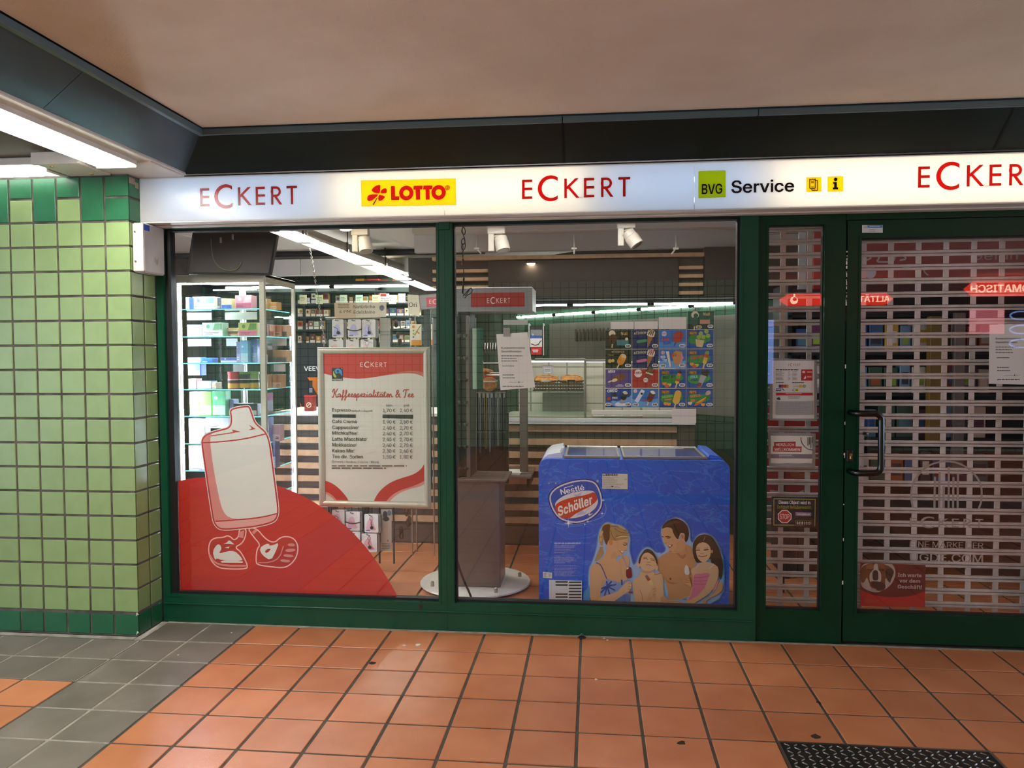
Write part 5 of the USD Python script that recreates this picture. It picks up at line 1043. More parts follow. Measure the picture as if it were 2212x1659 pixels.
# wire stand with necklaces, pastries on a plate and small packs
ny = 1.30
nk = thing('necklace_rack', 'black wire rack hung with dark necklaces behind the revolving stand', 'rack', (1.68, ny, 0))
nx0, nx1 = X(1015, 900, ny), X(1092, 900, ny); zt1 = Z(1050, 848, ny)
obj('rail', cat(cyl((nx0, ny, zt1), (nx1, ny, zt1), .006, 8), cyl((nx0, ny, zt1-.27), (nx1, ny, zt1-.27), .005, 8), cyl((nx0, ny+.12, zt1+.2), (nx1, ny+.12, zt1+.2), .005, 8)), 'steel', nk)
obj('post', cat(rbox(nx0-.01, nx0+.01, ny, ny+.14, .55, 1.5, .003), rbox(nx1-.012, nx1+.008, ny+.1, ny+.14, .55, 1.05, .003)), 'black_matt', nk)
obj('back_plate', bx(nx0, nx1, ny+.12, ny+.13, .55, zt1+.02), 'black_matt', nk)
R = random.Random(5)
for k in range(17):
    x = nx0+.012+(nx1-nx0-.02)*k/16; L = .34+.1*R.random()
    t = thing('necklace', '%s dark necklace from the left on the wire rack' % ordn(k), 'necklace', (x, ny, zt1), 'necklaces on the wire rack')
    m_ = 'steel' if k in (4, 9, 13) else ('brass' if k == 7 else 'black_gloss')
    obj('strand', tube([(x-.005, ny-.004, zt1), (x-.006, ny-.008, zt1-.1), (x-.004, ny-.01, zt1-L), (x+.004, ny-.01, zt1-L), (x+.006, ny-.008, zt1-.1), (x+.005, ny-.004, zt1)], .0022, 5), m_, t)
    if k % 2 == 0: obj('tag', bx(x-.007, x+.007, ny-.012, ny-.011, zt1-.035, zt1-.004), 'grey_sign', t)
obj('loop_rack', cat(*[tube([(x, ny-.02, zt1+.34), (x, ny-.035, zt1+.30), (x+.004, ny-.02, zt1+.27)], .002, 5) for x in np.arange(nx0+.04, nx1, .018)]), 'steel', nk, kind='stuff')
obj('wire_tray', cat(*[cyl((nx0+.02, ny-.05+.02*i, zt1+.12), (nx1, ny-.05+.02*i, zt1+.12), .002, 5) for i in range(9)]+[cyl((nx0+.02, ny-.05, zt1+.135), (nx1, ny-.05, zt1+.135), .004, 6)]), 'steel', nk)
t = thing('bag_of_snacks', 'small brown snack bag in the wire rack', 'bag', (X(1060, 840, ny), ny-.06, zt1+.02)); m = trimesh.creation.icosphere(2, 1); m.apply_scale((.055, .02, .05)); m.apply_translation((X(1060, 838, ny), ny-.07, zt1+.062)); obj('bag', m, 'pastry', t, smooth=True); obj('seal', bx(X(1060, 838, ny)-.04, X(1060, 838, ny)+.04, ny-.074, ny-.066, zt1+.105, zt1+.118), 'red_gloss', t)
t = thing('beaded_bracelets', 'heap of golden brown bracelets on the wire tray', 'bracelets', (X(1040, 805, ny), ny-.03, zt1+.125)); m = trimesh.creation.icosphere(3, 1); v = m.vertices; v *= 1+.1*np.sin(v[:, :1]*14)*np.cos(v[:, 1:2]*11); m.apply_scale((.075, .05, .022)); m.apply_translation((X(1042, 805, ny), ny-.03, zt1+.145)); obj('heap', m, 'pastry', t, smooth=True, kind='stuff')
obj('glass_ledge', rbox(X(1020, 825, ny), X(1074, 820, ny), ny-.1, ny+.02, zt1+.075, zt1+.083, .002), 'white_paint', nk)
# cable with loops
t = thing('hanging_cable', 'thin black cable with knotted loops hanging beside the mullion', 'cable', (1.63, .16, 2.1)); cyy = .16
def cab_(pts, r): return tube([P(a, b, cyy) for a, b in sm(pts, 2, False)], r, 6)
obj('cable', cat(cab_([(1001, 470), (1001, 490), (996, 500), (1003, 509), (1006, 500), (1002, 489), (997, 497), (1004, 515), (1005, 525), (998, 530), (996, 520), (1003, 512), (1006, 533), (1001, 542), (996, 535), (1000, 522), (1000, 545), (1000, 575), (1002, 585), (1002, 600)], .0028), cab_([(999, 632), (1006, 640), (1012, 628), (1017, 621), (1021, 627), (1017, 634), (1008, 638), (1004, 644)], .0025), cab_([(1000, 640), (1014, 624), (1019, 622)], .0025)), 'black_matt', t)
obj('plug', cat(cyl(P(1002, 600, cyy), P(1001, 612, cyy), .005, 8), cyl(P(1001, 612, cyy), P(999, 634, cyy), .004, 8, .0055), cyl(P(1000, 560, cyy), P(1000, 571, cyy), .006, 8)), 'black_gloss', t)
t = thing('floor_cable', 'black cable drooping to the floor right of the mullion', 'cable', (1.6, .14, .17)); obj('cable', tube([P(a, b, .14) for a, b in sm([(983, 1185), (988, 1215), (1000, 1250), (1012, 1275), (1020, 1296), (1024, 1310)], 2, False)], .006, 8), 'black_matt', t)
# ---------------------------------------------------------------- ice cream freezer
fy = .30
fz = thing('ice_cream_freezer', 'blue chest freezer with a printed ice cream family on its back', 'freezer', (2.53, .62, 0))
fx0, fx1, fzt = 2.012, 3.045, Z(1300, 993, fy)
body = Polygon(np.vstack([[(fx0, .03), (fx1, .03)], arc((fx1-.05, fzt-.05), .05, 0, 90, 8), arc((fx0+.05, fzt-.05), .05, 90, 180, 8)]))
obj('body', ext(body, fy, fy+.54), 'freezer_blue', fz, smooth=30)
obj('base', rbox(fx0+.01, fx1-.01, fy+.01, fy+.52, 0, .03, .002), 'black_matt', fz)
zt = fzt
obj('corner_cap', cat(hull([(x, y, z) for y in (fy+.06, fy+.52) for x, z in ((fx0+.006, zt-.03), (fx0+.02, zt-.005), (fx0+.05, zt+.018), (fx0+.12, zt+.03), (fx0+.13, zt-.002), (fx0+.05, zt-.03))])), 'freezer_white', fz, smooth=30)
obj('corner_cap', cat(hull([(x, y, z) for y in (fy+.06, fy+.52) for x, z in ((fx1-.006, zt-.03), (fx1-.02, zt-.005), (fx1-.05, zt+.018), (fx1-.10, zt+.024), (fx1-.11, zt-.002), (fx1-.05, zt-.03))])), 'freezer_blue', fz, smooth=30)
obj('handle', hull([(fx0+.10, fy+.1, zt+.01), (fx0+.125, fy+.1, zt+.05), (fx0+.135, fy+.1, zt+.048), (fx0+.115, fy+.1, zt), (fx0+.10, fy+.2, zt+.01), (fx0+.125, fy+.2, zt+.05), (fx0+.135, fy+.2, zt+.048), (fx0+.115, fy+.2, zt)]), 'freezer_white', fz)
for a, b in ((fx0+.14, 2.46), (2.475, 2.93)):
    lr = obj('lid_rail', cat(rbox(a, b, fy+.03, fy+.05, zt+.002, zt+.016, .002), rbox(a, b, fy+.49, fy+.51, zt+.002, zt+.016, .002), rbox(a, a+.015, fy+.04, fy+.5, zt+.002, zt+.014, .002), rbox(b-.015, b, fy+.04, fy+.5, zt+.002, zt+.014, .002)), 'steel', fz)
    obj('glass_lid', hull([(x, y, z) for x in (a+.01, b-.01) for y, z0 in ((fy+.05, zt+.006), (fy+.49, zt+.007)) for z in (z0, z0+.005)]), 'glass_thin', lr)
# vent plate with open slots
vx0, vx1, vz0, vz1 = X(1186, 1256, fy), X(1257, 1254, fy), .06, Z(1187, 1252.5, fy)
slots = []
V6 = lambda a, b: (1160+a*.0964, 1150+b*.0964)
for rows_, c0, c1 in (((1108, 1175, 1380, 1447, 1515), 430, 675), ((1115, 1182, 1252, 1322, 1390, 1457, 1525), 730, 980)):
    for r_ in rows_: slots.append(LineString([tuple(P(*V6(c0, r_), fy)[[0, 2]]), tuple(P(*V6(c1, r_), fy)[[0, 2]])]).buffer(.0042, 4))
obj('vent_plate', ext(sbox(vx0, vz0, vx1, vz1).difference(unary_union(slots)), fy-.004, fy), 'freezer_white', fz); obj('vent_dark', bx(vx0+.003, vx1-.003, fy-.0012, fy-.0002, vz0+.002, vz1-.002), 'black_matt', fz)
pr = Print(fy, .00008)
L = lambda *p: [(1160+a*.10848, 970+b*.10848) for a, b in p]
A3 = lambda *p: [(1260+a*.12057, 1110+b*.12055) for a, b in p]
A4 = lambda *p: [(1410+a*.12057, 1110+b*.12055) for a, b in p]
oval = sm(L((240, 1010), (260, 880), (380, 760), (560, 680), (780, 620), (1000, 610), (1150, 650), (1230, 760), (1285, 920), (1305, 1080), (1250, 1230), (1100, 1370), (930, 1450), (760, 1480), (560, 1440), (420, 1370), (300, 1200)), 2)
og = Polygon(pr.xz(oval)); k1 = pr.sc(1240, 1080)
pr.shape(og.buffer(2.5*k1), '232a78').shape(og, 'd6d9ec').shape(og.buffer(-3.2*k1), '2a55b8')
pr.poly(L((355, 1110), (380, 1040), (520, 930), (740, 860), (960, 825), (1100, 830), (1150, 860), (1210, 980), (1215, 1080), (1150, 1200), (1000, 1300), (800, 1370), (600, 1385), (480, 1370), (380, 1240)), 'e2dfe2', 2)
pr.poly(L((735, 900), (800, 905), (895, 855), (870, 940), (760, 950)), 'b9bfe0').poly(L((790, 1330), (820, 1230), (900, 1220), (960, 1270), (1010, 1180), (1090, 1160), (1000, 1210), (960, 1290)), 'b9bfe0')
pr.poly(L((352, 1118), (480, 1030), (700, 960), (900, 930), (1050, 890), (1130, 852), (1190, 920), (1212, 1015), (1080, 1130), (900, 1220), (760, 1290), (650, 1385), (540, 1380), (450, 1350), (375, 1240)), 'cf4426', 2)
pr.text('Schöller', *L((425, 1345))[0], 20, 'efece6', w=79, bold=800, rot=21, shear=.28)
pr.text('Nestlé', *L((480, 912))[0], 11.5, 'f2f2f4', w=52, bold=600, rot=13)
pr.line(L((540, 775), (715, 725)), 1.4, 'f2f2f4'); pr.poly(L((1015, 1310), (1070, 1240), (1050, 1300), (1120, 1275), (1050, 1330)), 'e2dfe2')
for (a, b), r_ in (((625, 1475), 10), ((1312, 1018), 5), ((1297, 1282), 5), ((1010, 1440), 4), ((955, 1500), 4), ((375, 680), 3), ((238, 682), 2.5)):
    px, py = L((a, b))[0]; pr.poly([(px, py-r_), (px+r_*.12, py-r_*.12), (px+r_, py), (px+r_*.12, py+r_*.12), (px, py+r_), (px-r_*.12, py+r_*.12), (px-r_, py), (px-r_*.12, py-r_*.12)], 'e8f0fa').ell(px, py, r_*.28, r_*.28, 'f4f8ff')
pr.line(L((380, 1480), (560, 1500), (760, 1500), (960, 1470), (1200, 1400), (1340, 1330), (1385, 1200), (1350, 1080)), 1.2, '6fb4ec', 2).line(L((560, 1580), (680, 1540), (900, 1520)), .9, '5fa0e0', 2).line(L((300, 1490), (400, 1560), (530, 1590)), .9, '4f90d8', 2).line(L((200, 655), (480, 650)), 1.2, '4f90d8')
pr.poly(L((1300, 487), (1805, 495), (1805, 800), (1300, 788)), 'd8d6ca').text('LIEBHERR', *L((1312, 533))[0], 4.6, '1a1816', w=32, bold=800).lines(*L((1315, 555))[0], *L((1640, 690))[0], 7, '8a8a80', .35, 3).lines(*L((1315, 690))[0], *L((1760, 780))[0], 4, '8a8a80', .35, 8).ell(*L((1500, 742))[0], 2.2, 1.5, '2a2826').text('CE', *L((1745, 615))[0], 3, '4a4a46')
pr.ell(*L((1207, 636))[0], 2.5, 3, '9fb4d8')
pr.poly([V6(133, 880), V6(340, 900), V6(338, 1028), V6(133, 1015)], 'd9dad8').lines(*V6(155, 900), *V6(225, 1000), 4, '55585a', .4, 2).ell(*V6(285, 955), 3, 3.6, 'b9bcba')
pr.lines(*V6(385, 228), *V6(1010, 258), 1, 'd8e0f0', .7, 21)
for i, (y0, y1, n_, x1) in enumerate(((268, 282, 1, 520), (290, 360, 4, 860), (376, 412, 2, 930), (430, 470, 2, 740), (520, 550, 1, 520), (552, 660, 6, 940), (672, 705, 1, 720), (735, 765, 2, 935), (790, 850, 4, 935), (860, 985, 7, 940))): pr.lines(*V6(388, y0), *V6(x1, y1), n_, 'a9b8e4', .38, i)
# pale foam and glow behind the family
allp = [A3((120, 1640), (100, 1000), (180, 860), (260, 600), (290, 300), (400, 150), (520, 190), (700, 220), (830, 380), (800, 640), (840, 780), (880, 940), (960, 900), (1000, 740), (1100, 610), (1200, 610), (1300, 720), (1410, 700), (1410, 1640)), A4((0, 1640), (0, 780), (80, 760), (280, 660), (180, 480), (150, 240), (380, 60), (560, 120), (650, 300), (640, 460), (720, 560), (800, 380), (950, 350), (1090, 430), (1210, 660), (1260, 900), (1250, 1640))]
un = unary_union([Polygon(pr.xz(sm(p_, 2))).buffer(0) for p_ in allp])
clipb = sbox(fx0, .03, fx1, 2)
pr.shape(un.buffer(4*k1).intersection(clipb), '4d86d2').shape(un.buffer(1.6*k1).intersection(clipb), '9cc0ea')
pr.poly(A3((0, 1400), (60, 1350), (120, 1250), (120, 1640), (0, 1640)), '4a9ad8', 1).poly(A3((830, 1410), (900, 1420), (920, 1640), (840, 1640)), '9cc4e4').poly(A4((190, 1380), (230, 1220), (275, 1340), (265, 1480), (200, 1430)), '9cc4e4')
sk, s2, s3 = 'dcac80', 'e4b88e', 'b98258'
# man
pr.poly(A4((60, 800), (300, 660), (430, 670), (580, 520), (710, 600), (790, 900), (740, 1000), (740, 1300), (660, 1500), (270, 1560), (280, 1400), (200, 1150), (80, 1000)), 'cf9a6c', 2)
pr.poly(A4((330, 690), (420, 700), (520, 820), (600, 760), (590, 700), (520, 760), (430, 660)), s3, 1).poly(A4((210, 1110), (260, 1200), (420, 1240), (520, 1200), (400, 1260), (260, 1240)), s3, 1).ell(*A4((315, 1160))[0], 2.2, 2.4, '8a4a34')
pr.poly(A4((158, 280), (230, 230), (350, 240), (380, 330), (440, 440), (520, 460), (575, 470), (600, 540), (560, 640), (430, 710), (330, 690), (290, 650), (275, 590), (240, 540), (200, 525), (190, 460), (165, 380)), sk, 1)
pr.poly(A4((400, 500), (560, 480), (600, 560), (540, 660), (430, 700), (360, 670), (430, 600)), 'd6a578', 1)
pr.poly(A4((155, 275), (190, 180), (280, 110), (400, 70), (520, 110), (610, 190), (648, 300), (640, 440), (590, 515), (565, 450), (575, 350), (520, 330), (475, 380), (455, 455), (415, 430), (360, 330), (345, 250), (240, 230)), '3f2c20', 1).poly(A4((165, 240), (280, 150), (420, 120), (520, 150), (400, 170), (260, 210)), '5a4030', 1)
pr.ell(*A4((525, 400))[0], 5.5, 8, sk, 10).ell(*A4((530, 405))[0], 2.6, 5, s3, 10)
pr.line(A4((225, 408), (265, 398), (320, 415)), 1.6, '3a2418').line(A4((255, 428), (300, 428)), 1.8, '2a1a12').line(A4((165, 400), (190, 412)), 1.6, '3a2418').poly(A4((275, 560), (330, 555), (355, 540), (345, 575), (300, 605), (280, 590)), '6a2a20').poly(A4((278, 562), (335, 560), (320, 580), (290, 585)), 'f2ece4').line(A4((195, 520), (230, 530), (245, 505)), 1.2, s3).line(A4((295, 665), (340, 672)), 1.5, s3)
# woman
pr.poly(A3((320, 300), (330, 220), (400, 160), (480, 165), (530, 200), (620, 200), (720, 240), (790, 310), (825, 380), (800, 440), (740, 445), (600, 490), (540, 480), (470, 440), (440, 520), (430, 560), (400, 540), (370, 450), (350, 470), (340, 560), (350, 640), (375, 700), (300, 790), (195, 865), (235, 740), (290, 620), (310, 540), (280, 490), (280, 380)), 'b3925f', 1)
pr.poly(A3((335, 300), (345, 220), (420, 180), (490, 185), (470, 300), (475, 430), (430, 560), (390, 520), (365, 420)), '62492f', 1)
pr.poly(A3((120, 1640), (120, 1000), (160, 905), (260, 860), (400, 720), (420, 560), (455, 450), (560, 480), (640, 470), (760, 440), (810, 440), (800, 520), (775, 560), (795, 640), (745, 655), (725, 690), (690, 755), (620, 735), (570, 800), (610, 860), (700, 740), (800, 765), (828, 830), (810, 960), (770, 980), (770, 1160), (840, 1200), (700, 1350), (300, 1640)), sk, 1)
pr.poly(A3((560, 650), (620, 735), (590, 800), (480, 800), (510, 700)), 'd6a578', 1).poly(A3((320, 1200), (360, 1170), (410, 1180), (330, 1300)), 'd6a578', 1).line(A3((330, 890), (410, 915)), 1.2, 'd6a578')
for q_ in (((490, 290), (520, 400), (580, 470)), ((560, 250), (650, 330), (800, 340)), ((500, 220), (640, 230), (760, 300)), ((580, 400), (700, 370), (820, 390))): pr.line(A3(*q_), 1.1, '7a5c38', 2)
pr.line(A3((600, 420), (700, 395), (815, 400)), 2.2, 'd8bf8c', 2).line(A3((640, 225), (740, 270)), 2.4, 'd0b480', 1).poly(A3((290, 330), (350, 290), (360, 330), (300, 420)), 'cdb07c', 1).poly(A3((285, 430), (340, 420), (330, 480), (295, 500)), 'cdb07c', 1).line(A3((303, 572), (345, 572)), 2, 'e2ccd0')
pr.ell(*A3((490, 500))[0], 4.5, 7, 'cf9058', 8).line(A3((715, 548), (745, 560), (782, 545)), 1.6, '2e1c12').line(A3((725, 515), (785, 525)), 1.2, '4a2f1c').poly(A3((655, 662), (720, 672), (705, 695), (680, 690)), 'f6f0ea').line(A3((650, 658), (690, 698), (715, 690)), 1.1, '8a3a2c').line(A3((735, 648), (780, 640)), 1, s3)
pr.poly(A3((415, 1140), (480, 1180), (580, 1200), (690, 1235), (770, 1165), (860, 1180), (830, 1420), (840, 1640), (480, 1640), (300, 1500), (305, 1340), (400, 1230)), '8ea4d6', 1)
for q_ in (((430, 1290), (330, 1330)), ((430, 1290), (320, 1400)), ((430, 1290), (380, 1460)), ((430, 1290), (470, 1430)), ((430, 1290), (560, 1360)), ((430, 1290), (580, 1260)), ((430, 1290), (500, 1210)), ((430, 1290), (420, 1210)), ((560, 1600), (620, 1470)), ((640, 1600), (700, 1450)), ((760, 1600), (780, 1450))): pr.line(A3(*q_), 3.4, '2f4f9e')
pr.poly(A3((500, 1640), (600, 1500), (740, 1430), (825, 1425), (835, 1640)), '5d80c8', 1)
pr.line(A3((235, 870), (310, 900), (370, 1030), (415, 1150)), 2.2, '4a5a9a', 1).line(A3((700, 760), (740, 860), (780, 950)), 1.6, 'a9b0d4', 1).line(A3((685, 1180), (690, 1260)), 3, '33509a')
pr.poly(A3((760, 995), (800, 950), (830, 940), (858, 960), (878, 1140), (770, 1150)), '74182c', 1).poly(A3((760, 990), (790, 955), (815, 950), (800, 985)), 'f2ece6', 1).rect(*A3((815, 1380))[0], *A3((880, 1415))[0], '8a2a34')
pr.poly(A3((215, 1600), (300, 1480), (600, 1400), (690, 1300), (780, 1200), (850, 1200), (870, 1280), (850, 1350), (740, 1430), (480, 1600)), s2, 1)
for q_ in (((800, 1230), (855, 1240)), ((800, 1290), (865, 1300)), ((795, 1340), (845, 1340))): pr.line(A3(*q_), 1.1, s3)
# boy
pr.poly(A3((870, 1190), (1000, 1110), (1030, 1000), (1260, 1020), (1270, 1060), (1380, 1050), (1430, 1110), (1440, 1640), (920, 1640), (900, 1400)), s2, 1).line(A3((1010, 1350), (1050, 1440), (1060, 1560)), 1.2, s3, 1).line(A3((1270, 1080), (1390, 1060)), 1.4, s3, 1).poly(A3((1010, 1010), (1260, 1020), (1180, 1060), (1060, 1050)), 'cfa074', 1)
pr.ell(*A3((985, 910))[0], 3.6, 5.4, s2, 10).ell(*A3((1310, 960))[0], 3.6, 5.6, s2, -10)
pr.poly(A3((1000, 900), (1005, 780), (1060, 690), (1180, 660), (1290, 740), (1325, 860), (1290, 980), (1190, 1025), (1060, 1000)), 'e6bd94', 2)
pr.poly(A3((985, 880), (1000, 770), (1060, 680), (1110, 620), (1190, 625), (1260, 690), (1320, 790), (1335, 915), (1305, 880), (1275, 770), (1180, 685), (1090, 690), (1035, 770), (1015, 890)), '4a3424', 1)
pr.line(A3((1075, 800), (1110, 785), (1150, 805)), 1.3, '4a2f1c', 1).line(A3((1210, 820), (1240, 815), (1275, 835)), 1.3, '4a2f1c', 1).line(A3((1065, 770), (1140, 770)), 1, '7a5434', 1).line(A3((1200, 790), (1280, 805)), 1, '7a5434', 1).poly(A3((1110, 905), (1165, 890), (1225, 925), (1165, 930)), '7a3428', 1).poly(A3((1120, 908), (1165, 898), (1212, 922), (1165, 920)), 'f6f0ea', 1).line(A3((1130, 855), (1160, 868), (1195, 860)), 1.2, s3, 1)
pr.poly(A3((1100, 1100), (1140, 1080), (1175, 1130), (1125, 1150)), '6a7f6a').poly(A3((1125, 1150), (1175, 1130), (1200, 1170), (1155, 1195)), 'c0402c').poly(A3((1165, 1200), (1215, 1170), (1262, 1250), (1210, 1275)), 'e6d08a')
pr.poly(A3((1180, 1400), (1240, 1300), (1310, 1320), (1310, 1400), (1250, 1480), (1170, 1560), (1100, 1600)), 'e0ae80', 1).line(A3((1245, 1345), (1295, 1320)), 1.1, s3).line(A3((1260, 1385), (1300, 1365)), 1.1, s3)
# girl
pr.poly(A4((708, 620), (720, 500), (800, 390), (900, 355), (1010, 370), (1085, 440), (1150, 560), (1200, 680), (1255, 900), (1240, 1080), (1200, 1200), (1160, 1000), (1050, 900), (1020, 760), (800, 890), (740, 800), (715, 700)), '4a3628', 1)
pr.poly(A4((765, 600), (800, 530), (900, 490), (1000, 540), (1042, 640), (1020, 780), (920, 875), (820, 820), (775, 720)), 'e8be96', 2).line(A4((905, 470), (935, 395)), 1.2, 'b99878').ell(*A4((1055, 665))[0], 2, 4, 'd89a68')
pr.line(A4((770, 640), (835, 640)), 1.8, '3a281e').line(A4((915, 640), (985, 630)), 2, '2e1f18').line(A4((815, 740), (880, 765), (965, 735)), 1.6, '8a4a48', 1).line(A4((850, 700), (905, 705)), 1, 'c08858').line(A4((780, 600), (840, 605)), .8, '7a5a44').line(A4((920, 605), (990, 600)), .8, '7a5a44')
pr.poly(A4((660, 1000), (780, 920), (840, 860), (1000, 850), (1100, 890), (1180, 960), (1170, 1150), (1050, 1400), (650, 1640), (560, 1640), (700, 1350), (720, 1100)), 'e2b68e', 1)
pr.poly(A4((725, 1065), (860, 1060), (1015, 1040), (1010, 1150), (960, 1350), (760, 1480), (610, 1560), (700, 1400), (720, 1200)), 'de7f9a', 1).poly(A4((1060, 1390), (1160, 1170), (1172, 1200), (1130, 1340)), 'e090a8')
for q_ in (((735, 1130), (880, 1130), (1000, 1100)), ((725, 1190), (900, 1190), (990, 1175)), ((730, 1240), (880, 1250), (980, 1240))): pr.line(A4(*q_), 1.1, 'b9566f', 1)
pr.line(A4((780, 960), (810, 890)), .9, 'f0d8d8').line(A4((1015, 970), (1085, 885)), 1.1, 'f4e4e4')
pr.poly(A4((930, 1640), (960, 1520), (1240, 1390), (1250, 1220), (1175, 1200), (1130, 1370), (1000, 1480), (880, 1560), (900, 1640)), 'd4a276', 1)
pr.poly(A4((1020, 1060), (1100, 900), (1175, 980), (1160, 1150), (1060, 1390), (760, 1560), (540, 1645), (550, 1600), (900, 1390)), 'e0b288', 1)
pr.poly(A4((560, 1000), (575, 920), (600, 895), (640, 950), (668, 1080), (575, 1080)), 'e6e3e0', 1).poly(A4((545, 1190), (570, 1110), (650, 1110), (665, 1200), (700, 1290), (640, 1280), (580, 1240)), 'e0a674', 1)
for y_ in (1135, 1170, 1205): pr.line(A4((570, y_), (650, y_+10)), 1, 'a9693c')
pr.poly(A4((150, 1420), (290, 1540), (520, 1560), (570, 1640), (120, 1655)), 'd4a276', 1).line(A4((540, 1520), (600, 1515)), 1.2, '7a4a30')
clip = sbox(fx0, .03, fx1, 2)
pr.it = [(g.intersection(clip) if not clip.contains(g) else g, c) for g, c in pr.it]
pr.build('printed_picture', fz, 'ink_gloss')

# ---------------------------------------------------------------- ice cream cards on the inside of the pane
iy = .0755
def card_at(px, py): return X(px, py, iy), Z(px, py, iy)
ix0, iz0 = card_at(1307, 712.5); ix1, _ = card_at(1542, 713); _, iz1 = card_at(1307, 880.5)
CW, CH = (ix1-ix0)/4, (iz0-iz1)/4
def icecard(x, z, w, h, bg, draw, lab):
    t = thing('ice_cream_card', lab, 'card', (x+w/2, iy, z), 'ice cream cards taped inside the window')
    cp = obj('card', bx(x+.0015, x+w-.0015, iy-.0008, iy+.0008, z+.0012, z+h-.0012), 'paper', t)
    pr = Print(iy-.0009, .00006); s = h
    C = lambda u, v: (x+u*s, z+v*s)
    S = lambda g, c: pr.it.append((affinity.translate(affinity.scale(g, s, s, origin=(0, 0)), x, z), lin(c)))
    W = w/s; inner = sbox(.02, .02, W-.02, .98)
    S(inner, bg)
    def T(txt, u, v, hh, c, wd=None, bold=600, rot=0, shear=0):
        g = glyphs(txt, bold, 30); a, _, b, _ = g.bounds; g = affinity.affine_transform(affinity.translate(g, -a, 0), [hh if wd is None else wd/(b-a), shear*hh, 0, hh, 0, 0])
        S(affinity.translate(affinity.rotate(g, rot, origin=(0, 0)), u, v), c)
    def pop(u, v, L_, wd, ang, cols, stick='e0c090', bite=None):
        g = LineString([(0, -L_/2+wd/2), (0, L_/2-wd/2)]).buffer(wd/2, 8); tr = lambda q: affinity.translate(affinity.rotate(q, ang, origin=(0, 0)), u, v)
        S(tr(sbox(-.035, -L_/2-.2, .035, -L_/2+.05)), stick); n = len(cols)
        for i, c in enumerate(cols): S(tr(g.intersection(sbox(-1, -L_/2+L_*i/n, 1, -L_/2+L_*(i+1)/n))), c)
        if bite: S(tr(Point(0, L_/2).buffer(wd*.55, 8).intersection(g)), bite)
        return tr
    def cone(u, v, ang, c, swirl, dark):
        tr = lambda q: affinity.translate(affinity.rotate(q, ang, origin=(0, 0)), u, v)
        S(tr(Polygon([(-.16, .1), (.16, .1), (.02, -.55), (-.02, -.55)])), c); S(tr(Point(0, .2).buffer(.2, 8)), swirl); S(tr(sbox(-.19, .04, .19, .12)), 'e8dcc0')
        for k in range(3): S(tr(LineString([(-.12+.1*k, .1), (-.06+.08*k, .25), (-.1+.1*k, .36)]).buffer(.022)), dark)
    def price(u=None, v=.17, c='e4e6e6'):
        u = W-.2 if u is None else u; S(LineString([(u-.07, v), (u+.07, v)]).buffer(.085, 6), c); S(unary_union([sbox(u-.10+.055*k, v-.05, u-.065+.055*k, v+.05) for k in range(4)]), '33373c')
    def fruit(base='2f8a3a'):
        S(Polygon(sm([(.1, .3), (.08, .6), (.3, .72), (.7, .68), (1.1, .75), (1.25, .5), (1.0, .3), (.5, .22)], 2)), base); S(Polygon(sm([(.08, .72), (.12, .88), (.3, .94), (.5, .88), (.55, .75), (.3, .68)], 2)), '6b4a2e'); T('FRUTTIS' if False else 'FRUTTI', .17, .74, .12, 'f0b050', .34)
    draw(dict(S=S, T=T, pop=pop, cone=cone, price=price, fruit=fruit, W=W)); pr.build('card_print', cp, 'ink_gloss'); return t
def slices(d, pts):
    for u, v, c in pts: d['S'](Point(u, v).buffer(.11, 6).intersection(sbox(u-.2, v-.2, u+.2, v+.04)), c)
def c_nui(d): d['S'](sbox(.02, .02, .5, .98), '22120c'); d['S'](Point(.36, .8).buffer(.17, 8), 'e6d8b8'); d['pop'](.4, .52, .5, .4, -6, ['4a2614', '5a3018']); d['S'](sbox(.6, .2, 1.2, .48), '3f7f88'); d['T']('Nuii', .8, .72, .17, 'd8b45a', .33, 700); d['S'](Point(1.1, .52).buffer(.08, 5), 'e8dcb0'); d['price']()
def c_xt(a, b, c, sw): return lambda d: (d['T']('eXtrême', .1, .74, .16, 'd8c890', .62, 600, 4, .2), d['S'](LineString([(.3, .38), (.7, .44)]).buffer(.07), b), d['cone'](.92, .62, -14, 'a86a34', sw, c), d['price']())
def c_bum(d): d['S'](sbox(.02, .02, d['W']-.02, .35), '4f8ad0'); d['S'](Point(.26, .78).buffer(.13, 6), 'c8d4ec'); d['T']('Schöller', .14, .74, .1, 'd02a30', .26); d['pop'](.95, .62, .62, .46, -22, ['b3221e'], '2a4a8a'); d['T']('Bum', .14, .40, .17, 'd82430', .36, 800, 5); d['T']('Bum', .24, .22, .15, '1a3f9a', .36, 800, 5); d['price']()
def c_cup(d): d['fruit'](); d['S'](Polygon([(.45, .5), (.9, .42), (.8, .08), (.5, .12)]), 'd9c48a'); [d['S'](Point(u, v).buffer(.11, 6), '9fb84a') for u, v in ((.72, .78), (1.0, .88), (.62, .6), (1.08, .66), (.85, .6))]; d['price']()
def c_mov(d): d['T']('MÖVENPICK', .34, .82, .1, 'c9b27a', .64); d['T']('Pfirsich', .15, .66, .09, 'b98a4a', .3); d['pop'](.85, .48, .6, .36, -28, ['e0982a', 'e8a83a'], bite='f0d8a0'); d['S'](Point(.25, .4).buffer(.1, 6), 'e0b060'); d['S'](Point(.4, .42).buffer(.08, 6), 'd8d060'); d['price']()
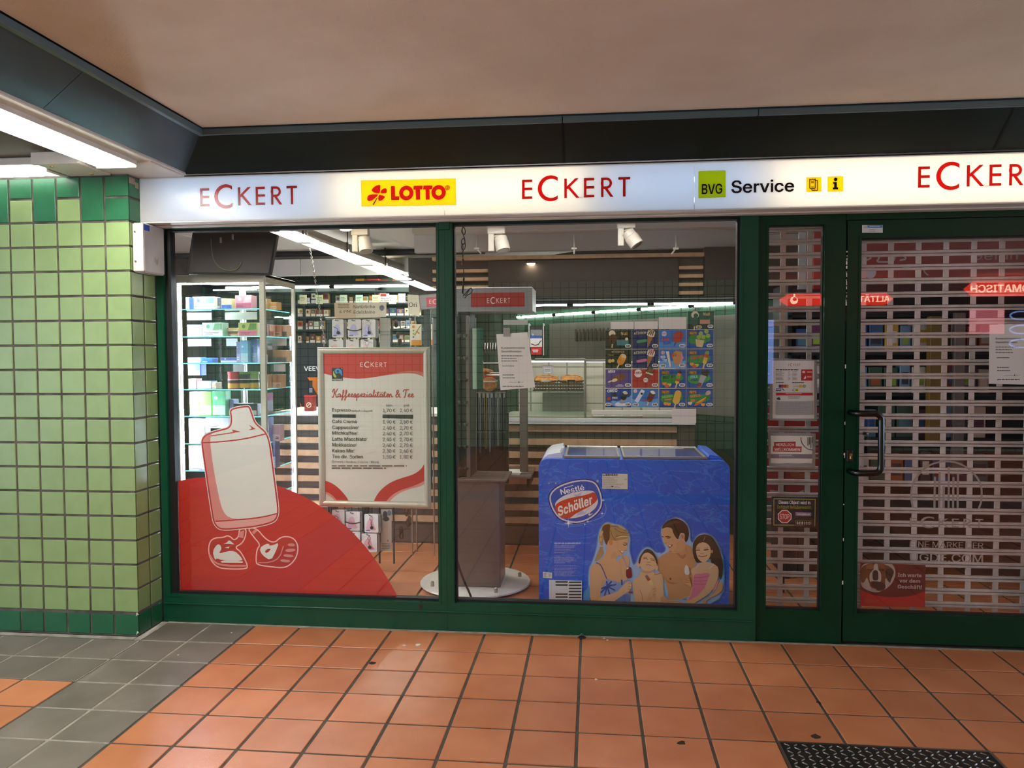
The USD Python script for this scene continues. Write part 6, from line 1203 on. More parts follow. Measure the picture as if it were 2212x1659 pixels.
def c_milk(d): d['S'](sbox(.02, .02, d['W']-.02, .4), '6fa4dc'); d['S'](Point(.2, .82).buffer(.1, 6), 'c9a8c0'); d['T']('Milk', .1, .52, .14, 'f0f4fa', .24, 700, 8); d['T']('Tip', .18, .36, .14, 'f0f4fa', .22, 700, 8); d['S'](Polygon([(.34, .88), (.5, .88), (.6, .15), (.55, .04)]), 'e6e4da'); d['S'](Polygon([(.62, .7), (.85, .92), (1.15, .86), (1.2, .6), (1.0, .2), (.8, .2)]), 'c98c54'); d['S'](Polygon([(1.1, .84), (1.24, .55), (1.05, .2), (.98, .2), (1.12, .55)]), 'd890a0'); d['T']('BIG', .62, .6, .17, 'c02a2a', .27, 800, 6); d['price'](.2, .15); d['price']()
def c_frut(name, cols, cn): 
    def f(d): d['fruit'](); d['T'](name, .22, .46, .14, cn, .62, 800, 8); d['pop'](.98, .56, .7, .2, -14, cols); slices(d, ((.28, .26, 'e8a030'), (.52, .2, 'e8c040'), (.4, .14, 'd84a3a'))); d['price']()
    return f
def c_milka(d): d['T']('Milka', .15, .78, .15, 'f0ecf4', .36, 700, 5, .25); d['pop'](.68, .52, .72, .34, -68, ['7a4528', '8a5030', '7a4528'], 'e8d8b8'); d['S'](Polygon(sm([(.32, .3), (.62, .36), (.64, .5), (.4, .5)], 1)), 'e8d8b0'); d['S'](unary_union([sbox(.65, .16, .86, .19), sbox(.55, .1, .95, .13)]), 'e6dff0'); d['price']()
def c_kit(d): d['S'](Point(.32, .76).buffer(.2, 10), 'f0eae4'); d['T']('KitKat', .1, .7, .14, 'c0181c', .44, 800, 6, .2); d['cone'](.86, .68, -18, '8a2a20', '5a3420', '8a6040'); d['S'](Point(.7, .42).buffer(.12, 6), 'f0e4dc'); d['T']('KitKat', .61, .40, .06, 'c0181c', .18, 800); d['price']()
def c_cola(d): d['fruit']('3f9a3a'); d['T']('COLA', .22, .5, .13, '8fd0f4', .36, 800, 6); d['T']('COSA', .24, .35, .13, '1d2a5a', .34, 800, 6); d['S'](Polygon([(.8, .9), (1.15, .84), (.72, .04), (.54, .08)]), 'b0b4bc'); d['S'](Polygon([(.78, .95), (1.17, .9), (1.07, .58), (.74, .7)]), '3a1a12'); d['S'](Polygon([(.62, .3), (.8, .26), (.72, .06), (.54, .1)]), '8a3a34'); d['price']()
def c_oreo(d): d['S'](Polygon(sm([(.3, .05), (.3, .4), (.7, .3), (1.0, .6), (1.2, .5), (1.36, .7), (1.36, .05)], 1)), '6fa8dc'); d['S'](Polygon(sm([(.45, .08), (.6, .3), (.9, .2), (1.3, .3), (1.2, .08)], 1)), 'dfe8f4'); d['T']('OREO', .12, .78, .15, 'f4f4f6', .52, 800, 4); d['S'](Point(.48, .66).buffer(.12, 8), '14161c'); d['pop'](.98, .62, .48, .3, -18, ['1e1c24'], 'c9906a', 'dcd8d0'); d['S'](sbox(.12, .4, .3, .54), 'c8342c'); d['T']('OREO', .36, .46, .09, 'f0f0f4', .28, 800); d['price'](.17); d['price']()
def c_maca(d): d['S'](Polygon([(.02, .02), (.02, .45), (.6, .3), (1.36, .5), (1.36, .02)]), '5aa0dc'); d['S'](Point(.18, .86).buffer(.1, 6), 'd8c0d0'); d['S'](affinity.rotate(sbox(.3, .25, .5, .95), -30, origin=(.4, .6)), 'dfe6f2'); d['S'](Point(.5, .72).buffer(.06, 5), '3a1410'); d['pop'](.97, .58, .62, .3, -24, ['6a1420'], 'e0c090', 'f0e8e0'); d['T']('Macao', .56, .32, .1, 'c02a30', .34, 700, 4); d['price'](.2, .16); d['price']()
def c_wat(d): d['fruit'](); d['T']('WASSEREIS', .16, .48, .12, '8fd060', .56, 800, 8); d['T']('ORANGE', .3, .36, .09, 'e88a5a', .36, 800, 8); d['pop'](.92, .54, .72, .34, -14, ['e8b83a']); slices(d, ((.34, .24, 'e8a030'), (.5, .22, 'e8a030'))); d['price']()
def c_tro(d): d['fruit'](); d['T']('TROPICAL', .2, .5, .13, 'e87a4a', .56, 800, 10); d['S'](Polygon(sm([(.4, .1), (.5, .3), (.8, .45), (1.05, .6), (.95, .4), (.7, .2), (.5, .12)], 2)), 'd8642a'); d['S'](Polygon(sm([(.5, .25), (.8, .45), (1.05, .6), (.85, .38), (.6, .25)], 1)), 'e8c030'); d['S'](Polygon(sm([(.95, .62), (1.0, .86), (1.2, .9), (1.25, .7)], 1)), 'd8b0a0'); slices(d, ((.2, .26, 'e8d0a0'), (.34, .4, 'c9803a'), (.85, .2, 'e8a030'))); d['price']()
blue, lb = '16489c', '2f6cb8'
deck = [[('14100e', c_nui, 'black card with nut ice cream stick, top left of the ice cream cards'), ('17195e', c_xt(0, '3f9a5a', '3a2416', 'd8c8a0'), 'navy card with a chocolate cone and green label'), (lb, c_bum, 'blue card with a red lolly'), (blue, c_cup, 'blue and green card with a cup of green grapes')],
 [('120f10', c_mov, 'black card with a peach coloured ice lolly'), ('17195e', c_xt(0, 'd870a0', 'a83a4a', 'e8d4cc'), 'navy card with a strawberry cone and pink label'), (lb, c_milk, 'light blue card with a white tube and a wafer'), (blue, c_frut('KAKTUS', ['e8c83a', 'e8b03a', 'd8402f', '6fae4a'], 'd8402f'), 'blue and green card with a striped cactus lolly')],
 [('5a3f8a', c_milka, 'violet card with a chocolate ice cream bar'), ('b3181c', c_kit, 'red card with a chocolate cone'), (blue, c_frut('FRUIT JOY', ['e8c83a', 'c8342c', '5fae3a', 'e8762a', '5a1420'], '101820'), 'blue and green card with a five-coloured lolly'), (blue, c_cola, 'blue and green card with a cola push-up ice')],
 [('1d3f94', c_oreo, 'blue card with a dark biscuit ice cream and white splash'), ('2f72c0', c_maca, 'blue card with a dark red ice cream bar and its wrapper'), (blue, c_wat, 'blue and green card with a yellow orange lolly'), (blue, c_tro, 'blue and green card with a tropical fruit ice at the lower right')]]
for r in range(4):
    for c in range(4):
        bg, fn, lab = deck[r][c]; icecard(ix0+c*CW, iz0-(r+1)*CH, CW, CH, bg, fn, lab)
xa, za = card_at(1484, 712); xb, zb2 = card_at(1543, 671)
def c_top(d): d['S'](sbox(.02, .02, 1.4, .3), '12231c'); d['S'](Point(.42, .78).buffer(.2, 8).difference(Point(.46, .74).buffer(.12, 8)), 'd8d0b0'); d['pop'](.42, .42, .5, .42, -6, ['2f4a44', '35544c']); d['S'](sbox(.68, .3, 1.2, .52), 'c9957a'); d['T']('Nuii', .85, .74, .17, 'd8c070', .33, 700); d['price'](.62, .13, 'd8d0a0'); d['price']()
icecard(xa, za, xb-xa, zb2-za, '1f5646', c_top, 'dark green card with nut ice cream, above the right end of the other cards')
for i, (a, b, c, d_) in enumerate(((1318.5, 695, 1369.5, 712), (1370, 694.5, 1421.5, 712), (1422.5, 685, 1482.5, 712), (1451, 882.5, 1504, 915))):
    x0, x1, z0, z1 = X(a, d_, iy), X(c, d_, iy), Z(a, d_, iy), Z(a, b, iy)
    t = thing('blank_card', 'blank pale card taped to the window, %s' % ('leftmost above the ice cream cards', 'second above the ice cream cards', 'taller one above the red lolly card', 'hanging below the ice cream cards')[i], 'card', ((x0+x1)/2, iy, z0))
    obj('sheet', bx(x0+.001, x1-.001, iy-.001, iy+.0005, z0+.002, z1-.0005), 'paper', t)
    if i == 3: obj('fold', bx(x0+.001, x1-.001, iy-.0016, iy-.001, (z0+z1)/2-.0006, (z0+z1)/2+.0006), 'grey_sign', t)

# ---------------------------------------------------------------- decal of the walking vape on the red hill
dy = .069
D = lambda *p: [(360+a*.27125, 860+b*.27125) for a, b in p]
pr = Print(dy, .00008)
hill = np.vstack([sm(D((88, 660), (180, 642), (270, 632), (420, 628), (600, 640), (760, 662), (900, 702), (1050, 760), (1200, 840), (1400, 990), (1560, 1150), (1680, 1310), (1780, 1470), (1845, 1590)), 2, False), D((1845, 1600), (80, 1600))])
g_h = Polygon(pr.xz(hill)).intersection(sbox(.043, .164, 1.5, 2)); pr.shape(g_h, 'bd1f1b')
m, c = pr.mesh(); t = thing('red_hill_decal', 'large red round decal on the lower part of the left window', 'decal', (.6, dy, .17)); obj('film', m, 'ink', t, col=c)
pr = Print(dy-.0004, .00008)
cream = 'd9dacf'; kk = pr.sc(520, 1000)
outl = sm(D((500, 95), (520, 75), (560, 65), (640, 52), (668, 60), (690, 120), (712, 190), (760, 230), (800, 265), (830, 340), (852, 500), (880, 720), (902, 890), (890, 960), (850, 1000), (720, 1032), (575, 1048), (450, 1058), (400, 1040), (365, 990), (350, 900), (320, 700), (290, 500), (270, 360), (275, 320), (305, 282), (380, 255), (440, 240), (485, 228), (503, 205), (505, 150), (496, 110)), 2)
og = Polygon(pr.xz(outl)).buffer(0)
legs = [sm(D((572, 1040), (640, 1030), (632, 1110), (600, 1165), (548, 1188), (590, 1215), (632, 1290), (652, 1345), (630, 1366), (480, 1366), (400, 1352), (345, 1292), (326, 1205), (342, 1132), (390, 1106), (450, 1106), (480, 1089), (512, 1100), (538, 1128), (572, 1098)), 2), sm(D((636, 1030), (720, 1030), (792, 1122), (858, 1148), (900, 1106), (960, 1094), (1022, 1116), (1054, 1180), (1042, 1262), (1000, 1322), (938, 1358), (830, 1348), (715, 1332), (706, 1290), (714, 1200), (742, 1168), (690, 1110)), 2)]
rdk = 'b3231f'
for l in legs:
    lg = Polygon(pr.xz(l)).buffer(0); pr.shape(lg, 'efbdb4').shape(lg.buffer(-2.6*kk), rdk)
pr.poly(D((580, 1065), (618, 1052), (610, 1115), (572, 1108)), 'd98a80').poly(D((678, 1065), (712, 1042), (722, 1058), (694, 1085)), 'd98a80')
pr.poly(D((365, 1220), (400, 1165), (425, 1165), (440, 1200), (412, 1240), (480, 1220), (540, 1215), (590, 1260), (610, 1300), (440, 1290), (400, 1275), (385, 1290)), cream, 1).poly(D((430, 1300), (460, 1292), (608, 1300), (605, 1312), (440, 1310)), cream).poly(D((480, 1150), (495, 1132), (512, 1140), (540, 1165), (500, 1160), (455, 1160)), cream).poly(D((462, 1190), (500, 1182), (495, 1196)), cream)
pr.line(D((345, 1250), (380, 1310), (470, 1335), (630, 1335)), 4, 'd98a80', 1)
pr.poly(D((738, 1195), (790, 1160), (820, 1160), (815, 1175), (850, 1170), (895, 1150), (870, 1220), (830, 1295), (760, 1250)), cream, 1).poly(D((780, 1225), (800, 1200), (835, 1200), (800, 1235)), rdk, 1)
for q_ in (((965, 1158), (1015, 1155), (1025, 1180), (965, 1178)), ((950, 1200), (1025, 1198), (1025, 1220), (945, 1225)), ((935, 1240), (1015, 1250), (1005, 1268), (930, 1262)), ((910, 1280), (990, 1290), (975, 1310), (905, 1302))): pr.poly(D(*q_), 'd98a80', 1)
pr.line(D((730, 1310), (830, 1308), (900, 1270), (930, 1180)), 2.2, 'd98a80', 1)
pr.shape(og, 'dcd8cd').shape(og.buffer(-1.7*kk), rdk).shape(og.buffer(-4.9*kk), cream)
inn = og.buffer(-4.9*kk)
def in_(pts, c, k=0):
    q_ = sm(pts, k) if k else pts
    pr.shape(Polygon(pr.xz(q_)).buffer(0).intersection(inn), c)
in_(D((270, 350), (300, 295), (365, 275), (348, 320), (352, 400), (380, 600), (420, 800), (450, 905), (500, 955), (600, 965), (500, 985), (400, 985), (350, 960), (300, 600)), 'd4877f', 1)
in_(D((380, 990), (600, 975), (880, 930), (890, 990), (700, 1050), (400, 1060)), 'dca097')
pr.line(D((290, 356), (450, 346), (620, 326), (788, 285)), 2.6, rdk, 1).line(D((392, 980), (620, 965), (760, 948), (878, 920)), 2.6, rdk, 1)
pr.line(D((358, 300), (540, 273)), 2, rdk).poly(D((520, 250), (592, 267), (535, 276)), rdk).poly(D((655, 210), (710, 246), (652, 256), (680, 240)), rdk)
m, c = pr.mesh(); t = thing('walking_vape_decal', 'white outlined vape device with legs and sneakers, decal on the left window', 'decal', (.55, dy, .25)); obj('film', m, 'ink', t, col=c)

# ---------------------------------------------------------------- notices on the panes
def notice(name, y, frame, label, cat_, draw, mat='ink', thick=.002, fc='grey_sign'):
    pr = Print(y); g = Polygon(pr.xz(frame)); b = g.bounds
    t = thing(name, label, cat_, ((b[0]+b[2])/2, y, b[1])); obj('sheet', ext(g, y, y+thick), fc, t)
    draw(pr); pr.build('print', t, mat); return t
def kunden(pr, x, y, s, sk=0):
    T = lambda t_, dx, dy, h, w, b=700: pr.text(t_, x+dx*s, y+dy*s, h*s, '3c3f3c', w=w*s, bold=b)
    T('Kundeninformation', 11, 38.5, 4.2, 52); T('Geschäftszeiten:', 11, 46, 4.2, 45)
    pr.lines(x+11*s, y+53*s, x+62*s, y+70*s, 3, '5a5d58', .3, 3).lines(x+13*s, y+75*s, x+42*s, y+81*s, 1, '5a5d58', .3, 4).lines(x+14*s, y+95*s, x+46*s, y+108*s, 2, '5a5d58', .28, 5).line([(x+28*s, y+112*s), (x+60*s, y+112*s)], .6, '6a6d68').ell(x+50*s, y+112*s, 1*s, 2.2*s, '5a5d58').lines(x+14*s, y+120*s, x+78*s, y+125*s, 1, '5a5d58', .4, 6)
notice('customer_notice', .078, [(1072, 722), (1139.5, 717.5), (1156, 837), (1081, 843)], 'white notice sheet headed Kundeninformation taped inside the right window', 'notice', lambda pr: kunden(pr, 1072, 716, .98), fc='paper')
obj('tape', bx(X(1087, 716, .07), X(1101, 716, .07), .072, .0745, Z(1090, 727, .07), Z(1090, 708, .07)), 'grey_sign', None, label='strip of grey tape at the top of the customer notice', cat_='tape')
notice('customer_notice', .07, [(2138, 701), (2222, 699), (2222, 831), (2136, 829)], 'white notice sheet taped inside the door pane at the right edge', 'notice', lambda pr: kunden(pr, 2139, 693, 1.05), fc='paper')
def hours(pr):
    pr.rect(1669, 779, 1759, 904, 'd6d4d0'); pr.text('', 1703, 790.5, 5, 'a8504a', w=26, g=ECK)
    pr.lines(1676, 797.5, 1727, 801.5, 1, '3a3a38', .6, 1).lines(1676, 802.5, 1696, 823, 7, '77767a', .4, 2).lines(1702, 802.5, 1708, 823, 7, '8a8a8c', .4, 3).lines(1711, 802.5, 1723, 823, 7, '8a8a8c', .4, 4)
    pr.rect(1730.5, 798, 1755, 822, 'b3282a').rect(1733, 801, 1739, 806, 'e8c8c0').poly([(1736, 818), (1740, 811), (1741.5, 817), (1737, 819)], 'f0dcd4').rect(1743, 802, 1754, 805, 'e0a8a0').rect(1743, 812, 1753, 816, 'd89088')
    pr.lines(1676, 825.5, 1698, 829, 1, '3a3a38', .5, 5).lines(1711, 825.5, 1746, 829, 1, '3a3a38', .5, 6)
    pr.rect(1682, 831, 1692, 837.5, '2a3a8a').rect(1687, 832, 1692, 836.5, 'b33a3a').rect(1693, 831, 1703, 837.5, '9a4a2a').rect(1698, 832, 1703, 836.5, 'c98a3a').rect(1676, 839, 1687, 845, '2a3a6a').rect(1677, 840, 1686, 843, 'd6d4d0').text('VISA', 1677.5, 842.6, 2.4, '2a3a6a', w=8).line([(1689, 839), (1694, 844)], 1.4, '2a2a28').rect(1725.5, 831, 1731.5, 837, 'd9a02a').ell(1737, 834, 3.2, 3.2, '5a8a4a').ell(1737, 834, 1.6, 1.6, 'd6d4d0').rect(1717.5, 839, 1724, 845, 'c9c428').rect(1718.5, 841.5, 1723, 844, '6a6a1a').line([(1711, 843), (1715, 839)], .9, '55555a').line([(1711, 844.5), (1715, 844.5)], .9, '55555a').lines(1713, 831, 1724, 837, 2, '8a8a8c', .35, 7)
    pr.rect(1676, 848.3, 1755, 854, 'b3282a').lines(1697, 849.6, 1734, 852.6, 1, 'e0b0a8', .5, 8).poly([(1676, 861), (1683, 857), (1685, 861), (1686.5, 863.5), (1680, 864)], '2e2a3a', 1).lines(1702, 857, 1733, 862.5, 2, '5a5a58', .35, 9).rect(1676, 866.5, 1755, 896, 'a3a3a1').lines(1677, 868, 1752, 894, 13, '8f8f8e', .4, 10)
notice('opening_hours_sheet', .069, [(1663.5, 773), (1765, 777), (1765, 910), (1661.5, 908)], 'grey framed opening hours sheet with red bar on the side light', 'notice', hours)
def welc(pr):
    pr.poly([(1665, 941), (1755, 942), (1754.5, 981), (1665, 980.5)], 'd8d5cb').rect(1665, 981, 1754.5, 989.5, '77727e').poly([(1665, 989.8), (1754.5, 991), (1754, 1001), (1742, 1000), (1725, 1001), (1700, 1000), (1683, 1001), (1665, 1000)], 'd3d0c8')
    pr.poly([(1672, 955), (1718.5, 954), (1718.5, 965), (1672, 965)], 'a83430').poly([(1669.5, 964), (1732, 964.5), (1731, 976.5), (1669.5, 975.5)], 'a83430').text('HERZLICH', 1676, 963.3, 5.6, 'efe2da', w=39, bold=600).text('WILLKOMMEN', 1673, 973.7, 5.6, 'efe2da', w=55, bold=600)
    pr.line([(1730.5, 945), (1730, 950), (1733, 959), (1740, 967), (1748, 971.5), (1755, 972)], 1.7, '4a4844', 2)
    for x, a, b in ((1745, 945, 962), (1748.3, 945, 959.5), (1751.5, 945, 968), (1754.3, 945, 956)): pr.line([(x, a), (x, b)], 1.7, '4a4844')
    pr.lines(1683, 982.5, 1712, 985, 1, 'c8c4cc', .7, 1).lines(1683, 986, 1732, 988.5, 1, 'a8a4ac', .7, 2)
notice('welcome_sign', .069, [(1659, 934), (1762, 936), (1761, 1009), (1661, 1007.5)], 'grey framed welcome sign with red bars on the side light', 'sign', welc)
S3 = lambda *p: [(1660+a*.05425, 1060+b*.05425) for a, b in p]
def stop(pr):
    fr = '9f9c4a'
    for q_ in (((215, 320), (1870, 345)), ((215, 320), (212, 1365)), ((212, 1365), (1020, 1372)), ((1860, 345), (1845, 1400))): pr.line(S3(*q_), 1.9, fr)
    pr.text('Dieses Objekt wird in', *S3((410, 525))[0], 7.6, 'ece8e4', w=68, bold=600).text('Echtzeit fernüberwacht.', *S3((355, 705))[0], 7.4, '99952a', w=73.5, bold=600)
    oc = S3((535, 765), (745, 765), (915, 925), (915, 1130), (745, 1292), (535, 1292), (368, 1130), (368, 925)); pr.poly(oc, 'efe0da'); g = pr.it[-1][0]; pr.shape(g.buffer(-1.8*pr.sc(1690, 1115)), 'b02a20')
    pr.text('STOP', *S3((450, 1125))[0], 11, 'f2e2dc', w=20.5, bold=500).poly(S3((1072, 850), (1700, 868), (1700, 1012), (1072, 995)), '8f7f8f').text('www.gebico.de', *S3((1150, 968))[0], 4.4, 'e4dce4', w=26.5, bold=600)
    for q_ in (((1075, 1170), (1695, 1190)), ((1075, 1170), (1075, 1370)), ((1075, 1370), (1390, 1378)), ((1695, 1190), (1695, 1340))): pr.line(S3(*q_), .9, '7f7c44')
    pr.text('G E B I C O', *S3((1115, 1335))[0], 6, 'ece8e0', w=29.5, bold=700)
notice('security_sticker', .069, S3((130, 235), (1975, 262), (1950, 1480), (110, 1445)), 'black security sticker with red stop octagon on the side light', 'sticker', stop, fc='black_matt')
G6 = lambda *p: [(1850+a*.07233, 1200+b*.07233) for a, b in p]
def dog(pr):
    fr = Polygon(pr.xz(G6((130, 230), (2060, 290), (2040, 1545), (130, 1500))))
    I = lambda pts, c, k=0: pr.shape(Polygon(pr.xz(sm(pts, k) if k else pts)).buffer(0).intersection(fr), c)
    I(G6((130, 230), (2060, 290), (2040, 1545), (130, 1500)), '5c1818'); I(np.vstack([G6((130, 1500), (130, 1020)), sm(G6((170, 1050), (500, 1180), (900, 1250), (1400, 1240), (1750, 1180), (2050, 1060)), 2, False), G6((2040, 1545))]), 'a81f1c')
    I(G6((120, 400), (200, 250), (500, 180), (900, 200), (1090, 260), (1170, 450), (1160, 620), (1070, 830), (900, 990), (700, 1090), (520, 1100), (330, 1040), (160, 940), (120, 800)), 'a89c92', 2)
    I(G6((160, 330), (340, 250), (640, 235), (880, 270), (1070, 380), (1130, 490), (1080, 620), (1030, 720), (1010, 830), (940, 770), (870, 650), (850, 800), (880, 960), (800, 1060), (600, 1060), (420, 950), (380, 820), (330, 680), (300, 650), (250, 780), (160, 830), (120, 700), (120, 480)), '6a3f22', 1)
    I(G6((280, 300), (480, 240), (540, 340), (440, 440), (300, 430)), '8a5a2c', 1); I(G6((640, 240), (800, 270), (880, 360), (760, 400), (660, 350)), '7a4a26', 1); I(G6((860, 380), (1060, 390), (1120, 500), (1060, 640), (1010, 800), (940, 740), (880, 600)), '33211a', 1)
    I(G6((530, 240), (640, 240), (650, 420), (740, 520), (740, 760), (680, 800), (480, 750), (400, 800), (380, 560), (500, 420)), 'b3a598', 1); I(G6((480, 480), (560, 425), (640, 460), (655, 600), (650, 740), (490, 740), (475, 620)), '2a1c1e', 1); I(G6((420, 770), (690, 770), (850, 850), (850, 1000), (640, 1060), (600, 980), (440, 930)), '2e201a', 1); I(G6((390, 970), (560, 990), (620, 1060), (560, 1090), (420, 1060)), '9a8c80', 1)
    pr.line(G6((340, 410), (420, 440), (500, 400)), 2.2, '2e1c12', 1).line(G6((670, 420), (740, 440), (810, 430)), 2.4, '1e1410', 1).line(G6((500, 752), (620, 756)), 1, '9a8c80')
    for s_, a, b, w in (('Ich warte', 1235, 630, 51), ('vor dem', 1275, 800, 45), ('Geschäft!', 1225, 980, 52)): pr.text(s_, *G6((a, b))[0], 8.4, 'b8a29a', w=w, bold=800)
    pr.text('', *G6((245, 1395))[0], 5.8, '9a5a50', w=28, g=ECK)
notice('dog_sticker', .069, G6((125, 225), (2065, 285), (2045, 1550), (125, 1505)), 'red sticker with a brown and white dog at the foot of the door pane', 'sticker', dog, fc='red_body')
# frosted company emblem and lettering on the door pane
K5 = lambda *p: [(1940+a*.15065, 980+b*.1507) for a, b in p]
M('frost', '9c9088', .7)
pr = Print(.0688); k5 = pr.sc(2040, 1080)
arcp = sm(K5((215, 765), (190, 680), (182, 560), (210, 430), (280, 310), (400, 190), (540, 125), (700, 105), (860, 130), (1010, 210), (1120, 320), (1190, 450), (1200, 580), (1190, 700), (1155, 785)), 2, False)
gs = [LineString(pr.xz(arcp)).buffer(2*k5, 3)]
for x, a in ((527, 330), (593, 265), (655, 460), (728, 190), (793, 335), (858, 285)): gs.append(LineString(pr.xz(K5((x, a), (x-6, 775)))).buffer(2.2*k5, cap_style=2))
def tx(s_, p, h, w, g=None, b=400):
    pr.text(s_, *K5(p)[0], h, 'ffffff', w=w, g=g, bold=b); gs.append(pr.it.pop()[0])
tx('', (165, 1045), 20, 157, ECK); tx('EINE MARKE DER', (165, 1335), 12.5, 157); tx('UGDE.COM', (165, 1535), 17, 157, b=500); gs.append(LineString(pr.xz(K5((165, 1155), (1210, 1180)))).buffer(.7*k5))
t = thing('frosted_emblem', 'frosted half circle emblem and shop name on the door pane', 'decal', (4.0, .0688, .4)); obj('film', ext(unary_union(gs), .0672, .0688), 'frost', t)

# ---------------------------------------------------------------- roller grille behind door and side light
shy = .20; rp = .0693; tabp = .1335
ro = thing('roller_grille', 'grey metal roller grille with rows of window openings behind the door', 'grille', (3.95, shy, .1))
gx0, gx1 = 3.12, 4.72
k0 = int((gx0-3.69)/tabp)-1
ztops = [Z(1861, 526, shy)+rp*(1-i)+.0 for i in range(0, 31)]
for i, z in enumerate(ztops):
    if z < .10: break
    hi, lo_ = z-.002, z-.036     # opening below the bar top
    parts_ = [rbox(gx0, gx1, shy, shy+.012, z, z+.0135, .003), rbox(gx0, gx1, shy-.002, shy+.014, z+.0165, z+.030, .003)]
    for k in range(k0, k0+15):
        xt = 3.69+tabp*k
        if xt < gx0: continue
        parts_.append(bx(xt-.013, xt+.013, shy+.003, shy+.009, z-.0375, z+.002))
    obj('grille_slat', cat(parts_), 'shutter', ro)
obj('guide_rail', cat(rbox(gx0-.03, gx0, shy-.02, shy+.03, 0, 2.2, .003), rbox(gx1, gx1+.03, shy-.02, shy+.03, 0, 2.2, .003)), 'shutter', ro)
obj('bottom_bar', rbox(gx0, gx1, shy-.006, shy+.02, .055, .085, .003), 'shutter', ro)

# goods of the entrance zone, seen through the grille
hy = 1.05
hd = thing('red_header', 'dark red advertising header with pale curves behind the door grille', 'header', (4.1, hy, 1.82))
hx0, hx1 = X(1862, 560, hy), X(2260, 560, hy); hz0, hz1 = Z(2000, 636, hy), Z(2000, 500, hy)
obj('board', rbox(hx0, hx1, hy, hy+.03, hz0, hz1, .003), 'red_body', hd)
pr = Print(hy); pr.line([(1868, 548), (1885, 556), (1868, 564)], 4, 'b3a09c', 1).line([(1896, 546), (1900, 556), (1893, 566), (1912, 566), (1930, 566), (1935, 550), (1952, 550), (1958, 560), (1945, 562)], 4, 'b3a09c', 1).ell(1880, 588, 13, 14, 'b0b0bc').ell(1958, 578, 9, 6, 'c8c0c4').line([(1998, 574), (1995, 586), (2004, 594)], 3, 'b3a09c', 1).text('Gefüh', 2098, 562, 20, 'b3a09c', w=100, bold=500).rect(1862, 612, 2212, 636, '4a2016')
pr.build('header_print', hd)
sf = thing('drinks_shelf', 'shelves of drinks and magazines behind the door grille', 'shelf', (4.1, hy+.4, 0))
obj('shelf_board', cat(*[rbox(3.55, 5.3, hy+.1, hy+.5, z-.02, z, .003) for z in (.62, .92, 1.20, 1.46, 1.70)]), 'black_matt', sf); obj('back_panel', bx(3.55, 5.3, hy+.5, hy+.52, .2, 1.9), 'slat_dark', sf); obj('upright', cat(*[rbox(x-.015, x+.015, hy+.1, hy+.5, 0, 1.9, .003) for x in (3.56, 5.28)]), 'black_matt', sf)
obj('yellow_stripe', rbox(X(2012, 800, hy), X(2050, 800, hy), hy+.02, hy+.08, .9, 1.68, .003), 'ochre_panel', sf, label='ochre yellow upright panel'); obj('grey_post', rbox(X(2062, 800, hy), X(2085, 800, hy), hy, hy+.04, .7, 1.7, .003), 'pillar_grey', sf)
R = random.Random(23); dp = ['3a5f8a', '1f3f7a', '8fae3a', 'd8d4c8', '4a6f7f', 'c9a02a', '5a2f4a', '8a2420', '2f4f3a', '6f8fb4', 'b9b4a8', '30333c', 'a0522a']
dn = {'3a5f8a': 'blue', '1f3f7a': 'dark blue', '8fae3a': 'lime', 'd8d4c8': 'white', '4a6f7f': 'teal', 'c9a02a': 'yellow', '5a2f4a': 'plum', '8a2420': 'red', '2f4f3a': 'green', '6f8fb4': 'pale blue', 'b9b4a8': 'beige', '30333c': 'black', 'a0522a': 'rust'}
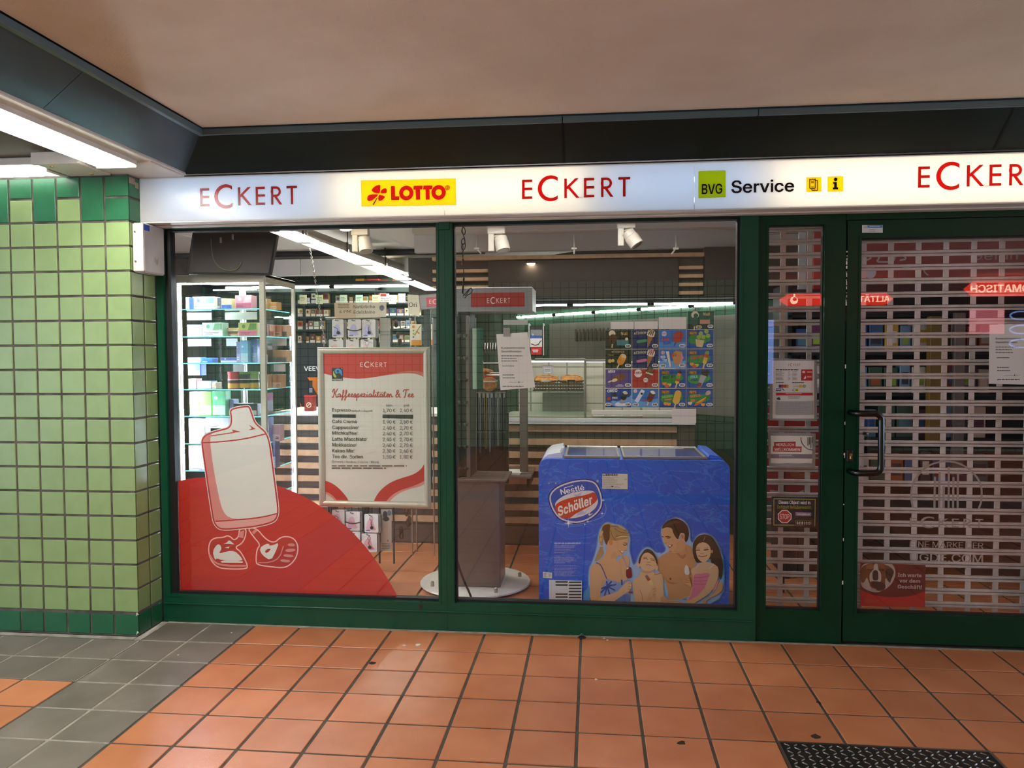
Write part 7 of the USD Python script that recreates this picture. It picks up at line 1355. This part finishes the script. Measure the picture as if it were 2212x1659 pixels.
for ri, (z, h) in enumerate(((1.46, .20), (1.20, .2), (.92, .22), (.62, .22))):
    x = 3.60; n_ = 0
    while x < 4.72:
        w = R.choice((.07, .09, .11)); c = R.choice(dp); hh = h*R.uniform(.75, 1)
        t = thing('shelf_pack', '%s pack from the left on the %s shelf behind the door grille, %s' % (ordn(n_), ('top', 'second', 'third', 'bottom')[ri], dn[c]), 'pack', (x+w/2, hy+.13, z), 'packs behind the door grille')
        k = 'sp_'+c; obj('carton', rbox(x+.004, x+w-.004, hy+.12, hy+.2, z, z+hh, .003), k if k in MAT else M(k, c, .4), t); cp = obj.last
        pr = Print(hy+.12); pr.it.append((sbox(x+.015, z+.3*hh, x+w-.015, z+.7*hh), lin(R.choice(dp)))); pr.build('pack_print', cp); x += w+.004; n_ += 1
sy2 = .85
rb = thing('red_poster', 'red advertising board with pale script behind the side light', 'poster', (3.35, sy2, .7))
obj('stand_leg', cat(rbox(3.2, 3.22, sy2, sy2+.02, 0, .75, .002), rbox(3.45, 3.47, sy2, sy2+.02, 0, .75, .002)), 'black_matt', rb)
obj('board', rbox(X(1655, 900, sy2), X(1775, 900, sy2), sy2, sy2+.02, Z(1700, 1085, sy2), Z(1700, 880, sy2), .003), 'red_body', rb)
pr = Print(sy2); pr.text('frische', 1700, 937, 13, 'c9a89c', w=42, bold=500, shear=.3).line([(1660, 932), (1668, 922), (1676, 934), (1684, 922)], 4, 'c9a89c', 1).ell(1730, 1022, 24, 12, '8a4a1c').rect(1664, 1034, 1716, 1047, 'a89c94').text('Sand', 1672, 1043, 6, '6a5a50').poly([(1663, 1058), (1700, 1062), (1716, 1066), (1736, 1058), (1736, 1064), (1663, 1066)], 'a89c94'); pr.build('poster_print', rb)
t = thing('banner_strip', 'narrow red and white banners hanging at the top behind the side light', 'banner', (3.4, 1.0, 1.8)); obj('rail', cyl((3.3, 1.01, 2.2), (3.75, 1.01, 2.2), .008, 8), 'steel', t); obj('hanger', cyl((3.5, 1.01, 2.2), (3.5, 1.01, 2.46), .004, 6), 'steel', t)
for a, b, m_ in ((1725, 1742, 'grey_sign'), (1743, 1746, 'red_body'), (1757, 1780, 'red_body')): obj('banner', rbox(X(a, 570, 1.0), X(b, 570, 1.0), 1.0, 1.02, Z(a, 625, 1.0), 2.2, .002), m_, t)
for i, (a, b, y0_, y1_, m_) in enumerate(((1692, 1725, 700, 880, 'slat_dark'), (1728, 1765, 690, 760, 'panel_brown'), (1755, 1778, 700, 800, 'beam_green'))):
    obj('stand_panel', rbox(X(a, 800, 1.3), X(b, 800, 1.3), 1.3, 1.33, 0, Z(a, y0_, 1.3), .003), m_, None, label='%s panel behind the side light' % ('tall dark', 'brown upper', 'narrow green')[i], cat_='panel')
